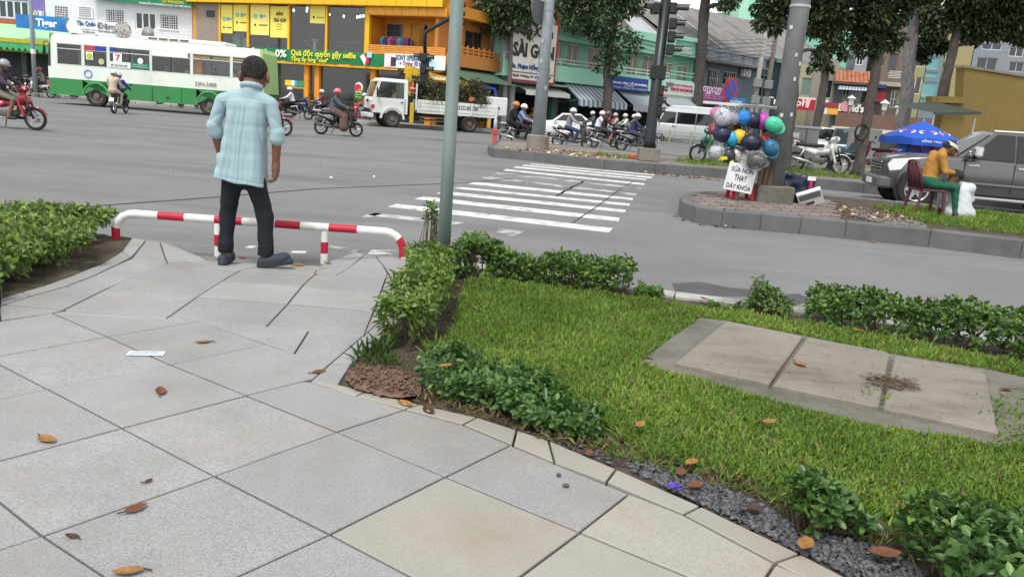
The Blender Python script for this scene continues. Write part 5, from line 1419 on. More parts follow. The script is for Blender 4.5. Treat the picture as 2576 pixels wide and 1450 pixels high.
tree('street_tree','pale flaky barked tree before the cream house',[(6,1000,1420),(6,1020,1100),(6,1040,800),(6,1085,400),(6,1130,50),(6,1160,-250)],40,[.34,.3,.29,.28,.25,.18],
     [(6,1180,560,90,0),(6,1300,540,100,0),(6,1420,560,90,0),(6,1220,700,55,0),(6,1170,640,60,0),(6,1150,330,60,0),(6,1280,420,80,0),(6,1200,-200,300,0)],.24,420,leaf_dark,bark_grey,base=.05)
tree('street_tree','dark crooked tree beside the teal balconies',[(6,1440,1190),(6,1480,950),(6,1545,720),(6,1590,500),(6,1640,250),(6,1690,0),(6,1720,-250)],36,[.24,.21,.2,.18,.17,.15,.1],
     [(6,1380,330,130,0),(6,1330,160,130,0),(6,1520,220,130,.5),(6,1700,260,150,0),(6,1850,330,130,0),(6,1760,440,90,0),(6,1980,240,150,.3),(6,2050,400,110,0),(6,2150,200,130,0),(6,2200,380,120,.3),(6,2320,250,150,0),(6,2380,430,120,0),(6,1900,130,120,0),(6,1650,80,140,0),(6,2450,520,60,0),(6,1850,480,60,0),(6,2480,150,160,0),(6,1800,-200,380,0),(6,2300,-150,330,0),(6,2100,-600,500,0),(6,2700,100,300,0)],.22,440,leaf_dark,base=.05)

# ---------------------------------------------------------------- hedges
def hedge(name,label,line,width,height,L,n,lm,z=SIDE_Z,group=None,top=.55,stems=40,cat='hedge',wide=.5,jag=.035,upright=.5):
	"""clipped hedge along a ground line: shoots with whorls of leaves on its top and sides"""
	P = [Vector((p[0],p[1])) for p in line]
	seg = [(b - a).length for a,b in zip(P[:-1],P[1:])]; tot = sum(seg)
	c0 = Vector((P[0].x,P[0].y,z)); t = thing(name,label,cat,c0,group=group)
	def along(s):
		for a,b,l in zip(P[:-1],P[1:],seg):
			if s <= l: return a.lerp(b,s / l),(b - a).normalized()
			s -= l
		return P[-1],(P[-1] - P[-2]).normalized()
	k = max(1,n // 7); pts = []; dirs = []
	wob = [random.uniform(0,6) for _ in range(4)]
	sm = MB()
	for i in range(k):
		s = random.random() * tot; p,d = along(s); nn = Vector((-d.y,d.x))
		e = (1 + .18 * math.sin(s * 5 + wob[0]) + .1 * math.sin(s * 13 + wob[1]))
		h = height * (1 + jag * 2 * math.sin(s * 4 + wob[2]) + jag * 2 * math.sin(s * 11 + wob[3])) * random.uniform(.9,1.08 + jag)
		if random.random() < top:
			off = random.uniform(-1,1); zz_ = h * (1 - .12 * off * off); o = off * width / 2 * e; dr = Vector((nn.x * off * .6,nn.y * off * .6,1))
		else:
			sd = random.choice((-1,1)); u = random.random() ** .7; zz_ = h * (.12 + .86 * u); o = sd * width / 2 * e * random.uniform(.72,1.05) * (.75 + .25 * u); dr = Vector((nn.x * sd,nn.y * sd,.6))
		if random.random() < .18: o *= .6; zz_ *= .8
		es = min(s,tot - s)
		q = Vector((p.x + nn.x * o,p.y + nn.y * o,zz_ * min(1,.8 + es * 3)))
		dr = (dr + Vector((random.gauss(0,.3),random.gauss(0,.3),random.gauss(0,.2)))).normalized()
		pts.append(q - Vector((c0.x,c0.y,0))); dirs.append(dr)
		if i % max(1,k // stems) == 0:
			b = Vector((p.x - c0.x + nn.x * o * .4,p.y - c0.y + nn.y * o * .4,0)); sm.tube([b,b.lerp(pts[-1],.5) + Vector((random.gauss(0,.02),random.gauss(0,.02),0)),pts[-1]],[.006,.004,.002],5)
	A = np.array(pts); Dn = np.array(dirs); m = len(A)
	allP,allD,allN = [],[],[]
	for q in range(7):
		th = 2 * math.pi * q / 7 * 2.4 + RNG.uniform(0,6.28,m) * .15
		u = unit(np.cross(Dn,np.array([.3,.7,.2]))); v = np.cross(Dn,u)
		rd = u * np.cos(th)[:,None] + v * np.sin(th)[:,None]
		D = rd * (1 - .35 * (q / 7)) + Dn * (.25 + upright * q / 7) + RNG.normal(size=(m,3)) * .15
		allP.append(A - Dn * (L * (.9 - q * .16)) + RNG.normal(size=(m,3)) * L * .08); allD.append(D); allN.append(Dn + RNG.normal(size=(m,3)) * .3)
	Pp,Dd,Nn = map(np.concatenate,(allP,allD,allN)); Ln = L * RNG.uniform(.6,1.15,len(Pp))
	V,F = leafgeo(Pp,Dd,Nn,Ln,Ln * wide,fold=.18,droop=.12,wide=.5)
	npmesh('foliage',V,F,lm,np.repeat(np.clip(RNG.random(len(Pp)) * .7 + np.tile(RNG.random(m),7) * .3,0,1),6),parent=t)
	struct(sm.build('stem',twig,t),'stuff')
	return t
def gl(*ps): return [tuple(G(x,y,SIDE_Z)[:2]) for x,y in ps]
hedge('hedge','broad light green hedge filling the bed left of the rail',[(-4.02,6.5),(-3.86,6.0),(-3.68,5.4),(-3.54,4.7),(-3.55,3.7)],1.05,.23,.062,17000,leaf_hedge_l,top=.78)
hedge('hedge','bright green hedge between paving curve and steel pole',gl((1080,700),(1078,760),(1050,830),(1000,880)),.30,.27,.05,6000,leaf_hedge_l,top=.62,jag=.02)
hedge('hedge','clipped dark hedge along kerb just right of steel pole',gl((1140,693),(1250,703),(1335,710)),.27,.24,.055,2300,leaf_hedge,jag=.08)
hedge('hedge','clipped dark hedge along kerb, second from the steel pole',gl((1345,712),(1450,722),(1582,741)),.27,.22,.05,2800,leaf_hedge,jag=.06)
hedge('hedge','long clipped dark hedge along kerb behind the concrete slabs',gl((2025,805),(2200,832),(2400,868),(2600,905)) + [(4.3,4.75)],.3,.26,.05,7500,leaf_hedge,jag=.04)
hedge('hedge','low dark green hedge between the lawn and bare soil',gl((1090,965),(1200,1000),(1310,1035),(1410,1075),(1500,1095)),.27,.145,.042,5000,leaf_shade,jag=.12)
hedge('shrub','small leafy shrub at the gap in the kerb hedge',gl((1605,745),(1660,752)),.18,.2,.05,500,leaf_hedge,cat='shrub',jag=.2)
hedge('shrub','lone upright weed shrub before the long kerb hedge',gl((1890,782),(1950,786)),.15,.17,.045,300,leaf_hedge,cat='shrub',jag=.2)
hedge('shrub','low scrappy plants along the kerb between two hedges',gl((1780,768),(1880,780),(1990,795)),.14,.1,.05,500,leaf_hedge,cat='shrub',jag=.3)
hedge('shrub','glossy leaved shrub growing out of the grey gravel',gl((2000,1325),(2080,1330),(2140,1320)),.24,.12,.048,1000,leaf_shade,cat='shrub',wide=.55,jag=.15)
hedge('shrub','dark shrub in the bottom right corner of the bed',gl((2330,1480),(2450,1490),(2600,1480),(2700,1450)),.42,.15,.05,2800,leaf_shade,cat='shrub',wide=.55,jag=.12)
hedge('shrub','tall sprig of leaves rising beside the steel pole',gl((1062,668),(1098,670)),.12,.3,.045,200,leaf_hedge,cat='shrub',top=.4,jag=.2)

# ---------------------------------------------------------------- concrete cover slabs let into the lawn
pit = thing('cover_slabs','row of three weathered concrete cover slabs set in the lawn','slabs')
def dq(*ps): return [tuple(G(*zz('d',x,y),SIDE_Z)[:2]) for x,y in ps]
MB().slab(dq((425,585),(600,605),(1120,705),(1700,825),(2330,925),(2600,985),(2640,1420),(2440,1440),(1640,1310),(890,1130),(230,945),(30,890),(110,815)),0,SIDE_Z + .014,.006).build('frame',concrete_dark,pit)
for q in (((600,630),(1115,735),(890,1060),(260,915)),((1135,740),(1665,838),(1690,855),(1615,1215),(905,1065)),((1710,862),(2290,962),(2320,985),(2405,1390),(1630,1220))):
	MB().slab(shrink(dq(*q),.004),SIDE_Z - .03,SIDE_Z + .042,.008).build('slab',concrete,pit)
PIT = dq((425,585),(600,605),(1120,705),(1700,825),(2330,925),(2600,985),(2640,1420),(2440,1440),(1640,1310),(890,1130),(230,945),(30,890),(110,815))

# ---------------------------------------------------------------- lawn: blades of broad leaved grass
LAWN = gl((1180,702),(1330,718),(1560,748),(1700,768),(1900,795),(2030,815),(2300,866),(2576,915),(3300,1040),(3300,1700),(2800,1640),(2576,1420),(2480,1400),(2200,1305),(1990,1262),(1850,1190),(1620,1150),(1545,1090),(1400,1020),(1200,950),(1095,905),(1120,870),(1150,800),(1165,740))
def blades(name,poly,dens,L,wr,lm,z,excl=(),tilt=.55,rgate=None,label=None):
	xs = [p[0] for p in poly]; ys = [p[1] for p in poly]
	n = int(dens * (max(xs) - min(xs)) * (max(ys) - min(ys)))
	P = np.c_[RNG.uniform(min(xs),max(xs),n),RNG.uniform(min(ys),max(ys),n)]
	ok = inpoly(P,poly)
	for e in excl: ok &= ~inpoly(P,e)
	P = P[ok]
	d2 = np.hypot(P[:,0],P[:,1])
	keep = RNG.random(len(P)) < np.clip(1.25 - d2 * .09,.35,1)
	if rgate is not None: keep &= rgate(P)
	P = P[keep]; m = len(P)
	tuft = np.sin(P[:,0] * 9.1 + np.sin(P[:,1] * 5.3) * 2) * np.sin(P[:,1] * 8.3 + np.sin(P[:,0] * 4.1) * 2)
	Ln = L * RNG.uniform(.55,1.3,m) * (1 + .22 * tuft) * np.where(d2[keep] > 5,1.15,1.0)
	D = RNG.normal(size=(m,3)) * tilt; D[:,2] = 1
	N = RNG.normal(size=(m,3)); N[:,2] += .4
	V,F = leafgeo(np.c_[P,np.full(m,z)],D,N,Ln,np.clip(Ln * wr,.003,.011),fold=.15,droop=.28,wide=.45)
	patch = .5 + .5 * np.sin(P[:,0] * 1.7 + 1) * np.sin(P[:,1] * 2.1)
	o = npmesh(name,V,F,lm,np.repeat(np.clip(RNG.random(m) * .75 + patch * .25 + .12 * np.sin(P[:,0] * 6.1 + 3 * np.sin(P[:,1] * 2.2)),0,1),6))
	return struct(o,'stuff')
lawn = struct(soil_patch('lawn',None,SIDE_Z - .002,turf,.012,.06,world_pts=LAWN,excl=shrink(PIT,.08)))
blades('dry_grass',LAWN,700,.05,.08,grass_dry,SIDE_Z,excl=(PIT,),tilt=1.2)
blades('grass',LAWN,11500,.039,.16,grass_m,SIDE_Z,excl=(PIT,),tilt=.7)
# thin and dry grass at the edges of the bed
EDGE = gl((1560,1100),(1650,1140),(1850,1190),(1990,1262),(2180,1305),(2300,1360),(2200,1380),(2000,1310),(1880,1240),(1700,1200),(1570,1160),(1430,1110))
blades('dry_grass',EDGE,2600,.05,.09,grass_dry,SIDE_Z - .004,tilt=1.3)
blades('grass',EDGE,1500,.05,.14,grass_m,SIDE_Z - .004,tilt=.8)
blades('dry_grass',gl((1060,985),(1200,1020),(1320,1060),(1440,1110),(1400,1115),(1200,1050),(1040,1010)),2600,.06,.07,grass_dry,SIDE_Z - .004,tilt=1.2)
blades('grass',gl((880,918),(905,880),(950,862),(985,900),(1040,925),(960,935)),2000,.085,.07,mat('grass_long',(.07,.14,.025),.6,attr=True,objvar=.4,sub=.3,var2=((.17,.2,.06),'rnd',.5,1)),SIDE_Z,tilt=.6)
blades('grass',gl((1060,880),(1100,865),(1130,890),(1080,910)),2600,.08,.1,grass_m,SIDE_Z,tilt=.4)
blades('grass',gl((2430,1010),(2640,1000),(2640,1200),(2500,1140)),1500,.05,.14,grass_m,SIDE_Z,tilt=.8)
blades('grass',gl((2140,1000),(2230,1010),(2240,1035),(2150,1030)),2500,.06,.09,grass_m,SIDE_Z,tilt=.9)
# grass on both islands
g1 = [g2(8,830,1130,I1H),g2(8,1692,1240,I1H),(11,9.95),(16,7.6),(16,10.8),(11.3,13.1),(8.3,14.9),g2(8,420,1000,I1H)]
blades('grass',g1,1400,.09,.14,grass_m,I1H - .035)
g2p = [g2(7,100,745,I2H),g2(7,300,780,I2H),g2(7,930,828,I2H),g2(7,1500,890,I2H),g2(7,2030,940,I2H),(12,19.4),(15,19.1),(15,21.2),(10,22.6),g2(7,1300,830,I2H),g2(7,300,735,I2H)]
blades('grass',g2p,420,.14,.12,grass_m,I2H - .035,rgate=lambda P: np.ones(len(P),bool))
blades('grass',[g2('c',1950,150,I2H),g2('c',2300,180,I2H),g2('c',2280,155,I2H),g2('c',2000,130,I2H)],260,.12,.12,grass_m,I2H - .035)

# ---------------------------------------------------------------- gravel, loose earth
def stones(name,poly,dens,s0,s1,m,z,flat=.5):
	xs = [p[0] for p in poly]; ys = [p[1] for p in poly]; n = int(dens * (max(xs) - min(xs)) * (max(ys) - min(ys)))
	P = np.c_[RNG.uniform(min(xs),max(xs),n),RNG.uniform(min(ys),max(ys),n)]; P = P[inpoly(P,poly)]; n = len(P)
	ph = (1 + 5 ** .5) / 2
	I = np.array([(-1,ph,0),(1,ph,0),(-1,-ph,0),(1,-ph,0),(0,-1,ph),(0,1,ph),(0,-1,-ph),(0,1,-ph),(ph,0,-1),(ph,0,1),(-ph,0,-1),(-ph,0,1)]) / 1.9
	F0 = np.array([(0,11,5),(0,5,1),(0,1,7),(0,7,10),(0,10,11),(1,5,9),(5,11,4),(11,10,2),(10,7,6),(7,1,8),(3,9,4),(3,4,2),(3,2,6),(3,6,8),(3,8,9),(4,9,5),(2,4,11),(6,2,10),(8,6,7),(9,8,1)])
	sz = RNG.uniform(s0,s1,n); V = I[None] * (1 + RNG.normal(size=(n,12,1)) * .22) * sz[:,None,None] * np.stack([RNG.uniform(.7,1.4,n),RNG.uniform(.7,1.2,n),RNG.uniform(.35,.75,n)],1)[:,None]
	a = RNG.uniform(0,6.28,n); c,s = np.cos(a)[:,None],np.sin(a)[:,None]
	tl = RNG.normal(size=(n,1)) * .4
	x,y,z_ = V[...,0] * c - V[...,1] * s,V[...,0] * s + V[...,1] * c,V[...,2]
	V = np.stack([x + P[:,:1],y + P[:,1:],z_ + tl * (x * 1.0) + z + RNG.uniform(0,s1 * .6,(n,1))],-1)
	F = (np.arange(n) * 12)[:,None,None] + F0[None]
	return struct(npmesh(name,V.reshape(-1,3),F.reshape(-1,3),m,np.repeat(RNG.random(n),12)),'stuff')
grav = mat('gravel',(.085,.088,.094),.75,attr=True,objvar=.5,var=.15,scale=30)
GRAV = gl((1560,1168),(1640,1160),(1760,1200),(1900,1260),(2020,1330),(2200,1370),(2330,1440),(2420,1600),(2300,1560),(2165,1468),(2018,1388),(1768,1268))
stones('gravel',GRAV,7500,.006,.015,grav,SIDE_Z - .004)
stones('gravel',gl((1300,1070),(1450,1110),(1560,1165),(1540,1170),(1380,1103)),1500,.005,.012,grav,SIDE_Z - .006)
struct(soil_patch('loose_earth',[(872,945),(905,925),(985,930),(1050,950),(1065,975),(1040,1000),(980,998),(890,975)],SIDE_Z + .012,soil_red,.02,.018),'stuff')
stones('clods',gl((872,945),(905,925),(985,930),(1050,950),(1065,975),(1040,1000),(980,998),(890,975)),4000,.004,.012,soil_red,SIDE_Z + .02)
stones('gravel',[g2(8,250,1010,I1H),g2(8,830,1130,I1H),g2(8,900,1190,I1H),g2(8,500,1130,I1H),g2(7,1900,1290,I1H)],900,.012,.03,mat('gravel_isl',(.17,.16,.145),.9,attr=True,objvar=.4),I1H - .03)
# debris: dead needles and twigs on the slabs
def litter(name,poly,n,L,w,m,z,tilt=.15):
	xs = [p[0] for p in poly]; ys = [p[1] for p in poly]
	P = np.c_[RNG.normal((min(xs) + max(xs)) / 2,(max(xs) - min(xs)) / 4,n),RNG.normal((min(ys) + max(ys)) / 2,(max(ys) - min(ys)) / 4,n)] if len(poly) == 4 else np.c_[RNG.uniform(min(xs),max(xs),n),RNG.uniform(min(ys),max(ys),n)]
	P = P[inpoly(P,poly)]; n = len(P); a = RNG.uniform(0,6.28,n)
	D = np.c_[np.cos(a),np.sin(a),RNG.normal(size=n) * tilt]; N = np.c_[RNG.normal(size=(n,2)) * .5,np.ones(n)]
	Ln = L * RNG.uniform(.4,1.3,n); V,F = leafgeo(np.c_[P,np.full(n,z) + RNG.uniform(0,.01,n)],D,N,Ln,Ln * w,.3,.05)
	return struct(npmesh(name,V,F,m,np.repeat(RNG.random(n),6)),'stuff')
deb = mat('debris',(.12,.085,.055),.9,attr=True,objvar=.5)
litter('debris',dq((1500,990),(1850,1010),(1870,1110),(1540,1110)),900,.035,.12,deb,SIDE_Z + .044)
litter('debris',dq((1640,860),(1705,870),(1690,1000),(1640,1000)),300,.025,.12,deb,SIDE_Z + .03)
litter('debris',dq((260,600),(2350,950),(2400,1400),(300,950),(280,900)),220,.03,.1,deb,SIDE_Z + .044)
litter('debris',gl((1140,700),(1200,705),(1150,830),(1060,930),(1010,915),(1090,840)),500,.04,.15,deb,SIDE_Z + .004)
leafy = mat('leaf_litter',(.27,.155,.07),.85,attr=True,objvar=.5,var=.1,var2=((.5,.42,.3),'rnd',.6,.95))
litter('leaf_litter',[g2('c',1040,75,I2H),g2('c',1500,95,I2H),g2('c',2050,135,I2H),g2('c',2300,175,I2H),g2('c',1900,165,I2H),g2('c',1350,112,I2H)],420,.13,.55,leafy,I2H - .02)
litter('leaf_litter',[g2('c',1000,150,0),g2('c',1450,205,0),g2('c',2500,310,0),g2('c',2500,285,0),g2('c',1450,190,0),g2('c',900,130,0)],420,.10,.5,leafy,.006)
litter('leaf_litter',[g2(7,0,900,0),g2(7,560,950,0),g2(7,550,930,0),g2(7,0,880,0),g2(7,-200,870,0)],150,.12,.5,leafy,.006)
litter('leaf_litter',[g2(7,150,1270,0),g2(7,500,1400,0),g2(7,900,1450,0),g2(7,400,1420,0),g2(7,50,1300,0)],60,.10,.5,leafy,.006)
litter('leaf_litter',[g2(8,200,1000,I1H),g2(8,780,1080,I1H),g2(8,760,1150,I1H),g2(7,1800,1330,I1H),g2(7,1750,1240,I1H)],300,.07,.5,leafy,I1H + .005)
scrap = mat('paper_scrap',(.72,.72,.70),.8,attr=True,objvar=.15)
litter('paper_scraps',[tuple(G(x,y,0)[:2]) for x,y in ((150,430),(900,360),(1250,390),(1200,460),(900,520),(200,500))],22,.07,.45,scrap,.006)
# ================================================================== VEHICLES
rubber = mat('rubber',(.022,.022,.023),.85,var=.15,scale=12)
rim_m = mat('alloy',(.45,.46,.47),.35,.8,var=.06)
chrome = mat('chrome',(.75,.76,.77),.15,1.0,var=.03)
lampg = mat('lamp_lens',(.75,.77,.78),.12,.0,var=.05,spec=.8,coat=1)
redl = mat('red_lens',(.45,.02,.03),.2,var=.05,spec=.8)
car_glass = glass('car_glass',(.008,.010,.012),.93,.03)
plate_w = M('e0e0da')
def wheel(par,x,y,z,r,w,m_rim=None,spokes=5,hub=.12,name='wheel',dish=0):
	"""tyre with tread shoulder, rim and spokes; axle along y, outer face on the side of the sign of w"""
	s = 1 if w > 0 else -1; w = abs(w)
	e = MB(T(x,y,z)); prof = [(r * .66,-w / 2),(r * .93,-w / 2),(r,-w * .36),(r,w * .36),(r * .93,w / 2),(r * .66,w / 2),(r * .62,0)]
	t = bpy.data.objects.new(name,None); COL.objects.link(t); t.parent = par
	e.lathe(prof,28,'Y',cap=False); e.build('tyre',rubber,t,'auto')
	m = MB(T(x,y,z)); m.lathe([(r * .66,-w * .45),(r * .67,-w * .5),(r * .60,-w * .42),(r * .60,w * .42),(r * .67,w * .5),(r * .66,w * .45)],28,'Y',cap=False)
	if spokes:
		for i in range(spokes):
			a = 2 * math.pi * i / spokes; c,d = math.cos(a),math.sin(a)
			yo = s * w * (.32 - dish); hw = r * .09
			m.add([(-d * hw * 1.3 + c * r * .1,yo,c * hw * 1.3 + d * r * .1),(d * hw * 1.3 + c * r * .1,yo,-c * hw * 1.3 + d * r * .1),(d * hw + c * r * .63,yo,-c * hw + d * r * .63),(-d * hw + c * r * .63,yo,c * hw + d * r * .63),
                   (-d * hw * 1.3 + c * r * .1,yo - s * .03,c * hw * 1.3 + d * r * .1),(d * hw * 1.3 + c * r * .1,yo - s * .03,-c * hw * 1.3 + d * r * .1),(d * hw + c * r * .63,yo - s * .03,-c * hw + d * r * .63),(-d * hw + c * r * .63,yo - s * .03,c * hw + d * r * .63)],
                  [(0,1,2,3),(4,7,6,5),(0,3,7,4),(1,5,6,2)])
		m.lathe([(r * .16,s * w * .2),(r * .16,s * w * .42),(r * .05,s * w * .46)],14,'Y')
	else:
		m.lathe([(r * .6,s * w * .1),(r * .5,s * w * .2),(r * .3,s * w * .1),(r * .25,s * w * .42),(r * .1,s * w * .45)],20,'Y')
	m.build('rim',m_rim or rim_m,t,'auto')
	return t
def ringsec(x,hw,zb,zt,rb=.12,rt=.12,crown=.03):
	"""body cross-section at station x"""
	P = []
	def arc(cy,cz,r,a0,a1,n=4):
		for i in range(n + 1):
			a = R(a0 + (a1 - a0) * i / n); P.append((x,cy + r * math.cos(a),cz + r * math.sin(a)))
	arc(hw - rb,zb + rb,rb,-90,0); P.append((x,hw + crown,(zb + zt) / 2)); arc(hw - rt,zt - rt,rt,0,90)
	arc(-hw + rt,zt - rt,rt,90,180); P.append((x,-hw - crown,(zb + zt) / 2)); arc(-hw + rb,zb + rb,rb,180,270)
	return P
def arch(par,x,y,z,r,m=None):
	e = MB(T(x,y,z)); s = 1 if y > 0 else -1
	e.lathe([(r,-.10 * s),(r,.012 * s),(r * .5,.013 * s)],26,'Y'); e.build('wheel_arch',m or black,par)
def sidepane(par,pts,m=None,name='window',rim=None,s=1):
	"""a window on the body side, outlined by its gasket; pts are (x, y, z)"""
	P = [Vector(p) for p in pts]; n = (P[1] - P[0]).cross(P[2] - P[0]).normalized()
	if n.y * s < 0: n = -n
	c = sum(P,Vector()) / len(P)
	if rim is not None:
		O = [c + (p - c) * 1.04 + (p - c).normalized() * .03 for p in P]; k = len(P)
		g = MB().add([p + n * .004 for p in O] + [p + n * .004 for p in P],[(i,(i + 1) % k,(i + 1) % k + k,i + k) for i in range(k)]); g = g.build('window_trim',rim,par)
	return MB().add([p + n * .008 for p in P],[tuple(range(len(P)))]).build(name,m or car_glass,par)
def car(name,label,cat,loc,rz,st,cab,paint_m,wheels,wr,ww=.2,lights=(),group=None,pillars=(),trim=None,spokes=7,doorlines=(),handle=True,mirror=True,rearlight=None):
	"""st: stations (x, half width, z bottom, z top); cab: windscreen foot, roof front, roof rear, rear window foot as (x, z), belt and roof half widths"""
	t = thing(name,label,cat,loc,rz,group)
	MB().loft([ringsec(*s_) for s_ in st]).build('body',paint_m,t,'auto')
	(ax,az),(bx,bz),(cx,cz),(dx,dz),bw,rw = cab
	def hull(k): return [((ax),k * bw,az - .02),(bx,k * rw,bz),(cx,k * rw,cz),(dx,k * bw,dz - .02)]
	l,r_ = hull(1),hull(-1); mid = lambda a,b,e: tuple(a[i] + (b[i] - a[i]) * .5 + (0,0,e)[i] for i in range(3))
	m = MB(); tb,tc = mid(l[1],r_[1],.035),mid(l[2],r_[2],.035)
	m.add(l + r_ + [tb,tc],[(0,1,2,3),(7,6,5,4),(0,4,5,8,1),(1,8,9,2),(8,5,6,9),(2,9,6,7,3),(0,3,7,4)])
	m.build('cabin',paint_m,t)
	for k in (1,-1):
		h = hull(k)
		def bot(f): return (h[0][0] + (h[3][0] - h[0][0]) * f,h[0][1],h[0][2] + (h[3][2] - h[0][2]) * f + .05)
		def tp(x): return (x,h[1][1] + k * .004,h[1][2] + (h[2][2] - h[1][2]) * ((x - h[1][0]) / (h[2][0] - h[1][0])) - .07)
		for (x0b,x1b,x0t,x1t) in pillars:
			f0 = (x0b - h[0][0]) / (h[3][0] - h[0][0]); f1 = (x1b - h[0][0]) / (h[3][0] - h[0][0])
			a,b = bot(f0),bot(f1); c,d = tp(x1t),tp(x0t)
			fix = lambda p: (p[0],k * (bw + (rw - bw) * min(max((p[2] - az) / (bz - az),0),1)),p[2])
			sidepane(t,[fix(a),fix(b),fix(c),fix(d)],s=k,rim=trim)
	def scr(p,q,nm):
		P = [Vector((p[0],bw - .08,p[1])),Vector((p[0],-bw + .08,p[1])),Vector((q[0],-rw + .06,q[1])),Vector((q[0],rw - .06,q[1]))]
		P = [P[0].lerp(P[3],.06),P[1].lerp(P[2],.06),P[2].lerp(P[1],.06),P[3].lerp(P[0],.06)]
		n = (P[1] - P[0]).cross(P[3] - P[0]).normalized(); n = n if n.z > 0 else -n
		MB().add([p_ + n * .012 for p_ in P],[(0,1,2,3)]).build(nm,car_glass,t)
	scr((ax,az),(bx,bz),'windscreen'); scr((dx,dz),(cx,cz),'rear_window')
	for x,y in wheels:
		arch(t,x,y * .985,wr * 1.02,wr * 1.16); wheel(t,x,y - (.06 if y > 0 else -.06),wr,wr,ww if y > 0 else -ww,spokes=spokes)
	for nm,b,mm in lights: MB().rbox(*b,.015).build(nm,mm,t)
	for k in (1,-1):
		if mirror:
			mm = MB(T(ax - .25,k * (bw + .12),az + .08)); mm.ell((0,0,0),(.07,.12,.08),10,8); mm.build('mirror',paint_m,t,True)
		for x in doorlines: MB().box(x,k * (st[len(st) // 2][1] + .031),st[3][2] + .12,x + .012,k * (st[len(st) // 2][1] + .024),az).build('door_gap',black,t)
		if handle:
			for x in doorlines[:-1]: MB().rbox(x - .95 if False else x - .28,k * (bw + .03),az - .14,x - .06,k * (bw + .075),az - .1,.008).build('door_handle',chrome,t)
	return t
def heading(a,b):
	d = Vector(b) - Vector(a); return math.atan2(d.y,d.x)

# ---------------------------------------------------------------- dark grey pickup
gp_ = mat('pickup_paint',(.10,.10,.099),.28,.6,var=.04,coat=.8)
rz_ = R(168); fw = G(2293,519,0)
_l = Matrix.Rotation(rz_,3,'Z') @ Vector((1.6,.78,0)); pu = car('pickup_truck','dark grey double cab pickup stopped beside the seated women','pickup',(fw.x - _l.x,fw.y - _l.y,0),rz_,
	[(2.3,.62,.45,.9,.1,.12,0),(2.22,.82,.38,1.04,.12,.14),(2.0,.88,.34,1.1,.12,.16),(1.5,.90,.34,1.16),(.8,.90,.34,1.18),(-.8,.90,.34,1.16),(-2.55,.90,.40,1.16),(-2.65,.86,.45,1.12)],
	((.95,1.14),(.2,1.74),(-1.15,1.76),(-1.45,1.14),.86,.66),gp_,[(1.6,.88),(1.6,-.88),(-1.6,.88),(-1.6,-.88)],.39,.26,
	lights=(),pillars=((.62,-.22,.12,-.2),(-.32,-1.25,-.3,-1.05)),trim=black,spokes=6,doorlines=(.72,-.27,-1.3))
for k in (1,-1):
	m = MB(); m.prism([(1.82,1.07),(2.18,1.02),(2.27,.88),(2.22,.76),(2.0,.80)],k * .80,k * .905); m.build('headlight',lampg,pu)
	m = MB(T(2.3,k * .66,.55)); m.lathe([(.07,-.02),(.07,.05)],14,'X'); m.build('fog_lamp',lampg,pu)
MB().rbox(2.24,-.55,.70,2.33,.55,.96,.03).build('grille',black,pu)
for i in range(4): MB().box(2.32,-.54,.72 + i * .065,2.345,.54,.742 + i * .065).build('grille_bar',chrome,pu)
MB().rbox(2.1,-.86,.36,2.42,.86,.62,.05).build('bumper',M('55565a',rough=.5),pu); MB().box(2.422,-.26,.42,2.435,.26,.54).build('number_plate',plate_w,pu)
for k in (1,-1):
	MB().rbox(.45,k * .90,1.2,.62,k * 1.12,1.42,.04).build('mirror_housing',chrome,pu)
	MB().rbox(1.0,k * .93,.30,-1.0,k * 1.02,.36,.02).build('side_step',steel,pu)
	MB().box(-.9,k * .93,.62,.8,k * .94,.66).build('side_strip',M('6c6e70'),pu)
	m = MB(); m.tube([(2.06,k * .93,.45),(1.98,k * .945,.72),(1.75,k * .95,.86),(1.45,k * .95,.86),(1.2,k * .945,.7),(1.13,k * .93,.42)],.035,8); m.build('arch_flare',gp_,pu,True)
MB().tube([(.2,.62,1.78),(-1.1,.62,1.8)],.025,6).build('roof_rail',chrome,pu)

# ---------------------------------------------------------------- white saloon car
sw = mat('car_white',(.72,.73,.74),.25,var=.03,coat=.6)
fw = G(1371,341.5,0); rz_ = R(178)
_l = Matrix.Rotation(rz_,3,'Z') @ Vector((1.3,.72,0))
sd_ = car('saloon_car','white saloon car behind the concrete lamp post','car',(fw.x - _l.x,fw.y - _l.y,0),rz_,
	[(2.1,.55,.30,.66,.1,.1,0),(2.0,.78,.2,.80,.12,.14),(1.6,.84,.18,.90,.12,.16),(.9,.85,.18,.97),(0,.85,.2,.95),(-1.2,.85,.2,.97),(-2.0,.82,.24,.98),(-2.2,.7,.34,.9,.1,.1)],
	((1.0,.94),(.35,1.42),(-.75,1.44),(-1.6,.97),.8,.6),sw,[(1.3,.8),(1.3,-.8),(-1.3,.8),(-1.3,-.8)],.31,.2,pillars=((.72,-.2,.3,-.2),(-.28,-1.2,-.28,-.8)),spokes=8,doorlines=(.8,-.24,-1.0))
for k in (1,-1):
	MB().prism([(1.75,.82),(2.02,.76),(2.06,.64),(1.8,.70)],k * .72,k * .845).build('headlight',lampg,sd_); MB().rbox(-2.2,k * .6,.66,-2.0,k * .835,.88,.02).build('tail_light',redl,sd_)
MB().rbox(2.18,-.4,.34,2.28,.4,.46,.02).build('grille',black,sd_)

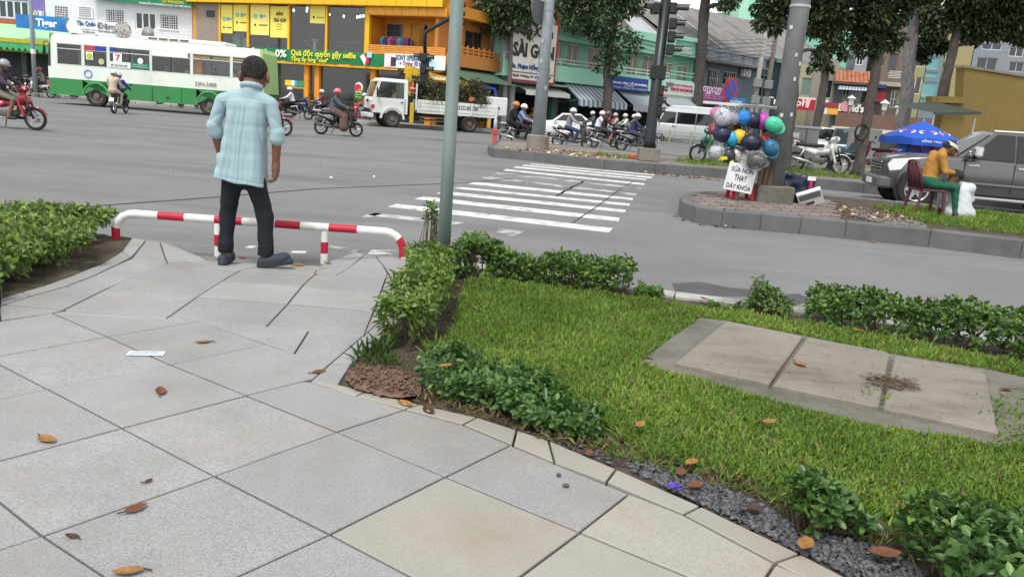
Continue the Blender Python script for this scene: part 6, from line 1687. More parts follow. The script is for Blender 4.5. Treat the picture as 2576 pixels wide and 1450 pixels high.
# ---------------------------------------------------------------- silver minibus van
vs_ = mat('van_silver',(.46,.48,.49),.35,.3,var=.04,coat=.5); vw = mat('van_white',(.68,.7,.71),.35,var=.04,coat=.4)
fw = G(1655,357,0); rw_ = G(1752,364,0); rz_ = R(174)
_l = Matrix.Rotation(rz_,3,'Z') @ Vector((1.7,.85,0)); vloc = (fw.x - _l.x,fw.y - _l.y,0)
van = thing('minibus_van','silver and white minibus van behind the railing','van',vloc,rz_)
MB().loft([ringsec(*s_) for s_ in ((2.75,.65,.35,.85,.1,.12,0),(2.65,.88,.28,1.05,.1,.2),(2.3,.94,.26,1.25,.1,.2),(1.9,.95,.26,1.32),(0,.95,.26,1.32),(-2.6,.95,.28,1.32),(-2.75,.92,.32,1.3))]).build('body',vs_,van,'auto')
MB().loft([[(2.05,.93,1.28),(2.05,-.93,1.28),(-2.72,-.93,1.28),(-2.72,.93,1.28)],[(1.55,.84,2.1),(1.55,-.84,2.1),(-2.7,-.86,2.1),(-2.7,.86,2.1)],[(1.2,.74,2.42),(1.2,-.74,2.42),(-2.62,-.76,2.45),(-2.62,.76,2.45)],[(.9,.5,2.5),(.9,-.5,2.5),(-2.5,-.5,2.53),(-2.5,.5,2.53)]]).build('upper_body',vs_,van)
MB().loft([[(1.1,.76,2.43),(1.1,-.76,2.43),(-2.64,-.78,2.46),(-2.64,.78,2.46)],[(.9,.52,2.53),(.9,-.52,2.53),(-2.5,-.52,2.56),(-2.5,.52,2.56)]]).build('roof',vw,van)
for k in (1,-1):
	f = lambda x,z: (x,k * (.935 - (z - 1.28) * .1),z)
	for a,b,c,d in ((1.72,.75,1.42,.75),(.55,-.6,.55,-.6),(-.75,-2.45,-.75,-2.45)): sidepane(van,[f(a,1.36),f(b,1.36),f(d,2.05),f(c,2.05)],s=k,rim=black)
	MB().box(.62,k * .955,.4,.632,k * .985,2.1).build('door_gap',black,van); MB().box(-.68,k * .955,.4,-.668,k * .985,2.1).build('door_gap',black,van)
	MB().prism([(2.25,1.2),(2.66,1.0),(2.7,.82),(2.4,.86)],k * .80,k * .965).build('headlight',lampg,van); MB().rbox(1.75,k * .97,1.42,1.88,k * 1.2,1.75,.03).build('mirror',black,van)
	MB().rbox(-2.7,k * .7,1.0,-2.74 - .04,k * .9,1.5,.01).build('tail_light',redl,van); MB().rbox(.7,k * .985,1.12,.9,k * 1.01,1.17,.005).build('door_handle',black,van)
P = [Vector((2.06,.82,1.34)),Vector((2.06,-.82,1.34)),Vector((1.6,-.76,2.06)),Vector((1.6,.76,2.06))]; n_ = Vector((.84,0,.54)) * .02
MB().add([p + n_ for p in P],[(0,1,2,3)]).build('windscreen',car_glass,van); MB().rbox(2.68,-.6,.5,2.8,.6,.8,.04).build('grille',black,van)
for x in (1.7,-1.75):
	for k in (1,-1): arch(van,x,k * .94,.34,.42); wheel(van,x,k * .86,.34,.34,.22 * k,spokes=6)
text('57B-008.62',.9,.14,black,van,Matrix.Rotation(R(180),4,'Z') @ T(2.1,-1.0,1.05))

# ---------------------------------------------------------------- parked cars in the right background
bc = mat('car_teal',(.03,.07,.10),.3,.3,var=.04,coat=.6)
def parked(label,px,py,Y,rz_,m,nm='parked_car'):
	p = at(px,py,Y)
	return car(nm,label,'car',(p.x,Y,.05),rz_,[(2.1,.6,.35,.8,.1,.1,0),(2.0,.8,.28,.95,.12,.14),(1.4,.86,.26,1.05),(.6,.87,.26,1.08),(-1.8,.87,.26,1.08),(-2.0,.8,.3,1.0)],((.8,1.06),(.2,1.68),(-1.7,1.68),(-1.95,1.06),.82,.66),m,
               [(1.25,.82),(1.25,-.82),(-1.3,.82),(-1.3,-.82)],.35,.22,pillars=((.5,-.4,.15,-.4),(-.5,-1.6,-.5,-1.5)),lights=(('headlight',(2.0,.45,.68,2.08,.75,.86),lampg),('headlight',(2.0,-.75,.68,2.08,-.45,.86),lampg),('number_plate',(2.09,-.25,.42,2.12,.25,.54),plate_w)))
parked('dark teal car parked facing out behind the parked motorbike',*zz(9,990,780),38,R(250),bc)
parked('white car half hidden behind the grey cabinet',*zz(9,570,780),42,R(265),sw)

# ---------------------------------------------------------------- green and white city bus
bw_ = mat('bus_white',(.68,.73,.66),.45,var=.05,scale=1.5,stain=((.45,.5,.4),.9,.55,.8,(1,1,.4))); bg = mat('bus_green',(.035,.22,.06),.45,var=.08,scale=1.5,stain=((.05,.17,.07),1.2,.5,.75,(1,1,1))); bl_ = mat('bus_lime',(.38,.62,.26),.45,var=.05); bgr = mat('bus_skirt',(.03,.03,.03),.8,var=.2)
fw = G(245,268.5,0); bus = thing('city_bus','green and white city bus number seven crossing the junction','bus',(fw.x + 2.75,fw.y + 1.15,0),R(180.6))
zx = lambda x: 2.75 + (955 - x) / 205.0
def zb(y,x): return (1053 + (x - 955) * .082 - y) / 205.0
HW = 1.22
def bsec(x,hw=HW,z0=.42,z1=3.3,c=.28): return [(x,hw - .03,z0),(x,hw - .04,z0 + .04),(x,hw - .06,z1 - .25),(x,hw - c * .6,z1 - .12),(x,hw - c * 1.6,z1),(x,-hw + c * 1.6,z1),(x,-hw + c * .6,z1 - .12),(x,-hw + .06,z1 - .25),(x,-hw + .04,z0 + .04),(x,-hw + .03,z0)]
xf,xr = zx(500),zx(2575)
# lower shell: green skirt, white waist; upper shell: pillars and roof; open window band with glass and seats inside
def band(z0,z1,m,nm,hw0=HW + .005,hw1=HW + .005,holes=()):
	for k in (1,-1):
		xs = sorted([xr] + [v for h in holes for v in h] + [xf - .12])
		mb = MB()
		for a,b in zip(xs[:-1],xs[1:]):
			if nm == 'pillar': mb = MB()
			if any(h[0] < (a + b) / 2 < h[1] for h in holes): continue
			mb.add([(a,k * hw0,z0),(b,k * hw0,z0),(b,k * hw1,z1),(a,k * hw1,z1),(a,k * (hw0 - .05),z0),(b,k * (hw0 - .05),z0),(b,k * (hw1 - .05),z1),(a,k * (hw1 - .05),z1)],[(0,1,2,3),(4,7,6,5),(0,4,5,1),(3,2,6,7),(0,3,7,4),(1,5,6,2)])
			if nm == 'pillar': mb.build(nm,m,bus)
		if nm != 'pillar': mb.build(nm,m,bus)
WZ0,WZ1 = 1.86,2.86
wb_ = [(zx(832),zx(585)),(zx(1080),zx(850)),(zx(1500),zx(1097)),(zx(1898),zx(1512)),(zx(2290),zx(1915)),(zx(2540),zx(2305))]
whx = (2.75,-2.72)
band(.45,1.22,bg,'skirt_panel',holes=[(x - .62,x + .62) for x in whx]); band(1.22,WZ0,bw_,'waist_panel')
band(WZ1,2.95,bw_,'cant_panel',HW - .03,HW - .04); band(WZ0,WZ1,bw_,'pillar',HW + .004,HW - .03,holes=wb_)
for x in whx:
	for k in (1,-1):
		m = MB(); n = 12
		P = [(x + .62 * math.cos(math.pi * i / n),.5 + .62 * math.sin(math.pi * i / n) * 1.0) for i in range(n + 1)]
		m.prism(P[::-1] + [(x - .62,1.22),(x + .62,1.22)],k * (HW - .04),k * (HW + .006)); m.build('arch_panel',bg,bus)
		m = MB(); m.tube([(x + .62 * math.cos(math.pi * i / n),k * (HW + .01),.5 + .62 * math.sin(math.pi * i / n)) for i in range(n + 1)],.035,6); m.build('arch_lip',M('57a06a'),bus)
		wheel(bus,x,k * (HW - .16),.5,.5,.3 * k,M('6a625c',rough=.8),spokes=0)
MB().loft([bsec(xf - .12,HW,2.93,3.3),bsec(xr,HW,2.93,3.3)]).build('roof',bw_,bus)
MB().box(xr + .05,-HW + .06,.5,xf - .15,HW - .06,.75).build('floor',bgr,bus)
# front end: rounded nose, windscreen, bumper; rear end
nose = [(xf - .12,HW),(xf + .06,HW - .06),(xf + .16,HW - .4),(xf + .2,0),(xf + .16,-HW + .4),(xf + .06,-HW + .06),(xf - .12,-HW)]
def nosering(z,k=1.0): return [(xf - .12 + (p[0] - xf + .12) * k,p[1],z) for p in nose]
MB().loft([nosering(.42),nosering(1.2)],closed=False).build('front_skirt',bg,bus); MB().loft([nosering(1.2),nosering(1.75)],closed=False).build('front_panel',bw_,bus); MB().loft([nosering(1.75),nosering(2.85,.55)],closed=False).build('windscreen',car_glass,bus); MB().loft([nosering(2.85,.55),nosering(3.3,.2)],closed=False).build('brow',bl_,bus)
MB().box(xr - .12,-HW,.45,xr - .001,HW,1.22).build('rear_skirt',bg,bus); MB().loft([[(xr,HW,1.22),(xr,-HW,1.22),(xr - .2,-HW,1.22),(xr - .2,HW,1.22)],[(xr,HW - .03,3.28),(xr,-HW + .03,3.28),(xr - .12,-HW + .1,3.1),(xr - .12,HW - .1,3.1)]]).build('rear_panel',bl_,bus)
MB().rbox(xf - .02,HW - .3,.85,xf + .14,HW - .05,1.02,.02).build('headlight',redl,bus)
# window frames, panes, inside fittings
for i,(a,b) in enumerate(wb_):
	for k in (1,-1):
		y = lambda z: k * (HW + .012 - (z - WZ0) * .035)
		fr_ = MB(); fm = .035
		for (u0,v0,u1,v1) in ((a,WZ0,a + fm,WZ1),(b - fm,WZ0,b,WZ1),(a,WZ0,b,WZ0 + fm),(a,WZ1 - fm,b,WZ1),(a,WZ1 - .27,b,WZ1 - .235)):
			fr_.add([(u0,y(v0),v0),(u1,y(v0),v0),(u1,y(v1),v1),(u0,y(v1),v1)],[(0,1,2,3)])
		w_ = fr_.build('window',M('c8cdc8'),bus)
		for q in range(2 if i > 1 else 1):
			u0,u1 = a + (b - a) * q / (2 if i > 1 else 1),a + (b - a) * (q + 1) / (2 if i > 1 else 1)
			MB().add([(u0 + .02,y(WZ0) - k * .02,WZ0 + .02),(u1 - .02,y(WZ0) - k * .02,WZ0 + .02),(u1 - .02,y(WZ1) - k * .02,WZ1 - .02),(u0 + .02,y(WZ1) - k * .02,WZ1 - .02)],[(0,1,2,3)]).build('pane',glass('bus_glass',(.02,.025,.025),.3),w_)
bar = [M('7a4a50'),M('394a8c'),M('dfe2de')]
for x0,x1,z0,z1,m in ((855,960,WZ1 - .25,WZ1 - .02,M('b0404c')),(962,1072,WZ1 - .25,WZ1 - .02,M('2f3f9a')),(1108,1165,WZ1 - .22,WZ1 - .02,M('2f3f9a')),(1520,1870,WZ1 - .24,WZ1 - .02,M('e4e6e2'))):
	MB().box(zx(x1),HW - .02,z0,zx(x0),HW - .012,z1).build('header_strip',m,bus)
# route number, stickers, notices
RB = Matrix.Rotation(R(180),4,'Z')
def bdec(x0,y0,x1,y1,m,nm='sticker',out=.03): 
	zc0,zc1 = zb(y1,(x0 + x1) / 2),zb(y0,(x0 + x1) / 2); return MB().box(zx(x1),HW + out - .006,zc0,zx(x0),HW + out,zc1).build(nm,M(m),bus)
def btx(s,x0,y0,x1,y1,m,out=.034,bold=.02):
	zc0,zc1 = zb(y1,(x0 + x1) / 2),zb(y0,(x0 + x1) / 2)
	return text(s,(x1 - x0) / 205.,zc1 - zc0,m,bus,RB @ T(-zx((x0 + x1) / 2),-(HW + out),(zc0 + zc1) / 2),bold=bold)
bdec(1142,545,1228,622,'ecebea'); btx('7',1165,555,1212,612,M('d22f5a'),bold=.03); bdec(1105,625,1310,682,'d9ddd9'); btx('ĐT: 08.39 505 505',1120,650,1275,668,M('555a58'),bold=0); bdec(1312,640,1492,690,'1f7f66'); btx('XE BUÝT',1330,650,1470,662,M('d8e8e0'),bold=0); btx('vận tải hành khách',1330,670,1480,682,M('d8e8e0'),bold=0)
bdec(875,528,945,602,'e2e4d8')
for x,y,r_,c,th_ in ((910,568,.14,'a8c03a',0),(1025,622,.14,'b9b48a',0),(1408,618,.14,'e4e6e6',0)):
	m = MB(T(zx(x),HW + .034,zb(y,x))); m.lathe([(r_,-.004),(r_,.004)],18,'Y'); m.build('sticker',M(c),bus)
m = MB(T(zx(888),HW + .03,zb(738,888))); m.torus((0,0,0),.175,.03,'Y',28,6,.006); m.build('operator_emblem',M('6f86c8'),bus)
btx('53N-3408',1940,822,2150,862,M('8a908c'),bold=0)
MB().box(zx(1515) - .005,HW + .006,.5,zx(1515) + .005,HW + .03,1.15).build('hatch_line',M('1c5a2c'),bus); MB().box(zx(1802) - .005,HW + .006,.5,zx(1802) + .005,HW + .03,1.15).build('hatch_line',M('1c5a2c'),bus); MB().box(zx(1680),HW + .01,.68,zx(1645),HW + .04,.72).build('hatch_handle',black,bus)
# roof unit with grilles, mirrors
MB().rbox(zx(2210),-.8,3.28,zx(1380),.8,3.5,.06).build('roof_unit',M('d6d9d2'),bus)
for i in range(4): MB().box(zx(1845 - i * 103),.78,3.36,zx(1760 - i * 103),.815,3.46).build('roof_grille',M('6a6250'),bus)
m = MB(T(xf + .1,HW + .12,2.45)); m.ell((0,0,0),(.06,.1,.26),10,8); m.build('mirror',black,bus,True); MB().tube([(xf,HW - .1,2.9),(xf + .12,HW + .1,2.85),(xf + .1,HW + .12,2.6)],.02,6).build('mirror_arm',black,bus)
for i in range(7):
	x = 2.4 - i * 1.15
	for yy in (-.75,.7):
		m = MB(); m.rbox(x - .45,yy - .42,.95,x,yy + .42,1.15,.05); m.rbox(x - .52,yy - .42,1.05,x - .42,yy + .42,1.95,.05); m.build('seat',M('5a6a60',var=.2),bus)
m = MB(T(3.95,.55,1.62)); m.torus((0,0,0),.24,.018,'X',20,6); m.build('steering_wheel',black,bus)

# ---------------------------------------------------------------- tree-cutting truck with crane
fw = G(985,320.5,0); rw_ = G(1180,333,0); hd = heading(rw_[:2],fw[:2]); Rz = Matrix.Rotation(hd,3,'Z')
_l = Rz @ Vector((2.15,.85,0)); tk = thing('crane_truck','white tree cutting truck with yellow crane, loaded with branches','truck',(fw.x - _l.x,fw.y - _l.y,0),hd)
tw = mat('truck_white',(.66,.68,.66),.45,var=.06,scale=2,stain=((.42,.4,.35),1.2,.5,.8,(1,1,.5))); ty = mat('crane_yellow',(.58,.36,.02),.5,var=.12,scale=3,stain=((.3,.2,.05),2,.5,.75,(1,1,1))); chas = mat('chassis',(.05,.045,.04),.85,var=.3)
MB().loft([[(3.2,.9,.72),(3.2,-.9,.72),(1.35,-.92,.72),(1.35,.92,.72)],[(3.28,.93,1.35),(3.28,-.93,1.35),(1.35,-.95,1.35),(1.35,.95,1.35)],[(3.22,.93,1.5),(3.22,-.93,1.5),(1.35,-.95,1.5),(1.35,.95,1.5)]]).build('cab_lower',tw,tk)
for k in (1,-1):
	for a,b,c,d in ((3.21,3.05,2.93,2.78),(1.55,1.36,1.55,1.36),(2.42,2.42,2.42,2.42)):
		if a == 2.42: continue
		MB().add([(a,k * .94,1.5),(b,k * .945,1.5),(d,k * .86,2.35),(c,k * .86,2.35),(a,k * .85,1.5),(b,k * .85,1.5),(d,k * .78,2.35),(c,k * .78,2.35)],[(0,1,2,3),(4,7,6,5),(0,3,7,4),(1,5,6,2)]).build('cab_pillar',tw,tk)
	sidepane(tk,[(3.02,k * .94,1.53),(1.58,k * .945,1.53),(1.58,k * .86,2.3),(2.76,k * .86,2.3)],s=k,m=glass('truck_glass',(.02,.025,.025),.35))
	MB().box(1.5,k * .955,.8,1.52,k * .965,1.5).build('door_gap',black,tk); MB().rbox(1.6,k * .955,1.3,1.75,k * .985,1.35,.005).build('door_handle',black,tk)
	MB().rbox(3.0,k * 1.0,1.6,3.06,k * 1.16,2.0,.02).build('mirror',black,tk); MB().rbox(3.2,k * .55,.95,3.31,k * .85,1.13,.02).build('headlight',lampg,tk); MB().rbox(3.12,k * .86,.93,3.3,k * .95,1.12,.01).build('indicator',redl,tk)
MB().loft([[(2.9,.86,2.33),(2.9,-.86,2.33),(1.35,-.87,2.33),(1.35,.87,2.33)],[(2.75,.78,2.5),(2.75,-.78,2.5),(1.4,-.8,2.5),(1.4,.8,2.5)]]).build('cab_roof',tw,tk); MB().box(1.36,-.86,1.5,1.42,.86,2.33).build('cab_back',tw,tk)
MB().add([(3.225,.84,1.52),(3.225,-.84,1.52),(2.93,-.78,2.32),(2.93,.78,2.32)],[(0,1,2,3)]).build('windscreen',glass('truck_glass'),tk)
MB().rbox(3.15,-.98,.45,3.42,.98,.68,.04).build('bumper',M('c3c6c4',var=.1),tk); MB().box(3.3,-.7,.72,3.33,.7,.9).build('grille',black,tk); MB().prism([(-.22,1.38),(.22,1.38),(.1,1.22),(-.1,1.22)],3.285,3.3,'X').build('emblem',black,tk)
MB().box(-3.6,-.4,.62,3.0,.4,.82).build('chassis',chas,tk)
for x in (2.15,-2.15):
	for k in (1,-1): wheel(tk,x,k * (.83 if x > 0 else .85),.45,.45,(.28 if x > 0 else .42) * k,M('6a6058',rough=.9),spokes=0)
for k in (1,-1):
	m = MB(); n = 10; P = [(2.15 + .56 * math.cos(math.pi * i / n),.45 + .56 * math.sin(math.pi * i / n)) for i in range(n + 1)]; Q_ = [(2.15 + .66 * math.cos(math.pi * i / n),.45 + .66 * math.sin(math.pi * i / n)) for i in range(n + 1)]
	m.prism(P + Q_[::-1],k * .72,k * .96); m.build('wheel_arch',tw,tk)
	m = MB(); m.beam = None; P = [(-2.75,.82),(-2.6,.98),(-1.72,.98),(-1.55,.82),(-1.62,.82),(-1.76,.92),(-2.55,.92),(-2.68,.82)]; m.prism(P,k * .75,k * 1.02); m.build('mudguard',tw,tk)
# bed with dropsides, headboard
MB().box(-3.7,-1.05,.86,.85,1.05,.98).build('bed_floor',tw,tk)
for k in (1,-1):
	for i in range(3): MB().rbox(-3.7,k * 1.02,.99 + i * .19,.85,k * 1.07,1.165 + i * .19,.012).build('side_board',tw,tk)
	for x in (-3.68,-2.2,-.7,.8): MB().box(x - .04,k * 1.072,.9,x + .04,k * 1.1,1.55).build('stanchion',tw,tk)
	for z in (.62,.45): MB().box(-1.3,k * .98,z,.7,k * 1.03,z + .06).build('side_guard',M('6a5540'),tk)
	MB().tube([(.9,k * .95,.98),(.9,k * .95,2.35)],.05,8).build('headboard_post',tw,tk)
MB().box(.86,-1,1.0,.9,1,1.55).build('headboard',tw,tk); MB().tube([(.9,.95,1.85),(1.35,.95,1.85),(1.0,.95,2.1)],.03,6).build('headboard_brace',tw,tk)
text('51C-058.00',1.15,.19,M('3c3c3a'),tk,RB @ T(2.0,-1.075,1.28))
# crane: column, folded boom, outriggers
MB().rbox(.95,-.35,.8,1.3,.35,1.7,.04).build('crane_base',chas,tk); MB().rbox(.98,-.18,1.6,1.28,.22,3.15,.04).build('crane_column',ty,tk)
MB().loft([[(1.35,-.14,2.85),(1.35,.18,2.85),(1.3,.18,3.3),(1.3,-.14,3.3)],[(-.2,-.14,2.62),(-.2,.18,2.62),(-.2,.18,2.98),(-.2,-.14,2.98)],[(-2.2,-.1,2.45),(-2.2,.14,2.45),(-2.2,.14,2.7),(-2.2,-.1,2.7)]]).build('boom',ty,tk)
MB().rbox(-.9,.19,2.66,-.1,.2,2.8,.003).build('boom_label',M('e4dccb'),tk); MB().tube([(1.15,.02,2.4),(.3,.02,2.75)],.07,8).build('hydraulic_ram',steel,tk)
m = MB(T(1.15,.26,2.55)); m.lathe([(.16,-.05),(.16,.05)],14,'Y'); m.build('winch',ty,tk)
for x in (1.12,-3.3): MB().rbox(x - .1,.86,.3,x + .1,1.02,1.35 if x > 0 else 1.0,.02).build('outrigger',ty,tk)
MB().loft([[(-2.35,-.14,2.0),(-2.35,.14,2.0),(-2.6,.14,2.0),(-2.6,-.14,2.0)],[(-2.0,-.14,2.5),(-2.0,.14,2.5),(-2.25,.14,2.62),(-2.25,-.14,2.62)]]).build('boom_tip',ty,tk)
# man basket with blue link arms
MB().rbox(-4.35,.1,1.0,-3.15,.95,2.0,.05).build('basket',tw,tk)
for a,b in (((-2.75,.3,2.0),(-2.85,.3,2.55)),((-2.85,.3,2.55),(-3.75,.3,2.45)),((-3.75,.3,2.45),(-3.95,.3,1.75)),((-3.95,.3,1.75),(-3.8,.98,1.4))): MB().tube([a,b],.085,4).build('link_arm',M('2b3f9a',rough=.5),tk)
MB().tube([(-4.1,-.3,.8),(-4.1,-.3,1.0)],.08,8).build('basket_mount',chas,tk)
# its load of cut branches, and a traffic cone
ld = thing('branch_load','heap of cut branches and leaves on the truck bed','branches',tk.location,hd)
Ps = []
for i in range(90):
	x = random.uniform(-3.1,.7); c = (x,random.uniform(-.85,.85),1.5 + random.random() ** .7 * (1.0 + .2 * math.sin(x * 2.3)))
	Ps.append(cluster_leaves(c,(.45,.36,.3),70,.17,-.1))
Ps.append(cluster_leaves((-.2,.95,1.55),(.9,.12,.2),160,.16)); Ps.append(cluster_leaves((-2.6,.95,1.55),(.8,.12,.2),160,.16))
P_,D_,N_,Ln_ = [np.concatenate(x) for x in zip(*Ps)]; V_,F_ = leafgeo(P_,D_,N_,Ln_,Ln_ * .4)
npmesh('foliage',V_,F_,mat('cut_leaves',(.06,.095,.035),.7,attr=True,objvar=.5,sub=.15,var2=((.17,.12,.08),'rnd',.72,.85)),np.repeat(RNG.random(len(P_)),6),parent=ld)
for i in range(16):
	x = random.uniform(-3.3,.3); MB().tube([(x,random.uniform(-.8,.9),1.4 + random.random() * .6),(x + random.uniform(-1,1),random.uniform(-.7,.95),1.7 + random.random() * .6)],[.045,.02],6).build('branch',bark,ld)
m = MB(); m.tube([(-2.4,.75,1.75),(-2.15,.98,1.78)],.13,12); m.build('sawn_end',M('b06a50'),ld)
cn = thing('traffic_cone','orange traffic cone on the truck headboard bracket','cone',tuple(tk.matrix_basis @ Vector((1.13,.95,1.88))))
m = MB(); m.lathe([(.17,0),(.17,.03)],16); m.build('foot',M('c24a2c'),cn); m = MB(); m.lathe([(.13,.03),(.03,.55),(.0,.56)],16); m.build('cone_body',M('cf4a34'),cn,True); m = MB(); m.lathe([(.098,.2),(.075,.31)],16,cap=False); m.build('band',M('e6dcd6'),cn)
# ================================================================== PEOPLE AND MOTORBIKES
skin = mat('skin',(.30,.155,.095),.55,var=.08,scale=9,spec=.35); skin_d = mat('skin_tan',(.20,.095,.06),.55,var=.1,scale=9,spec=.35)
hair = mat('hair',(.018,.016,.015),.7,var=.3,scale=60,bump=.4,bscale=300)
shoe = mat('shoe',(.03,.03,.032),.6,var=.2)
def human_prims(J,slim=1.0,short=False,shorts=False,hands=True):
	"""0 skin 1 shirt 2 trousers 3 shoes 4 hair"""
	P = []; s = slim
	pel,ch,nk,hd = J['pelvis'],J['chest'],J['neck'],J['head']
	P += [cap(pel,ch,.135 * s,.14 * s,1),ell(pel,(.15 * s,.165 * s,.12 * s),2),cap(ch,nk,.12 * s,.06,1),cap(nk,hd,.05,.05,0)]
	hv = Vector(hd); f = J.get('face',Vector((1,0,0))).normalized(); rt = Vector((-f.y,f.x,0)).normalized(); up = Vector((0,0,1))
	P += [ell(hv,(.095,.085,.115),0),ell(hv + f * .045 - up * .05,(.06,.058,.065),0),ell(hv + f * .098 - up * .012,(.018,.014,.028),0,.01),ell(hv - f * .015 + up * .035,(.1,.092,.095),4)]
	for k in (1,-1):
		q = 'l' if k > 0 else 'r'
		P += [ell(hv + rt * k * .088 - up * .005,(.02,.012,.03),0,.01),ell(hv + f * .082 + rt * k * .033 + up * .014,(.012,.014,.008),4,.004)]
		sh,el,hn,hp,kn,an,to = (Vector(J[n + q]) for n in ('sh','el','ha','hi','kn','an','to'))
		P += [cap(ch,sh,.11 * s,.07 * s,1),cap(sh,el,.066 * s,.055 * s,1),cap(el,hn,.05 * s if not short else .042,.036,0 if short else 1)]
		d = (hn - el).normalized()
		if hands:
			P += [ell(hn + d * .035,(.045,.04,.03),0,.02)]
			sd = d.cross(up).normalized() if d.cross(up).length > .1 else rt
			for i,(o,L) in enumerate(((-.027,.06),(-.009,.07),(.009,.066),(.027,.052))):
				b = hn + d * .06 + sd * o; P += [cap(b,b + d * L * .5 - up * L * .25,.011,.010,0,.006),cap(b + d * L * .5 - up * L * .25,b + d * L * .45 - up * L * .75,.010,.009,0,.006)]
			P += [cap(hn + d * .02 - sd * k * .03,hn + d * .06 - sd * k * .055 - up * .02,.013,.010,0,.008)]
		P += [cap(hp,kn,.088 * s,.066 * s,2),cap(kn,an,.062 * s,.042 * s,0 if shorts else 2),cap(an,an - Vector((0,0,.03)),.04,.04,0),cap(an - Vector((0,0,.05)),to,.042,.036,3)]
	return P
def side(J):
	for k in ('sh','el','ha','hi','kn','an','to'):
		if k in J:
			a = J.pop(k); J[k + 'l'] = a; J[k + 'r'] = (a[0],-a[1],a[2])
	return J
RIDE = dict(pelvis=(-.24,0,.87),chest=(-.16,0,1.2),neck=(-.11,0,1.38),head=(-.07,0,1.52),sh=(-.13,.17,1.32),el=(.07,.27,1.12),ha=(.30,.29,1.04),hi=(-.18,.09,.85),kn=(.22,.15,.74),an=(.08,.17,.33),to=(.24,.18,.27))
PILL = dict(pelvis=(-.24,0,.93),chest=(-.18,0,1.27),neck=(-.14,0,1.45),head=(-.1,0,1.59),sh=(-.15,.17,1.38),el=(-.02,.24,1.16),ha=(.14,.15,1.0),hi=(-.18,.1,.91),kn=(.14,.2,.82),an=(.02,.2,.42),to=(.16,.21,.38))
def helmet_mesh():
	V = []; F = []; n,m = 20,9
	mb = MB(); rings = []
	for i in range(m):
		ph = R(88) * (1 - i / (m - 1)) + R(0) ; z = .115 * math.cos(math.pi / 2 - (math.pi / 2) * i / (m - 1) * 1.0) if False else .0
	prof = [(.118,-.045),(.126,-.02),(.128,.02),(.118,.065),(.092,.105),(.05,.13),(.0,.138)]
	mb.lathe(prof,22,cap=False)
	mb.lathe([(.112,-.045),(.118,-.045)],22,cap=False); mb.lathe([(.112,-.045),(.115,.02),(.08,.095),(0,.12)],22,cap=False)
	v = [Vector((p[0] * 1.12,p[1] * .97,p[2])) for p in mb.v]; mb.v = [tuple(p) for p in v]
	return mb.mesh('shell',mat('helmet_paint',(.7,.7,.7),.3,coat=.6,var=.02),'auto')
HSHELL = helmet_mesh()
_b = MB()
for i in range(8):
	a0,a1 = R(-62 + i * 15.5),R(-62 + (i + 1) * 15.5)
	def bp(a,o): return (.125 * 1.1 * math.cos(a) + o * math.cos(a) * .9,(.125 + o * .25) * math.sin(a),-.012 - o * .22)
	_b.add([bp(a0,0),bp(a1,0),bp(a1,.06 * math.cos(a1 * 1.2) + .004),bp(a0,.06 * math.cos(a0 * 1.2) + .004)],[(0,1,2,3)])
for q in (0,1): _b.tube([((.145 if q == 0 else .126) * math.cos(R(a)) * (1 - q),.126 * math.cos(R(a)) * q,-.01 + .15 * math.sin(R(a))) for a in range(0,181,12)],.005,5)
HBRIM = _b.mesh('brim',mat('helmet_paint',(.7,.7,.7)),True)
_b = MB()
for k in (1,-1): _b.tube([(.0,.1 * k,-.04),(.03,.085 * k,-.12),(.05,.0,-.165)],.009,5)
HSTRAP = _b.mesh('strap',black)
_b = MB(); _b.lathe([(.128,-.03),(.132,-.018),(.128,-.006)],22,cap=False); _b.v = [(p[0] * 1.12,p[1] * .97,p[2]) for p in _b.v]; HBAND = _b.mesh('edge_band',black)
def helmet(par,loc,col,rot=(0,0,0),brim=True,bc=None,ro=.3):
	"""top: a top-level helmet (label); else a child of its wearer"""
	h = bpy.data.objects.new('helmet',None); COL.objects.link(h); h.parent = par; h.location = loc; h.rotation_euler = rot
	for nm,me in (('shell',HSHELL),('brim',HBRIM),('strap',HSTRAP),('edge_band',HBAND)):
		o = obj(nm,me,h)
		if nm in ('shell','brim'): o.material_slots[0].link = 'OBJECT'; o.material_slots[0].material = M(bc if bc and nm == 'brim' else col,rough=ro,coat=.6 if ro < .4 else .15,var=.06)
	return h
def person(label,J,loc,rz,shirt,trousers,hl=None,res=.02,skinm=None,mask=None,short=False,shorts=False,slim=1.0,group=None,extra=None,brim=True,scale=1.0,k=.03,disp=None):
	p = thing('person',label,'person',loc,rz,group); p.scale = (scale,) * 3
	J = side(dict(J)); pr = human_prims(J,slim,short,shorts) + (extra or [])
	sdf_mesh('body',pr,res,[skinm or skin,M(shirt,var=.12,scale=14,rough=.85),M(trousers,var=.12,scale=14,rough=.85),shoe,hair,M(mask or 'b9c4cc',rough=.9)],p,k,disp=disp)
	if hl: helmet(p,Vector(J['head']) + Vector((0,0,.03)),hl,(0,0,math.atan2(J.get('face',(1,0))[1],J.get('face',(1,0))[0])),brim)
	return p

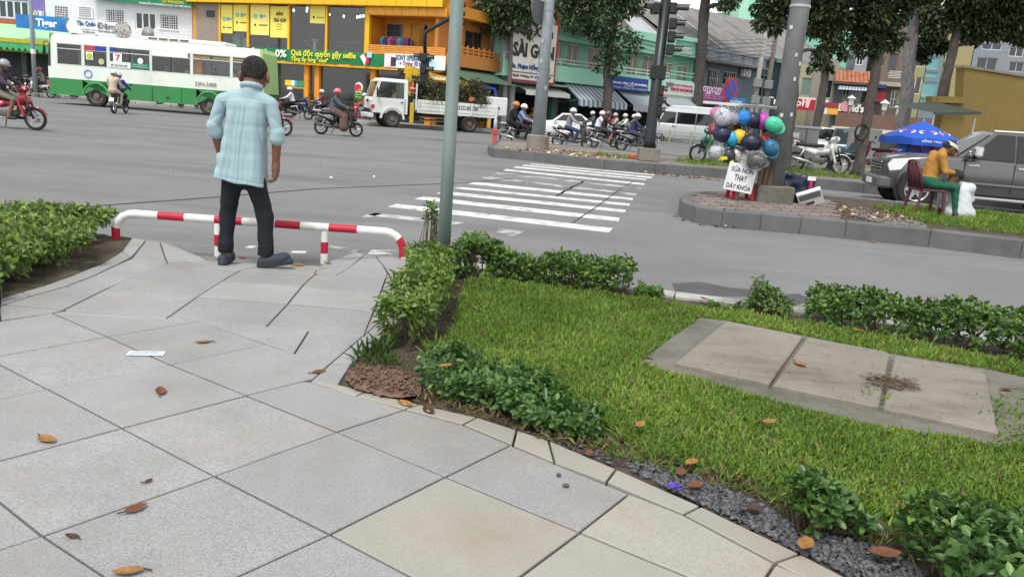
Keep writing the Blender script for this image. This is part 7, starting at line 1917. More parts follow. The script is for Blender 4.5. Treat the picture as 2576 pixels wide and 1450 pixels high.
# ---------------------------------------------------------------- motorbike prototypes
bk_c = mat('bike_color',(.02,.02,.022),.3,var=.05,coat=.7); bk_b = mat('bike_black',(.015,.015,.016),.45,var=.1); bk_e = mat('bike_engine',(.11,.11,.11),.5,.5,var=.25,scale=20)
def bike(name,scooter):
	t = thing(name,'x','motorbike'); r = .255 if scooter else .285; wb2 = .63
	for x,s_ in ((wb2,'f'),(-wb2,'r')):
		w = bpy.data.objects.new('wheel',None); COL.objects.link(w); w.parent = t
		MB().torus((x,0,r),r - .045,.045,'Y',26,8,.05 if s_ == 'r' else .042).build('tyre',rubber,w,True)
		m = MB(); m.torus((x,0,r),r - .085,.016,'Y',24,6,.03); n = 5 if scooter or True else 18
		for i in range(n):
			a = 2 * math.pi * i / n + .3; m.tube([(x + .03 * math.cos(a),0,r + .03 * math.sin(a)),(x + (r - .085) * math.cos(a),0,r + (r - .085) * math.sin(a))],[.017,.011],5)
		m.lathe if False else None; m.M = T(x,0,r); m.lathe([(.055,-.05),(.055,.05)],12,'Y'); m.build('rim',rim_m,w)
	m = MB(T(wb2,.045,r)); m.lathe([(.115,-.003),(.115,.003),(.06,.004)],18,'Y'); m.build('brake_disc',steel,t)
	if scooter:
		P = [cap((-.1,0,.62),(-.82,0,.80),.135,.06),cap((-.2,.1,.55),(-.72,.07,.70),.1,.05),cap((-.2,-.1,.55),(-.72,-.07,.70),.1,.05),rbx((.12,0,.33),(.30,.16,.045),.04),rbx((.43,0,.62),(.05,.2,.32),.05,rot=Matrix.Rotation(R(-18),4,'Y')),cap((.44,0,.78),(.58,0,.62),.13,.08),cap((.36,0,.95),(.45,0,.98),.1,.09),cap((.36,.16,.98),(.36,-.16,.98),.045,.045),cap((-.05,0,.4),(-.3,0,.58),.14,.13)]
	else:
		P = [cap((-.1,0,.64),(-.8,0,.80),.095,.045),cap((-.15,.07,.58),(-.62,.06,.72),.075,.045),cap((-.15,-.07,.58),(-.62,-.06,.72),.075,.045),cap((-.05,0,.62),(.32,0,.66),.07,.08),rbx((.36,.13,.55),(.035,.055,.24),.03,rot=Matrix.Rotation(R(-22),4,'Y')),rbx((.36,-.13,.55),(.035,.055,.24),.03,rot=Matrix.Rotation(R(-22),4,'Y')),cap((.36,0,.78),(.50,0,.70),.115,.075),cap((.34,0,.97),(.43,0,1.0),.095,.085),cap((.34,.14,.99),(.34,-.14,.99),.045,.045)]
	sdf_mesh('body',P,.022,bk_c,t,.05)
	sdf_mesh('seat',[rbx((-.3,0,.80 if scooter else .785),(.40,.125,.05),.045),cap((-.55,0,.84),(-.62,0,.86),.07,.06)],.025,bk_b,t,.06)
	sdf_mesh('engine',[rbx((-.02,0,.36),(.2,.1,.09),.04),cap((.02,0,.38),(.2,0,.40),.08,.07),cap((-.2,.06,.34),(-.62,.07,.3),.07,.05)] + ([rbx((-.45,.09,.33),(.26,.06,.08),.05)] if scooter else []),.022,bk_e,t)
	for k in (1,-1):
		MB().tube([(.46,k * .085,.80),(wb2,k * .085,r)],.024,7).build('fork_leg',bk_b,t,True); MB().tube([(-.42,k * .11,.72),(-wb2,k * .11,r + .02)],[.03,.024],7).build('shock_absorber',steel,t,True)
		m = MB(); m.tube([(.36,k * .27,1.02),(.34,k * .33,1.16)],.008,5); m.M = T(.33,k * .36,1.2); m.ell((0,0,0),(.015,.055,.04),10,6); m.build('mirror',bk_b,t)
		MB().rbox(-.84,k * .05,.80,-.86 + .1,k * .11,.84,.008).build('tail_light',redl,t)
	MB().tube([(.3,.36,1.0),(.36,.18,1.04),(.36,-.18,1.04),(.3,-.36,1.0)],.016,7).build('handlebar',bk_b,t,True)
	m = MB(); n = 12; rg = []
	for i in range(n + 1):
		a = R(20 + 130 * i / n); c = (wb2 + (r + .02) * math.cos(a),r + (r + .02) * math.sin(a)); rg.append([(c[0],.06,c[1] - .012),(c[0],.05,c[1] + .008),(c[0],-.05,c[1] + .008),(c[0],-.06,c[1] - .012)])
	m.loft(rg,closed=False); m.build('front_mudguard',bk_c,t,True)
	m = MB(); rg = []
	for i in range(9):
		a = R(60 + 110 * i / 8); c = (-wb2 + (r + .03) * math.cos(a),r + (r + .03) * math.sin(a)); rg.append([(c[0],.07,c[1]),(c[0],-.07,c[1])])
	m.loft(rg,closed=False); m.build('rear_mudguard',bk_b,t,True)
	m = MB(T(.46 if scooter else .44,0,1.0 if not scooter else .98)); m.ell((0,0,0),(.05,.09,.055),12,8); m.build('headlight',lampg,t,True)
	MB().tube([(.1,-.12,.26),(-.2,-.15,.28),(-.35,-.16,.33),(-.85,-.17,.42)],[.02,.025,.045,.05],9).build('exhaust',bk_e if scooter else steel,t,True)
	MB().add([(-.90,-.095,.5),(-.90,.095,.5),(-.86,.095,.64),(-.86,-.095,.64),(-.89,-.095,.5),(-.89,.095,.5),(-.85,.095,.64),(-.85,-.095,.64)],[(0,3,2,1),(4,5,6,7),(0,1,5,4),(2,3,7,6),(1,2,6,5),(0,4,7,3)]).build('number_plate',plate_w,t)
	MB().tube([(-.86,0,.82),(-.92,.1,.87),(-.62,.13,.86)],.013,6).build('grab_rail',steel,t); MB().tube([(-.86,0,.82),(-.92,-.1,.87),(-.62,-.13,.86)],.013,6).build('grab_rail',steel,t)
	MB().tube([(.06,-.2,.27),(.06,.2,.27)],.014,6).build('foot_peg',bk_b,t); MB().tube([(-.15,.12,.3),(-.3,.3,.03)],.012,6).build('kick_stand',bk_b,t)
	return t
PROTO = {False: bike('motorbike',False),True: bike('motor_scooter',True)}
_used = set()
def put_bike(label,loc,rz,col,scooter=False,scale=1.0,group=None):
	pr = PROTO[scooter]
	o = copy_tree(pr,None,{'bike_color': M(col,rough=.3,coat=.7,var=.05)})
	o.location = loc; o.rotation_euler = (0,0,rz); o.scale = (scale,) * 3; tag(o,label,'motorbike',group)
	return o
def gk(k,x,y,z=0.0): return G(*zz(k,x,y),z)
ZM['e5'] = (9.871,1232.4,246.5); ZM['e6'] = (9.871,1449.9,261.0); ZM['e4'] = (9.092,681.4,188.5); ZM['e3'] = (6.667,0,130.5)
GRP = 'riders crossing the junction'
def rider(bl,pl,loc,deg,col,scooter,shirt,trousers,hl,sc_=1.0,**kw):
	b = put_bike(bl,loc,R(deg),col,scooter,sc_,'motorbikes in traffic')
	p = person(pl,RIDE,loc,R(deg),shirt,trousers,hl,group=GRP,scale=sc_,**kw)
	return b,p
# near left: red underbone whose front half shows; its rider's leg
f = gk('e3',605,1318); rider('red motorbike with five spoke wheel entering from the left edge','rider with bare legs on the red motorbike at left edge',(f.x - .64,f.y,0),2,'8e1526',False,'3d3340','6d6a5a','8a8f94',shorts=True,skinm=skin_d)
f = gk('e4',300,1400); put_bike('red motorbike hidden behind the man except its front wheel',(f.x - .64,f.y,0),R(3),'a8182e',False,group='motorbikes in traffic')
# far left trio behind it
f = gk('e3',590,760); rider('white and black motorbike below the grey jacket rider','rider in grey jacket and red helmet before dark eatery',(f.x - .1,f.y + .6,0),186,'d0d2d2',False,'77736a','3b3b40','b83a40')
f = gk('e3',240,800); rider('dark motorbike under the red shirted rider at far left','rider in red shirt and red helmet at far left',(f.x - .4,f.y - 1.5,0),184,'3a2a30',False,'b02236','2c2c34','c23a46',short=True); rider('dark motorbike under the teal shirted rider at far left','rider in teal shirt and blue helmet at far left',(f.x - 1.6,f.y + .6,0),184,'22262c',False,'3f7a8c','2c2c34','5a86b8',short=True)
# beige rider seen from behind, in front of the bus
f = gk(1,1115,1128); put_bike('motorbike seen from behind in front of the bus',(f.x,f.y + .63,0),R(97),'2a2c2e',False,group='motorbikes in traffic')
person('driver in blue jacket in front of beige passenger by the bus',RIDE,(f.x + .03,f.y + .63,0),R(97),'2b3f8c','2b2f3a','b8c4d0',group=GRP)
person('passenger in beige suit and white helmet before the bus',PILL,(f.x - .02,f.y + .33,0),R(97),'b9ab98','b5a690','e4e2de',group=GRP,slim=1.12)
# left of centre, by the yellow shop
f = gk('e4',620,1005); rider('black motorbike ridden left by the white shirted rider','rider in white shirt and white helmet heading left by yellow column',(f.x - .6,f.y + .2,0),190,'17181a',False,'dcdbe4','202126','e6e4e8')
f = gk('e4',850,1030); rider('dark silver scooter ridden left by the maroon rider','rider in maroon jacket and white helmet heading left',(f.x + .6,f.y + .2,0),192,'34363a',True,'6d4048','23242c','dcd6d8',mask='9aa0a8')
sk = [cap((-.1,.13,.86),(.22,.17,.70),.13,.13,2),cap((.22,.17,.70),(.22,.17,.42),.13,.16,2),cap((-.1,-.13,.86),(.22,-.17,.70),.13,.13,2),cap((.22,-.17,.70),(.2,-.18,.34),.14,.18,2)]
a_,b_ = gk('e4',1180,1365),gk('e4',1905,1412); hd_ = heading(a_[:2],b_[:2]); mid_ = (a_ + b_) / 2
b,p = rider('black scooter carrying the rider in a long brown skirt','rider in grey jacket, brown skirt and pink helmet',(mid_.x,mid_.y,0),math.degrees(hd_) - 8,'101114',True,'4c535e','5d4a44','c4607e',extra=sk,slim=1.05)
f = gk('e4',2250,1110); rider('red scooter in front of the truck cab','rider in red shirt and white helmet beside the truck cab',(f.x - .55,f.y + .8,0),205,'a8202e',True,'c0283a','8fa0b0','d8d8dc',short=True)
# group waiting at the far island
a_ = gk('e5',380,1160); put_bike('black motorbike carrying two people beside the lamp post',(a_.x + .62,a_.y - .1,0),R(-14),'1a1b1e',False,group='motorbikes in traffic')
person('driver in blue plaid shirt and white helmet beside lamp post',RIDE,(a_.x + .72,a_.y - .12,0),R(-14),'7a86a4','2a2030','d9d9dc',group=GRP); person('passenger in black with orange helmet beside lamp post',PILL,(a_.x + .42,a_.y - .05,0),R(-14),'1b1b1d','141516','d8762e',group=GRP,slim=1.15)
a_,b_ = gk('e5',1810,1240),gk('e5',2240,1262); rider('dark scooter with a plastic bag, right of lamp post','rider in grey hoodie and pale helmet right of lamp post',((a_.x + b_.x) / 2,(a_.y + b_.y) / 2,0),-8,'3a3038',True,'83878c','2c3f5c','d4dcde',sc_=1.0)
a_,b_ = gk('e6',510,1120),gk('e6',965,1140); rider('black motorbike under the bare legged rider','rider in dark jacket and bare legs with brown helmet',((a_.x + b_.x) / 2,(a_.y + b_.y) / 2,0),-8,'1c1c20',False,'2c2526','3a3436','5a4a48',shorts=True)
a_ = gk('e6',300,1045); rider('silver motorbike partly behind the black one, white rider','rider in white shirt and white helmet behind bare legged rider',(a_.x + .62,a_.y + .4,0),-8,'a9adb0',False,'d4d8e4','343a48','e6e6ea',slim=1.1)
a_,b_ = gk('e6',1250,1195),gk('e6',1680,1215); rider('dark green scooter just left of black signal post','rider in navy jacket with pale pink helmet by signal post',((a_.x + b_.x) / 2,(a_.y + b_.y) / 2,0),-6,'27363a',True,'2c3150','3a4654','d8c4c4',slim=1.1)
# second row, coming the other way
for i,(k,x,y,col,sh,hl,bl,pl) in enumerate((
	('e5',760,800,'2a2c34','aeb4c4','d6d8dc','dark motorbike nearest the truck basket','rider in pale plaid shirt beside the truck basket'),('e5',1010,820,'7a2030','d08a3a','c23a46','maroon motorbike ahead of the white saloon','rider in orange and maroon with red helmet'),
	('e6',330,760,'26282c','55585c','dadcdc','dark motorbike behind the saloon tail','rider in dark top and white helmet behind saloon tail'),('e6',700,800,'7a2a2a','b8352e','5a4a40','maroon motorbike under second row red shirt','rider in orange red shirt in the second row'),
	('e6',890,830,'33363a','b09a98','cfa8a0','grey motorbike under the pale pink rider','rider in dusty pink shirt in the second row'),('e6',1130,880,'2c3034','c3cfc4','e0e2e0','dark motorbike beside the railing end','rider in pale green shirt and white helmet at railing'),('e6',1350,890,'2c3034','8f9488','dfe2e2','dark motorbike behind the railing near van','rider in olive grey shirt near the van front'))):
	f = gk(k,x,y); Y_ = min(f.y,52.5 if k == 'e5' else 47 - i * .2) if f.y > 0 else 47
	q = at(*zz(k,x,y),Y_); rider(bl,pl,(q.x,Y_,0),200,col,i % 2 == 0,sh,'33363e',hl)
# parked motorbikes along the far kerb
ps_ = [((-31.2 + i * 1.25,47.2 - i * .12),c) for i,c in enumerate(('8f9498','1c1d20','5a2028','2b2d31','1d2c4a'))] + [((-20.6 + i * 1.15,45.9 - i * .22),c) for i,c in enumerate(('22242a','8a1c28','303338','1b1c20'))] + [((-12.8 + i * .95,45.1),c) for i,c in enumerate(('2a3a6c','b0b4b8','2a2c30'))]
pn = ['silver','black','dark maroon','charcoal','navy','dark grey','red','slate','jet black','blue','white','smoky grey']
for i,((x,y),c) in enumerate(ps_):
	put_bike(f"{pn[i]} motorbike parked along the far kerb {'behind the bus' if i < 9 else 'before the yellow shop'}",(x,y,.14),R(70 + 25 * math.sin(i * 2.1)),c,i % 3 == 0,group='motorbikes parked along the far kerb')
f = G(1222,326,0); put_bike('blue motorbike parked behind the truck tail',(f.x,f.y + 1,0),R(-30),'2a4a7c',False,group='motorbikes parked along the far kerb')
# right side: green bike behind the helmets, blue and white bike at the tree, red one further back
f = gk(7,370,765,I2H); put_bike('green motorbike standing behind the helmet rack',(f.x + .62,f.y + .5,I2H - .03),R(188),'1d5a44',False)
a_ = gk(9,870,1315,I2H); wb_b = put_bike('blue and white motorbike parked before the leaning tree',(a_.x - .6,a_.y + .35,I2H - .03),R(-6),'c9cac4',False,1.05); f = at(*zz(9,1340,1080),27); put_bike('red motorbike parked behind the leaning tree',(f.x,27,I2H - .03),R(120),'7c2030',True)
for s_ in (False,True):
	def rm(o):
		for c in list(o.children): rm(c)
		bpy.data.objects.remove(o)
	rm(PROTO[s_])
# bus crew and passengers, truck driver
SIT = dict(pelvis=(0,0,.1),chest=(.02,0,.42),neck=(.03,0,.58),head=(.05,0,.72),sh=(.02,.18,.52),el=(.1,.24,.3),ha=(.32,.16,.25),hi=(.03,.09,.08),kn=(.42,.12,.1),an=(.42,.12,-.3),to=(.55,.12,-.35))
bm_w = bus.matrix_basis
for i,(x,y,c,l) in enumerate(((3.55,.55,'8fb0cc','bus driver in light blue shirt at the wheel'),(-.55,.7,'b8404c','bus passenger in red top by the fourth window'),(-1.5,.7,'8fa0b8','bus passenger in pale blue behind the red top'),(-2.85,.7,'3c4048','bus passenger in dark top by the fifth window'),(1.6,.7,'3a4450','bus passenger behind the route number'),(-3.8,.7,'b8b0b4','bus passenger in pale top near the rear'))):
	w_ = bm_w @ Vector((x,y,1.42)); person(l,SIT,w_,bus.rotation_euler.z,c,'33363c',None,res=.026,group='people in the bus')
w_ = tk.matrix_basis @ Vector((1.95,.45,1.15)); person('truck driver leaning at the open cab window',SIT,w_,hd,'a8997c','33363c',None,res=.026)

# ---------------------------------------------------------------- the man at the rail
mo = S(625,668); man = thing('person','man in pale blue shirt and dark rolled trousers at the rail','person',(mo.x,mo.y - .02,mo.z)); man.scale = (.97,.97,.965)
hc = Vector((.038,.065,1.57)); tl = Matrix.Rotation(R(-14),4,'X')
B = [ell(hc,(.091,.11,.122),0),ell(hc + Vector((0,.06,-.068)),(.07,.07,.062),0),ell(hc + Vector((0,.118,-.03)),(.017,.024,.03),0,.012),ell(hc + Vector((0,.11,-.085)),(.03,.02,.01),0,.01),cap((.028,-.02,1.40),(.036,.022,1.53),.064,.062,0),ell(hc + Vector((0,-.02,.032)),(.097,.108,.1),4),ell(hc + Vector((0,-.052,.0)),(.086,.07,.074),4)]
for k in (1,-1): B += [ell(hc + Vector((k * .106,-.012,-.035)),(.014,.034,.046),0,.012,Matrix.Rotation(R(25 * k),4,'Z')),ell(hc + Vector((k * .036,.108,.0)),(.014,.012,.009),4,.004)]
B += [cap((-.02,.02,.8),(.0,.02,1.3),.085,.085,0),cap((0,.01,1.31),(.19,0,1.33),.06,.04,0),cap((0,.01,1.31),(-.2,0,1.33),.06,.04,0),
      cap((.19,0,1.34),(.236,0,1.10),.044,.042,0),cap((.236,0,1.10),(.213,.055,.85),.042,.029,0),cap((-.2,0,1.34),(-.268,0,1.12),.044,.042,0),cap((-.268,0,1.12),(-.25,.11,.88),.042,.03,0)]
for (w,d,k,inw) in ((Vector((.213,.055,.85)),Vector((-.05,.08,-1)).normalized(),1,-1),(Vector((-.25,.11,.88)),Vector((.15,.35,-1)).normalized(),-1,1)):
	u = Vector((0,1,0)); u = (u - d * u.dot(d)).normalized(); v = d.cross(u)
	B += [rbx(w + d * .055,(.02,.042,.05),.018,0,.02),cap(w,w + d * .04,.028,.03,0)]
	cu = Vector((inw,0,0))
	for o,L in ((-.032,.058),(-.011,.07),(.011,.074),(.03,.064)):
		b0 = w + d * .095 + u * o; b1 = b0 + d * L * .42 + cu * L * .12; b2 = b1 + d * L * .22 + cu * L * .42; b3 = b2 - d * L * .12 + cu * L * .28
		B += [cap(b0,b1,.0105,.0098,0,.006),cap(b1,b2,.0098,.009,0,.004),cap(b2,b3,.009,.0078,0,.004)]
	B += [cap(w + d * .03 + u * .035,w + d * .065 + u * .058 + cu * .02,.0135,.0115,0,.008),cap(w + d * .065 + u * .058 + cu * .02,w + d * .1 + u * .05 + cu * .04,.011,.009,0,.004)]
LL,RR = (-.183,0,.13),(.15,.0,.13)
B += [cap((-.1,.01,.8),(-.175,.02,.44),.05,.045,0),cap((-.175,.02,.44),LL,.05,.038,0),cap(LL,(-.185,0,.06),.037,.037,0),cap((.04,.01,.8),(.135,.03,.44),.045,.045,0),cap((.135,.03,.44),RR,.05,.038,0),cap(RR,(.148,0,.06),.037,.037,0)]
sdf_mesh('body',B,.0075,[skin_d,skin_d,skin_d,skin_d,mat('cropped_hair',(.022,.02,.019),.95,var=.5,scale=60,bump=.8,bscale=320,var2=((.075,.06,.05),25.0,.5,.8))],man,.022)
shirt = mat('blue_shirt',(.345,.485,.53),.85,var=.05,scale=9,bump=.12,bscale=260,sub=.12,sheen=.2,stain=((.29,.41,.46),5.0,.55,.75,(1,1,.3)))
Sh = [rbx((-.004,.0,1.25),(.152,.105,.14),.09,0),rbx((-.012,.005,1.14),(.155,.108,.16),.085,0),rbx((-.022,.008,1.02),(.161,.112,.17),.08,0),rbx((-.034,.01,.9),(.17,.117,.17),.075,0),rbx((-.046,.01,.78),(.182,.122,.17),.07,0),rbx((-.056,.01,.7),(.193,.126,.12),.07,0),cap((.03,-.01,1.395),(.178,0,1.338),.068,.056,0),cap((.03,-.01,1.395),(-.19,0,1.34),.068,.056,0),
      cap((.19,0,1.325),(.24,0,1.10),.054,.047,0,.01),cap((-.204,0,1.328),(-.272,0,1.12),.054,.047,0,.01),cap((.239,.0,1.115),(.236,.008,1.07),.056,.062,0,.003),cap((-.271,.0,1.132),(-.262,.02,1.088),.057,.063,0,.003)]
Sh += [cap((.032,-.035,1.43),(.03,-.03,1.34),.052,.06,0),cap((.032,.02,1.42),(.02,.03,1.3),.05,.07,0)]
ring = 14
for i in range(ring):
	a0,a1 = 2 * math.pi * i / ring,2 * math.pi * (i + 1) / ring
	q = lambda a: (.034 + .068 * math.cos(a),-.005 + .07 * math.sin(a),1.462 - .018 * math.sin(a)); Sh.append(cap(q(a0),q(a1),.019,.019,0,.012))
RID = [(-.085,-.16,.016,-.010,.7,1.26),(-.04,-.13,.010,.007,.7,1.3),(.004,-.09,.006,-.006,.7,1.37),(.022,-.09,.006,.006,.72,1.37),(-.012,-.09,.006,.006,.72,1.37),(.07,.03,.014,-.006,.75,1.2),(.115,.05,.010,.007,.72,1.28),(-.15,-.12,.010,.008,.75,1.3),(.05,-.06,.010,.005,.7,1.0),(-.19,-.08,.012,-.006,.7,1.05)]
def folds(X):
	x,y,z = X[...,0],X[...,1],X[...,2]; d = np.zeros(x.shape)
	bk = np.clip(1 - y / .06,0,1)
	for x0,sl,w,am,z0,z1 in RID:
		c = x0 + sl * (1.35 - z) + .006 * np.sin(11 * z + x0 * 40)
		d += am * np.exp(-((x - c) / w) ** 2) * bk * np.clip((z1 - z) / .08,0,1) * np.clip((z - z0) / .05 + .5,0,1)
	d += .002 * np.sin(21 * x - 13 * z) * np.sin(5 * z + 2) * (np.abs(x) < .19)
	yo = np.exp(-((z - 1.352 + .1 * np.abs(x - .03)) / .005) ** 2) * (y < 0) * (np.abs(x) < .18)
	ar = np.clip((np.abs(x) - .185) / .02,0,1) * np.clip((z - 1.13) / .03,0,1) * np.clip((1.32 - z) / .06,0,1)
	ph = 46 * z + 34 * np.abs(x) + 22 * y
	d += ar * .007 * ((1 - np.abs(np.sin(ph * .5))) ** 2 - .35)
	d += .004 * np.exp(-((z - .755 + .13 * (x + .25)) / .004) ** 2) * (np.abs(x + .05) < .2)
	return d - .003 * yo
sdf_mesh('shirt',Sh,.0062,[shirt],man,.022,disp=folds,cut=lambda X: (.725 - .13 * (X[...,0] + .25) + .006 * np.sin(26 * X[...,0])) - X[...,2])
tro = mat('dark_trousers',(.007,.010,.016),.9,var=.15,scale=8,bump=.15,bscale=200)
Tr = [ell((-.035,.01,.80),(.165,.11,.16),0),cap((-.12,.0,.74),(-.172,.03,.43),.088,.064,0),cap((-.172,.03,.43),(-.183,0,.14),.063,.055,0,.02),cap((.06,.0,.72),(.132,.035,.43),.085,.066,0),cap((.132,.035,.43),(.152,0,.14),.065,.058,0,.02),cap((-.183,0,.175),(-.183,0,.135),.062,.063,0,.003),cap((.15,0,.165),(.153,0,.125),.064,.065,0,.003)]
sdf_mesh('trousers',Tr,.009,[tro],man,.03,disp=lambda X: .003 * np.sin(38 * X[...,2] + 15 * X[...,0]) * (X[...,2] < .55) + .002 * np.sin(55 * X[...,0]),cut=lambda X: .105 - X[...,2])
clog = mat('navy_clog',(.028,.036,.048),.7,var=.15,scale=40)
def clogs(h,d,z0,up):
	h = Vector((h[0],h[1],0)); d = Vector(d).normalized(); s = Vector((-d.y,d.x,0)); a = math.atan2(d.y,d.x)
	Rm = Matrix.Rotation(a,4,'Z'); P = [cap(h + Vector((0,0,.055 + z0)),h + d * .17 + Vector((0,0,.055 + z0 + up)),.042,.048,0),cap(h + d * .03 + s * .012 + Vector((0,0,.04 + z0)),h + d * .17 + s * .01 + Vector((0,0,.045 + z0 + up)),.04,.045,0),cap(h + d * -.01 + Vector((0,0,.022 + z0)),h + d * .2 + Vector((0,0,.022 + z0 + up)),.041,.043,0,.006)]
	sdf_mesh('shoe',P,.009,[clog],man,.02,cut=lambda X: np.maximum(.004 + z0 + np.clip(((X[...,0] - h.x) * d.x + (X[...,1] - h.y) * d.y) / .2,0,1.3) * up - X[...,2],-1))
clogs((-.188,-.04),(-.08,1,0),0,0); clogs((.135,-.02),(1,.2,0),.002,.035)
for i in range(9):
	MB(T(.315 + .0,0,0) if False else T(.24 + .022 * (i % 5),.0 + .012 * (i // 5),.115 + .012 * (i % 3))).ell((0,0,0),(.005,.005,.004),6,4).build('vent_hole',black,man)

# ---------------------------------------------------------------- seated woman, the person she tends, man in the plastic chair
c0 = gk(8,845,1062,I1H); cz = I1H - .01
ch = thing('plastic_chair','maroon plastic chair under the woman in yellow','chair',(c0.x,c0.y,cz))
WRK = lambda X: .0035 * np.sin(38 * X[...,0] + 24 * X[...,2]) * np.sin(33 * X[...,2] - 17 * X[...,1]) * (X[...,2] < 1.0)
mm_ = M('5a2f38',rough=.5,var=.06)
for x,y in ((-.2,-.2),(-.2,.2),(.2,-.2),(.2,.2)): MB().tube([(x * 1.15,y * 1.1,0),(x * .95,y * .95,.40)],[.022,.03],8).build('leg',mm_,ch)
MB().rbox(-.23,-.22,.39,.23,.22,.43,.015).build('seat',mm_,ch)
for y in (-.15,-.05,.05,.15): MB().tube([(-.2,y,.42),(-.25,y,.65),(-.31,y * .95,.84)],.022,6).build('back_slat',mm_,ch,True)
MB().tube([(-.2,-.21,.42),(-.26,-.22,.66),(-.32,-.14,.86),(-.33,0,.88),(-.32,.14,.86),(-.26,.22,.66),(-.2,.21,.42)],.024,8).build('back_frame',mm_,ch,True)
WJ = dict(pelvis=(-.02,0,.56),chest=(.04,0,.88),neck=(.13,0,1.05),head=(.24,0,1.12),face=Vector((.85,-.05,-.5)),sh=(.06,.16,.99),el=(.14,.2,.74),ha=(.36,.1,.72),hi=(.0,.09,.52),kn=(.38,.14,.50),an=(.45,.15,.10),to=(.57,.16,.06))
wm = person('woman in yellow blouse and white visor bent over on maroon chair',WJ,(c0.x,c0.y,cz),R(-4),'a67a38','1d5a44',None,res=.012,skinm=skin_d,k=.035,disp=WRK)
wm['group'] = 'people on the near island'
m = MB(T(.25,0,1.165) @ Matrix.Rotation(R(28),4,'Y')); m.lathe([(.105,-.02),(.108,.03)],20,cap=False); m.build('visor_band',M('d9d8d2'),wm)
m = MB(T(.25,0,1.165) @ Matrix.Rotation(R(34),4,'Y'))
for i in range(10):
	a0,a1 = R(-75 + i * 15),R(-60 + i * 15); e = lambda a,o: ((.105 + o) * math.cos(a),(.105 + o * .5) * math.sin(a),-.01 - o * .2); w1_,w0_ = .1 * max(0,math.cos(a1)),.1 * max(0,math.cos(a0)); m.add([e(a0,0),e(a1,0),e(a1,w1_),e(a0,w0_)],[(0,1,2,3)])
m.build('visor_brim',M('dedcd6'),wm,True); m = MB(T(.15,0,1.17)); m.ell((0,0,0),(.05,.045,.045),10,8); m.build('hair_bun',hair,wm,True)
c1 = gk(8,1130,1088,I1H)
KJ = dict(pelvis=(.03,.02,.13),chest=(-.03,.05,.43),neck=(-.09,.06,.56),head=(-.17,-.05,.65),face=Vector((-.8,.1,-.6)),shl=(-.14,.08,.5),shr=(.13,.03,.49),ell=(-.2,.1,.28),elr=(.2,.08,.3),hal=(-.18,.22,.14),har=(.14,.26,.16),hil=(-.08,.06,.13),hir=(.1,.06,.13),knl=(-.16,.34,.36),knr=(.14,.34,.36),anl=(-.14,.42,.07),anr=(.12,.42,.07),tol=(-.16,.54,.05),tor=(.12,.54,.05))
kp_ = person('person in white shirt crouched with head on the woman\'s lap',KJ,(c1.x,c1.y,cz),R(-6),'c2c4ca','b4b6bc',None,res=.014,skinm=skin_d,extra=[ell((-.14,-.06,.69),(.105,.1,.085),4,.02),cap((.03,.02,.1),(-.01,.04,.42),.2,.15,1),cap((-.14,.05,.5),(.13,.03,.49),.085,.085,1),cap((-.06,.02,.06),(.14,.02,.06),.15,.15,1)],group='people on the near island',k=.035,disp=WRK)
cc = gk(9,1010,1290,I2H); pc_ = thing('plastic_chair','white plastic garden chair beside the leaning tree','chair',(cc.x,cc.y + .3,I2H - .03),R(180)); pw2 = M('c9c9c4',rough=.5)
for x,y in ((-.2,-.2),(-.2,.2),(.2,-.2),(.2,.2)): MB().tube([(x * 1.2,y * 1.1,0),(x,y,.4)],.022,8).build('leg',pw2,pc_)
MB().rbox(-.23,-.22,.39,.23,.22,.42,.01).build('seat',pw2,pc_); MB().rbox(-.34,-.2,.45,-.26,.2,.9,.03).build('backrest',pw2,pc_)
for k in (1,-1): MB().tube([(-.26,k * .23,.62),(.2,k * .25,.62),(.22,k * .22,.4)],.02,7).build('armrest',pw2,pc_)
LJ = dict(pelvis=(.02,0,.52),chest=(-.12,0,.82),neck=(-.17,0,.98),head=(-.16,0,1.12),sh=(-.14,.18,.92),el=(-.02,.26,.68),ha=(.2,.2,.64),hi=(.05,.09,.5),kn=(.46,.14,.52),an=(.62,.12,.1),to=(.75,.13,.06))
person('man in teal shirt reclining on the white plastic chair',LJ,(cc.x,cc.y + .3,I2H - .03),R(180),'36505a','2c3038',None,res=.02,skinm=skin_d,group='people on the far island')
# ================================================================== STREET FURNITURE AND SMALL THINGS
# red and white rail at the pavement end: painted bands are pieces of it
wp = M('dcdcd6',rough=.5,var=.06,scale=9,stain=((.35,.33,.3),7,.58,.8,(1,1,1))); rp = M('b01c34',rough=.5,var=.08,scale=9)
rl = thing('barrier_rail','red and white banded tubular rail across the pavement end','barrier')
A0,B0 = S(292,600),S(1013,650); HT = .315
def tube_bands(pts,r,marks,par,nm):
	"""cut a bent tube into bands; marks are path lengths where the colour changes"""
	P = [Vector(p) for p in pts]; d = [0]
	for a,b in zip(P[:-1],P[1:]): d.append(d[-1] + (b - a).length)
	def pt(s):
		for i in range(len(P) - 1):
			if s <= d[i + 1]: return P[i].lerp(P[i + 1],(s - d[i]) / (d[i + 1] - d[i]))
		return P[-1]
	ms = [0] + [m for m in marks if m < d[-1]] + [d[-1]]
	for i,(a,b) in enumerate(zip(ms[:-1],ms[1:])):
		seg = [pt(a)] + [P[j] for j in range(len(P)) if a < d[j] < b] + [pt(b)]
		MB().tube(seg,r,12).build(nm,rp if i % 2 == 0 else wp,par,'auto')
dv = (B0 - A0); dv.z = 0; Lr = dv.length; dv /= Lr
def rpt(s,z): q = A0 + dv * s; return (q.x,q.y,z)
zt = .03 + HT
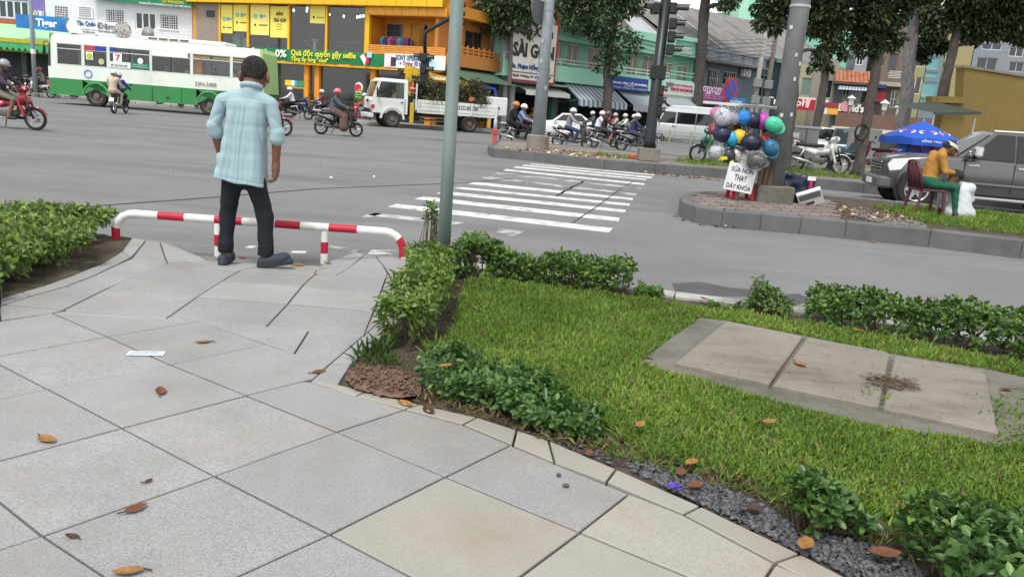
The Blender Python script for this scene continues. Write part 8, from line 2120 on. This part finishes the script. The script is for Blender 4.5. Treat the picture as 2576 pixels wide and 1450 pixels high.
pth = [rpt(0,.1),rpt(0,zt - .14)] + [rpt(.16 - .16 * math.cos(R(a)),zt - .16 + .16 * math.sin(R(a))) for a in (15,35,55,75,90)] + [rpt(Lr - .16 + .16 * math.sin(R(a)),zt - .16 + .16 * math.cos(R(a))) for a in (0,15,35,55,75)] + [rpt(Lr,zt - .16),rpt(Lr,.1)]
dl = sum(math.dist(a,b) for a,b in zip(pth[:6],pth[1:7])); tot = sum(math.dist(a,b) for a,b in zip(pth[:-1],pth[1:]))
tube_bands(pth,.034,[.12] + [dl + (G(x,y,zt) - A0).dot(dv) - .16 for x,y in ((385,546),(455,550),(535,554),(605,559),(690,564),(755,568),(828,572),(900,576))] + [tot - .2],rl,'rail_band')
for x,y in ((523,652),(655,657),(803,668)):
	q = S(x,y); s_ = (q - A0).dot(dv); c = rpt(s_,0); h = zt - .03
	for i,(a,b,m) in enumerate(((q.z - .02,.12,wp),(.12,.22,rp),(.22,h,wp))): MB().tube([(c[0],c[1],a),(c[0],c[1],b)],.031,12).build('post_band',m,rl,'auto')
# near galvanised pole
pb = G(1112,692,SIDE_Z); galv = mat('galvanised',(.23,.285,.275),.5,.35,var=.12,scale=6,stretch=(1,1,.3),stain=((.16,.2,.19),3,.5,.75,(1,1,.2)))
pl = thing('steel_pole','tall grey green steel pole standing in the near hedge','pole',(pb.x,pb.y,SIDE_Z))
MB().tube([(0,0,-.05),(0,0,1),(-.01,0,3),(-.02,0,7)],[.052,.05,.048,.042],18).build('shaft',galv,pl,True); m = MB(); m.lathe([(.14,0),(.14,.015),(.06,.02)],16); m.build('base_plate',galv,pl)
# concrete utility pole with pedestal on the near island
ub = gk(7,1085,1150,I1H); up_ = thing('utility_pole','thick concrete utility pole rising from the near island','pole',(ub.x,ub.y,I1H))
pc = mat('pole_concrete',(.21,.22,.22),.8,var=.15,scale=4,bump=.15,bscale=50,stain=((.13,.13,.125),2,.45,.7,(1,1,.15)))
MB().rbox(-.3,-.26,-.05,.3,.26,.27,.02).build('pedestal',concrete_dark,up_); MB().tube([(0,0,.2),(0,0,4),(0,0,9)],[.165,.15,.12],20).build('shaft',pc,up_,True)
for z in (3.15,3.55,4.0): MB(T(0,0,z)).lathe([(.157,-.02),(.162,-.02),(.162,.02),(.157,.02)],20,cap=False).build('steel_band',steel,up_)
for i in range(7): MB(Matrix.Rotation(random.uniform(-2.6,-.6),4,'Z') @ T(.158,0,random.uniform(1.2,3))).rbox(-.002,-.02,-.03,.005,.01 + random.random() * .03,.03,.002).build('torn_label',M(random.choice(('c9c9c2','a9aaa6','d2cfc4'))),up_)
for dx in (-.28,-.2,-.12): MB().tube([(dx,-.16,.25),(dx,-.15,.5 + random.random() * .2)],.045,8).build('pipe_stub',M('5a4a3c',var=.2),up_)
# helmet rack arm and helmets
rk = thing('helmet_rack','pale perforated rack arm and rods holding the helmets','rack',(ub.x,ub.y,I1H))
def hk(x,y,Y=None): return at(*zz(7,x,y),Y or ub.y - .1)
a_,b_ = hk(770,185),hk(1140,215); o_ = Vector((ub.x,ub.y,I1H))
MB().tube([a_ - o_ + Vector((-.6,0,0)),b_ - o_],.03,4).build('arm',M('c3c4c0'),rk)
for i in range(24): q = (a_ - o_).lerp(b_ - o_,i / 24); MB().box(q.x - .01,q.y - .036,q.z - .012,q.x + .012,q.y - .03,q.z + .012).build('slot',M('6a6a68'),rk)
for x in (600,820,1015): t0,t1 = hk(x,190) - o_,hk(x - 60,760) - o_; MB().tube([t0,t1],.012,6).build('rod',steel,rk); MB().tube([t0,(t0.x,.15,t0.z)],.012,6).build('hook',steel,rk)
HL = [(1115,385,76,'45b890','mint green helmet at the right end of the top row'),(1010,350,72,'b83aa8','magenta helmet in the top row beside the mint one'),(905,345,76,'23263e','navy helmet in the top row between magenta and blue'),(800,320,74,'1f78c4','bright blue helmet in the middle of the top row'),(705,315,70,'8d8a92','silver helmet in the top row with dark lining'),(610,310,84,'b4b4bc','white bagged helmet at the top row left end'),(545,270,60,'c86aa0','pink bagged helmet behind the white one'),
      (600,480,80,'1d2140','navy helmet at the left of the second row'),(690,530,72,'2a9ac0','sky blue helmet in the second row beside the yellow one'),(765,515,74,'d8b428','yellow lettered helmet in the second row'),(885,560,80,'1c2436','matt dark blue helmet under the navy one'),(1020,550,66,'c02a38','red helmet squeezed before the pole'),(1080,615,74,'1f6484','glossy petrol blue helmet lowest beside the pole'),(520,430,56,'a03448','maroon helmet behind the second row bag'),
      (540,660,70,'b0b2b4','white bagged helmet at the left of the bottom row'),(660,700,70,'34363e','dark bagged helmet in the bottom row'),(740,690,56,'c9b8bc','pale pink bagged helmet in the bottom row'),(830,745,72,'d2cabc','cream bagged helmet in the bottom row'),(945,755,82,'26282a','black bagged helmet hanging lowest under the pole')]
film = plastic_film('clear_plastic')
for i,(x,y,r_,c,l) in enumerate(HL):
	dy = (-.32 if i in (0,10,12,18) else -.12) if i not in (6,13) else .15
	q = at(*zz(7,x,y),ub.y + dy); s_ = r_ / 4.0 / (FPX / ub.y) / .124
	h = helmet(None,q,c,(R(72 + 22 * math.sin(i * 2)),R(22 + 30 * math.sin(i * 1.7)),R(-15 + 40 * math.sin(i))),bc='15161a' if i % 3 else None,ro=.45)
	h.scale = (s_,) * 3; h.name = 'hanging_helmet'; tag(h,l,'helmet','helmets hung for sale on the rack')
	m = MB(); m.tube([(-.04,.02,.05),(-.05,.12,.1),(0,.2 if i > 6 else .24,.06)],.01,5); m.build('hanging_strap',black,h)
	if i == 9:
		t_ = MB(Matrix.Rotation(R(20),4,'Z')); t_.torus((0,0,.02),.131,.02,'Z',24,6,.004); t_.build('black_band',black,h)
	if i in (5,14,17,18):
		bg_ = sdf_mesh('plastic_bag',[ell((0,0,.03),(.16,.15,.15)),cap((0,.08,.05),(.03,.36,.06),.09,.015),cap((.05,-.1,0),(.09,-.2,.02),.07,.03),cap((-.08,0,0),(-.16,-.12,.02),.06,.02)],.026,[film],h,.05,disp=lambda X: .012 * np.sin(45 * X[...,0] + 20 * X[...,1]) * np.sin(40 * X[...,2]))
	if i in (14,16): MB().rbox(-.02,-.16,.02,.1,-.10,.16,.01).build('price_tag',M('d9c02c'),h)
# hand-lettered board, stool, bag, carton
q = gk(7,745,1140,I1H - .01); sg = thing('sign_board','white hand lettered helmet repair board on a stick','sign',(q.x,q.y,I1H - .01))
MB().tube([(0,0,0),(0,.01,.58)],.03,8).build('stake',M('5a463c'),sg)
Ms = T(.0,-.03,.37) @ Matrix.Rotation(R(7),4,'Y'); bm2 = MB(Ms); bm2.rbox(-.24,-.012,-.23,.24,.012,.23,.004); bm2.build('board',M('dcdde0',rough=.5),sg)
for s_,z,w in (('SỬA NÓN',.14,.37),('THAY',0,.21),('DÂY KHÓA',-.14,.41)): text(s_,w,.1,M('25262c'),sg,Ms @ T(0,-.016,z),bold=.006,depth=.003)
q = gk(7,790,1135,I1H - .01); stl = thing('plastic_stool','red plastic stool behind the lettered board','stool',(q.x,q.y + .12,I1H - .01)); rd = M('c4202e',rough=.4)
for x in (-1,1):
	for y in (-1,1): MB().loft([[(x * .2,y * .2,0),(x * .14,y * .2,0),(x * .14,y * .17,0),(x * .2,y * .17,0)],[(x * .17,y * .16,.3),(x * .10,y * .16,.3),(x * .10,y * .13,.3),(x * .17,y * .13,.3)]]).build('leg',rd,stl)
MB().rbox(-.18,-.17,.29,.18,.17,.34,.02).build('seat',rd,stl); MB().rbox(-.17,-.155,.12,.17,-.145,.15,.004).build('brace',rd,stl)
q = gk(7,1330,1165,I1H - .01); bgm = thing('shopping_bag','dark blue shiny shopping bag beside the utility pole','bag',(q.x,q.y,I1H - .01))
sdf_mesh('bag',[rbx((0,0,.24),(.27,.12,.25),.05)],.02,[M('1a2038',rough=.3,var=.2,scale=8)],bgm,.02,disp=lambda X: .012 * np.sin(24 * X[...,0] + 18 * X[...,2]) + .01 * np.sin(31 * X[...,2] - 9 * X[...,0])); MB().rbox(.14,-.145,.1,.2,-.135,.42,.003).build('red_stripe',M('a82a48'),bgm); MB().rbox(.1,-.15,.40,.24,-.14,.47,.003).build('white_print',M('dcdce0'),bgm)
q = gk(7,1500,1185,I1H - .01); cb = thing('carton','open white carton leaning in front of the blue bag','box',(q.x,q.y,I1H - .01),R(-18))
cm = MB(Matrix.Rotation(R(-24),4,'Y') @ Matrix.Rotation(R(28),4,'X')); cm.rbox(-.2,-.05,.0,.2,.05,.28,.005); cm.build('box_body',M('d6d6d2'),cb); cm = MB(Matrix.Rotation(R(-24),4,'Y') @ Matrix.Rotation(R(28),4,'X')); cm.box(-.17,-.056,.15,.18,-.051,.26); cm.build('grey_panel',M('6c6e70'),cb); cm = MB(Matrix.Rotation(R(-24),4,'Y') @ Matrix.Rotation(R(28),4,'X')); cm.box(-.13,-.056,.04,.05,-.051,.09); cm.build('print',M('3a3c3e'),cb)
# lamp post on the far island's nose
q = gk('c',1455,92,I2H); lp = thing('lamp_post','weathered grey lamp post with litter round its plinth','lamp post',(q.x,q.y + .3,I2H - .03))
MB().lathe([(.36,0),(.36,.42),(.3,.46)],14).build('plinth',concrete,lp); MB().tube([(0,0,.4),(0,0,4),(0,0,10)],[.22,.16,.1],16).build('shaft',mat('post_paint',(.30,.345,.37),.6,.2,var=.15,scale=3,stain=((.2,.22,.23),2,.5,.7,(1,1,.3))),lp,True)
for z in (.8,1.3,2.0,4.2): MB(T(0,0,z)).torus((0,0,0),.2 - z * .012,.012,'Z',16,5).build('cable_tie',black,lp)
m = MB(T(-.3,0,4.3) @ Matrix.Rotation(R(62),4,'Z')); m.lathe([(.5,-.015),(.5,.015)],26,'Y'); m.build('round_sign',M('62686c'),lp); MB().tube([(-.28,0,4.5),(0,0,4.5)],.03,6).build('bracket',steel,lp)
for z in (1.9,2.3,2.7,3.3): MB(Matrix.Rotation(random.uniform(-2.4,-.8),4,'Z') @ T(.19,0,z)).rbox(-.004,-.04,-.05,.01,.05 * random.random(),.07,.002).build('torn_label',M('9fa6aa'),lp)
# red post with water bottle
q = gk('c',1068,50,I2H); rb_ = thing('short_post','short red post at the tip of the far island','post',(q.x,q.y,0)); MB().rbox(-.07,-.07,0,.07,.07,.62,.01).build('post',M('b0524e',var=.1),rb_); MB().rbox(-.1,-.1,.6,.1,.1,.76,.01).build('cap',M('a84a48',var=.1),rb_)
bt = thing('water_bottle','clear water bottle standing on the short red post','bottle',(q.x,q.y,.762)); m = MB(); m.lathe([(.06,0),(.06,.28),(.025,.36),(.025,.4)],14); m.build('bottle',M('b8c4cc',rough=.15),bt,True); MB(T(0,0,.4)).lathe([(.028,0),(.028,.03)],10).build('cap',white,bt)
# black signal post on the far island
sgm = mat('signal_black',(.012,.016,.017),.4,var=.1)
def signal(par,x,y,z,n,ang,lit=None,vis=.2,gap=.31):
	for i in range(n):
		Mx = T(x,y,z - i * gap) @ Matrix.Rotation(ang,4,'Z')
		m = MB(Mx); m.rbox(-.17,-.1,-.15,.17,.12,.15,.03); m.build('signal_head',sgm,par)
		m = MB(Mx)
		rg = [[(.13 * math.cos(R(a)),-.1 - (vis * (1.2 if 60 < a < 120 else 1.0) if e else 0),.13 * math.sin(R(a))) for a in range(-10,200,15)] for e in (0,1)]
		m.loft(rg,closed=False); m.build('visor',sgm,par,True)
		m = MB(Mx); m.lathe([(.11,-.105),(.05,-.125),(0,-.13)],16,'Y'); m.build('lens',mat('lit_red',(1,.05,.04),emit=4) if lit == i else M('2a2420',rough=.2),par,True)
q = gk('c',2440,190,I2H); tl_ = thing('traffic_light','black traffic light post with stacked heads on far island','traffic light',(q.x,q.y,I2H - .03))
MB().rbox(-.3,-.3,0,.3,.3,.38,.02).build('footing',concrete,tl_); MB().tube([(0,0,.35),(0,0,.6),(.0,0,4.7)],[.2,.16,.15],14).build('post',sgm,tl_,True)
signal(tl_,.28,-.05,3.92,3,R(80),vis=.24,gap=.36); signal(tl_,.26,.05,4.35,1,R(75),vis=.32); signal(tl_,-.28,0,4.3,1,R(-80),vis=.2); MB().rbox(-.2,-.16,2.35,.22,.16,2.75,.02).build('control_box',sgm,tl_); signal(tl_,.16,.05,2.05,3,R(80),lit=0,vis=.1,gap=.3); MB(T(0,0,4.7)).ell((0,0,0),(.12,.12,.06),12,6).build('cap',sgm,tl_,True)
# mast arm signal whose post stands behind the steel pole
ZY = 30; q = at(1127,330,ZY); ma = thing('mast_signal','black signal hung on a bent arm before the orange balcony','traffic light',(q.x,ZY,0)); o_ = Vector((q.x,ZY,0))
pts = [at(*zz(3,x,y),ZY) - o_ for x,y in ((1050,140),(985,190),(775,310),(762,340),(768,530))]
MB().tube([(0,0,0),(0,0,pts[0].z + .3)],[.11,.09],12).build('post',sgm,ma); MB().tube([(0,0,pts[0].z)] + pts,.07,8).build('arm',sgm,ma,True); e = pts[-1]
signal(ma,e.x - .02,e.y - .05,e.z - .12,2,R(85),gap=.42,vis=.25); signal(ma,e.x - .12,e.y,e.z - .1,1,R(-85),vis=.2); MB().rbox(e.x - .14,e.y - .1,e.z - 1.0,e.x + .16,e.y + .1,e.z + .05,.02).build('backboard',sgm,ma); w = at(*zz(3,1115,60),ZY) - o_; signal(ma,w.x - .1,0,w.z,3,R(85),vis=.15)
# far left lamp post
q = at(88,205,45.5); l2 = thing('lamp_post','slim grey lamp post in front of the blue beer sign','lamp post',(q.x,45.5,0)); MB().tube([(0,0,0),(0,0,4),(0,0,9)],[.13,.11,.08],12).build('shaft',M('8d979c',var=.1),l2,True); MB(T(0,0,0)).lathe([(.22,0),(.22,.2),(.14,.25)],12).build('base',concrete,l2); MB().tube([(0,0,2.4),(0,0,2.65)],.135,12).build('sticker_band',white,l2)
# median railing in front of the van
p0,p1 = G(1530,347,0),G(1790,371,0); fn = thing('median_railing','low grey steel railing in front of the white van','railing',p0); d_ = p1 - p0; n = 52
gal = M('a3a8a8',rough=.5,metal=.3,var=.1)
for z in (.06,.62,.8): MB().tube([(0,0,z),tuple(d_ + Vector((0,0,z)))],.025,6).build('rail',gal,fn)
for i in range(n + 1): q = d_ * (i / n); MB().tube([(q.x,q.y,.06),(q.x,q.y,.62)],.013,5).build('bar',gal,fn)
for i in range(6): q = d_ * (i / 5); MB().rbox(q.x - .05,q.y - .05,0,q.x + .05,q.y + .05,.9,.01).build('post',M('9a8f78',var=.15),fn)
# no parking sign
q = at(*zz(7,665,140),27.5); c = at(*zz(4,2160,800),27.5); ns = thing('no_parking_sign','round red and blue no parking sign above the helmets','sign',(q.x,27.5,I2H - .03)); cz_ = c.z - I2H; cx_ = c.x - q.x
MB().tube([(0,0,0),(cx_,0,cz_ + .3)],.04,10).build('post',M('c9cccc'),ns)
Mr = T(cx_,-.06,cz_) @ Matrix.Rotation(R(40),4,'Z')
for r_,y,m_,nm in ((.42,0,'c02030','disc'),(.32,-.012,'2352b0','blue_field')): m = MB(Mr); m.lathe([(r_,y - .01),(r_,y)],30,'Y'); m.build(nm,M(m_,rough=.4),ns)
m = MB(Mr @ Matrix.Rotation(R(45),4,'Y')); m.box(-.34,-.03,-.04,.34,-.024,.04); m.build('slash',M('c02030',rough=.4),ns)
pz = at(*zz(4,2200,906),27.5).z - I2H; MB().rbox(cx_ - .05,-.05,pz - .13,cx_ + .55,-.03,pz + .13,.005).build('plate',M('2a7ab8'),ns); text('ĐƯỜNG',.42,.12,white,ns,T(cx_ + .25,-.055,pz))
# power poles with meter boxes and slack wires
for i,(x,Y_,l) in enumerate(((1090,54,'leaning concrete power pole with grey boxes, left of pair'),(1220,55,'brown stained power pole with wires, right of pair'))):
	q = at(*zz(5,x,1250),Y_); pp = thing('power_pole',l,'pole',(q.x,Y_,.0)); MB().tube([(0,0,0),(.1,0,8.6 if i else 8.2)],[.2,.13],12).build('shaft',M('8d8a82',var=.15) if i == 0 else M('6a6056',var=.2),pp,True)
	for z in (2.2,3.0,4.1): MB().rbox(-.3,-.42,z,.25,-.16,z + .55,.02).build('meter_box',M('7a7c7c',var=.15),pp)
	for j in range(5): MB().tube([(.1,-.15,7.2 - j * .25),(-7,-1,6.3 - j * .3),(-15,-2 - j * .2,7.4 - j * .2)],.015,4).build('cable',black,pp)
	MB().box(-.7,-.05,7.6,.8,.05,7.72).build('crossarm',steel,pp)
# grey cabinet, hung tyre, umbrella
q = gk(9,330,1120,I2H); Y_ = 25.5; c = at(*zz(9,335,900),Y_); cab_ = thing('utility_cabinet','grey street cabinet with small white notice behind tree','cabinet',(c.x,Y_,I2H - .03))
MB().rbox(-.4,-.25,.1,.4,.25,1.3,.02).build('casing',M('8c8e8c',var=.12,scale=2),cab_); MB().rbox(-.46,-.3,1.3,.46,.3,1.38,.02).build('lid',M('b4b6b2'),cab_); MB().box(-.36,-.28,0,.36,.22,.1).build('plinth',concrete,cab_); MB().box(-.01,-.262,.15,.01,-.252,1.28).build('door_gap',black,cab_); MB().rbox(-.5,-.4,.72,-.28,-.38,1.15,.004).build('notice',M('d6d6d2'),cab_); text('VÁ XE',.17,.08,M('b03a3a'),cab_,T(-.39,-.405,.98)); text('SỬA XE',.17,.07,M('b03a3a'),cab_,T(-.39,-.405,.84))
Yt = G(*zz(9,1110,1312),I2H).y; c = at(*zz(9,1165,720),Yt - .2); ty_ = thing('hung_tyre','black tyre hung round the leaning trunk','tyre',c); MB(Matrix.Rotation(R(20),4,'Z')).torus((0,0,0),.23,.035,'Y',28,8).build('tyre',rubber,ty_,True)
c = at(*zz(8,855,285),27); um_ = thing('parasol','blue soft drink parasol in front of the yellow wall','parasol',(c.x,27,0)); bl2 = M('1f52b4',rough=.6,var=.06)
zt_ = c.z; n = 8; Rr = 1.3; ze_ = zt_ - .62
P = [(Rr * math.cos(R(45 * i + 10)),Rr * math.sin(R(45 * i + 10)),ze_) for i in range(n)]
for i in range(n):
	a,b = Vector(P[i]),Vector(P[(i + 1) % n]); t_ = Vector((0,0,zt_)); md = (a + b) / 2 + Vector((0,0,.06))
	pn_ = MB().add([t_,a,md,b,a + Vector((0,0,-.2)),md + Vector((0,0,-.26)),b + Vector((0,0,-.2))],[(0,1,2),(0,2,3),(1,4,5,2),(2,5,6,3)]).build('canopy_panel',bl2,um_)
	c_ = (t_ + a + b) / 3 ; nn = (a - t_).cross(b - t_).normalized(); nn = nn if nn.z > 0 else -nn
	if i % 2 == 0 or True:
		for r_,cc_,k_ in ((.24,'d8dce4',0),(.2,'b42a3c',1)):
			u_ = (b - a).normalized(); v_ = nn.cross(u_); MB().add([c_ + nn * (.02 + k_ * .006) + u_ * r_ * math.cos(R(s_)) * 1.2 + v_ * r_ * .62 * math.sin(R(s_)) for s_ in (range(0,360,30) if k_ == 0 else range(0,181,30))],[tuple(range(12 if k_ == 0 else 7))]).build('emblem',M(cc_),um_)
MB().tube([(0,0,0),(0,0,zt_ + .05)],.03,8).build('pole',steel,um_); text('SỐNG TRỌN',.7,.12,M('d8dce4'),um_,T(-.2,-1.24,ze_ - .05))
for i,(dx,cl_) in enumerate(((-.75,'2d56a8'),(-.35,'3a3a78'),(.1,'5a3f8c'),(.45,'7a4a80'))): MB().loft([[(dx - .2,-.5,ze_ - .1),(dx + .2,-.45,ze_ - .1),(dx + .18,-.4,ze_ - .1),(dx - .18,-.42,ze_ - .1)],[(dx - .35,-.62,.3),(dx + .28,-.5,.25),(dx + .25,-.35,.25),(dx - .3,-.42,.3)]]).build('hanging_sheet',M(cl_,var=.2),um_)
# fallen leaves on the paving and lawn, each a curled blade with stem
lc = [M('86603a',var=.35,scale=30,rough=.8),M('67422c',var=.35,scale=30,rough=.8),M('8a6536',var=.35,scale=30,rough=.8),M('4a3024',var=.3,scale=30,rough=.8)]
def dead_leaf(label,x,y,L,ci,z=None,curl=.5):
	q = S(x,y) if z is None else G(x,y,z); t = thing('fallen_leaf',label,'leaf',q + Vector((0,0,.003)),random.uniform(0,6.28),'fallen leaves')
	rg = []; n = 8; L *= .82
	for i in range(n + 1):
		u = i / n; w = L * .26 * math.sin(math.pi * min(u * .92 + .06,1)) ** .8; zc = curl * L * .35 * (u - .45) ** 2 * 2; up = curl * w * .55
		rg.append([(L * (u - .5),-w,zc + up),(L * (u - .5),-w * .5,zc + up * .25),(L * (u - .5),0,zc),(L * (u - .5),w * .5,zc + up * .35),(L * (u - .5),w,zc + up * 1.5)])
	MB().loft(rg,closed=False).build('blade',lc[ci],t,True); MB().tube([(-L * .48,0,curl * L * .16),(-L * .75,.01,.004)],.0025,5).build('stalk',lc[3],t)
for a in (('striped tan leaf on the slab right of the paper slip',510,862,.10,0),('curled red brown leaf below the paper slip',405,986,.11,1),('yellow tan leaf near the left edge of the paving',118,1108,.11,2),('cupped brown leaf standing on the near slab',342,1282,.09,1),('small dark leaf at the lower left of the paving',181,1350,.055,3),('tiny dark leaf scrap above the cupped leaf',374,1211,.04,3),('pale crumpled leaf on the kerb beside the right shoe',750,668,.12,2),
          ('orange leaf on the edging stone by the loose earth',1020,1018,.11,2),('rolled dark leaf on the edging below the low hedge',1078,1035,.11,3),('flat brown leaf at the corner of the planting bed',803,937,.09,1),('ring shaped tan leaf at the bottom edge of the picture',322,1440,.1,2),('orange leaf between rail posts at the kerb',610,652,.12,1),('small brown leaf by the first rail post',560,655,.08,1),('bent leaf at the foot of the third rail post',822,662,.1,2)): dead_leaf(*a)
for a in (('big tan leaf lying on the middle concrete slab',2012,917,.12,0,.165),('orange leaf lying on top of the low hedge',1120,922,.09,2,.34),('brown leaf on bare soil beside the steel pole',1158,722,.09,1,.13),('brown leaf at the slab frame\'s left corner',1622,900,.09,1,.13),('orange leaf in the grass behind the slabs',2158,832,.1,2,.17),('red brown leaf on the gravel beside the purple flower',1750,1222,.09,1,.14),('orange leaf on the gravel near the edging',1712,1190,.09,1,.14),('upright amber leaf at the gravel top',1738,1165,.1,2,.15),
          ('orange curled leaf on the gravel below the shrub',2025,1372,.12,2,.15),('brown leaf in the gravel left of the shrub',1895,1280,.08,3,.14),('pair of brown leaves at the bottom right gravel',2225,1395,.13,1,.15),('round orange leaf where lawn meets the gravel',1482,1142,.08,1,.13),('tan leaf in the lawn above the gravel',1610,1070,.09,2,.17),('orange leaf in the lawn below the slabs',1935,1062,.09,2,.17),('brown leaf beyond the slabs at right edge',2530,980,.1,1,.14),('orange leaf on the far end of the crossing',1885,512,.14,1,.008),('yellow leaf on the asphalt below the near island',2195,608,.14,2,.008),('brown leaf on the kerb in front of weed shrub',1770,752,.1,1,.15)): dead_leaf(*a[:5],z=a[5])
q = S(368,890); pp = thing('paper_slip','small white printed paper slip on the paving','paper',q + Vector((0,0,.004)),R(12)); MB().box(-.085,-.032,0,.085,.032,.0015).build('sheet',M('dfe3ea'),pp)
for i in range(4): MB().box(-.075,-.024 + i * .014,.0017,.075 - .02 * (i % 2),-.018 + i * .014,.0022).build('print_line',M('7a8cb8'),pp)
q = G(1697,1227,SIDE_Z + .02); fl = thing('purple_flower','crumpled purple flower fallen on the gravel','flower',q)
for i in range(5): a = i * 1.257; MB().add([(0,0,0),(.022 * math.cos(a - .5),.022 * math.sin(a - .5),.018),(.03 * math.cos(a),.03 * math.sin(a),.006),(.03 * math.cos(a + .5),.03 * math.sin(a + .5),.014)],[(0,1,2,3)]).build('petal',M('5a3aa8'),fl)
for x,y,l in ((1405,1198,'dark pebble on the near paving slab'),(1423,1225,'small brown pebble below the dark one')): q = S(x,y); m = MB(T(q.x,q.y,q.z + .008)); m.ell((0,0,0),(.010 + .004 * (y % 2),.008,.008),7,5); tag(m.build('pebble',M('4a4a46')),l,'stone')
q = gk('e6',1490,1345,I2H); br_ = thing('broken_brick','broken orange brick on the far island kerb','brick',(q.x,q.y,I2H)); MB().rbox(-.25,-.12,-.03,.25,.1,.1,.02).build('piece',M('b05a42',var=.15),br_)
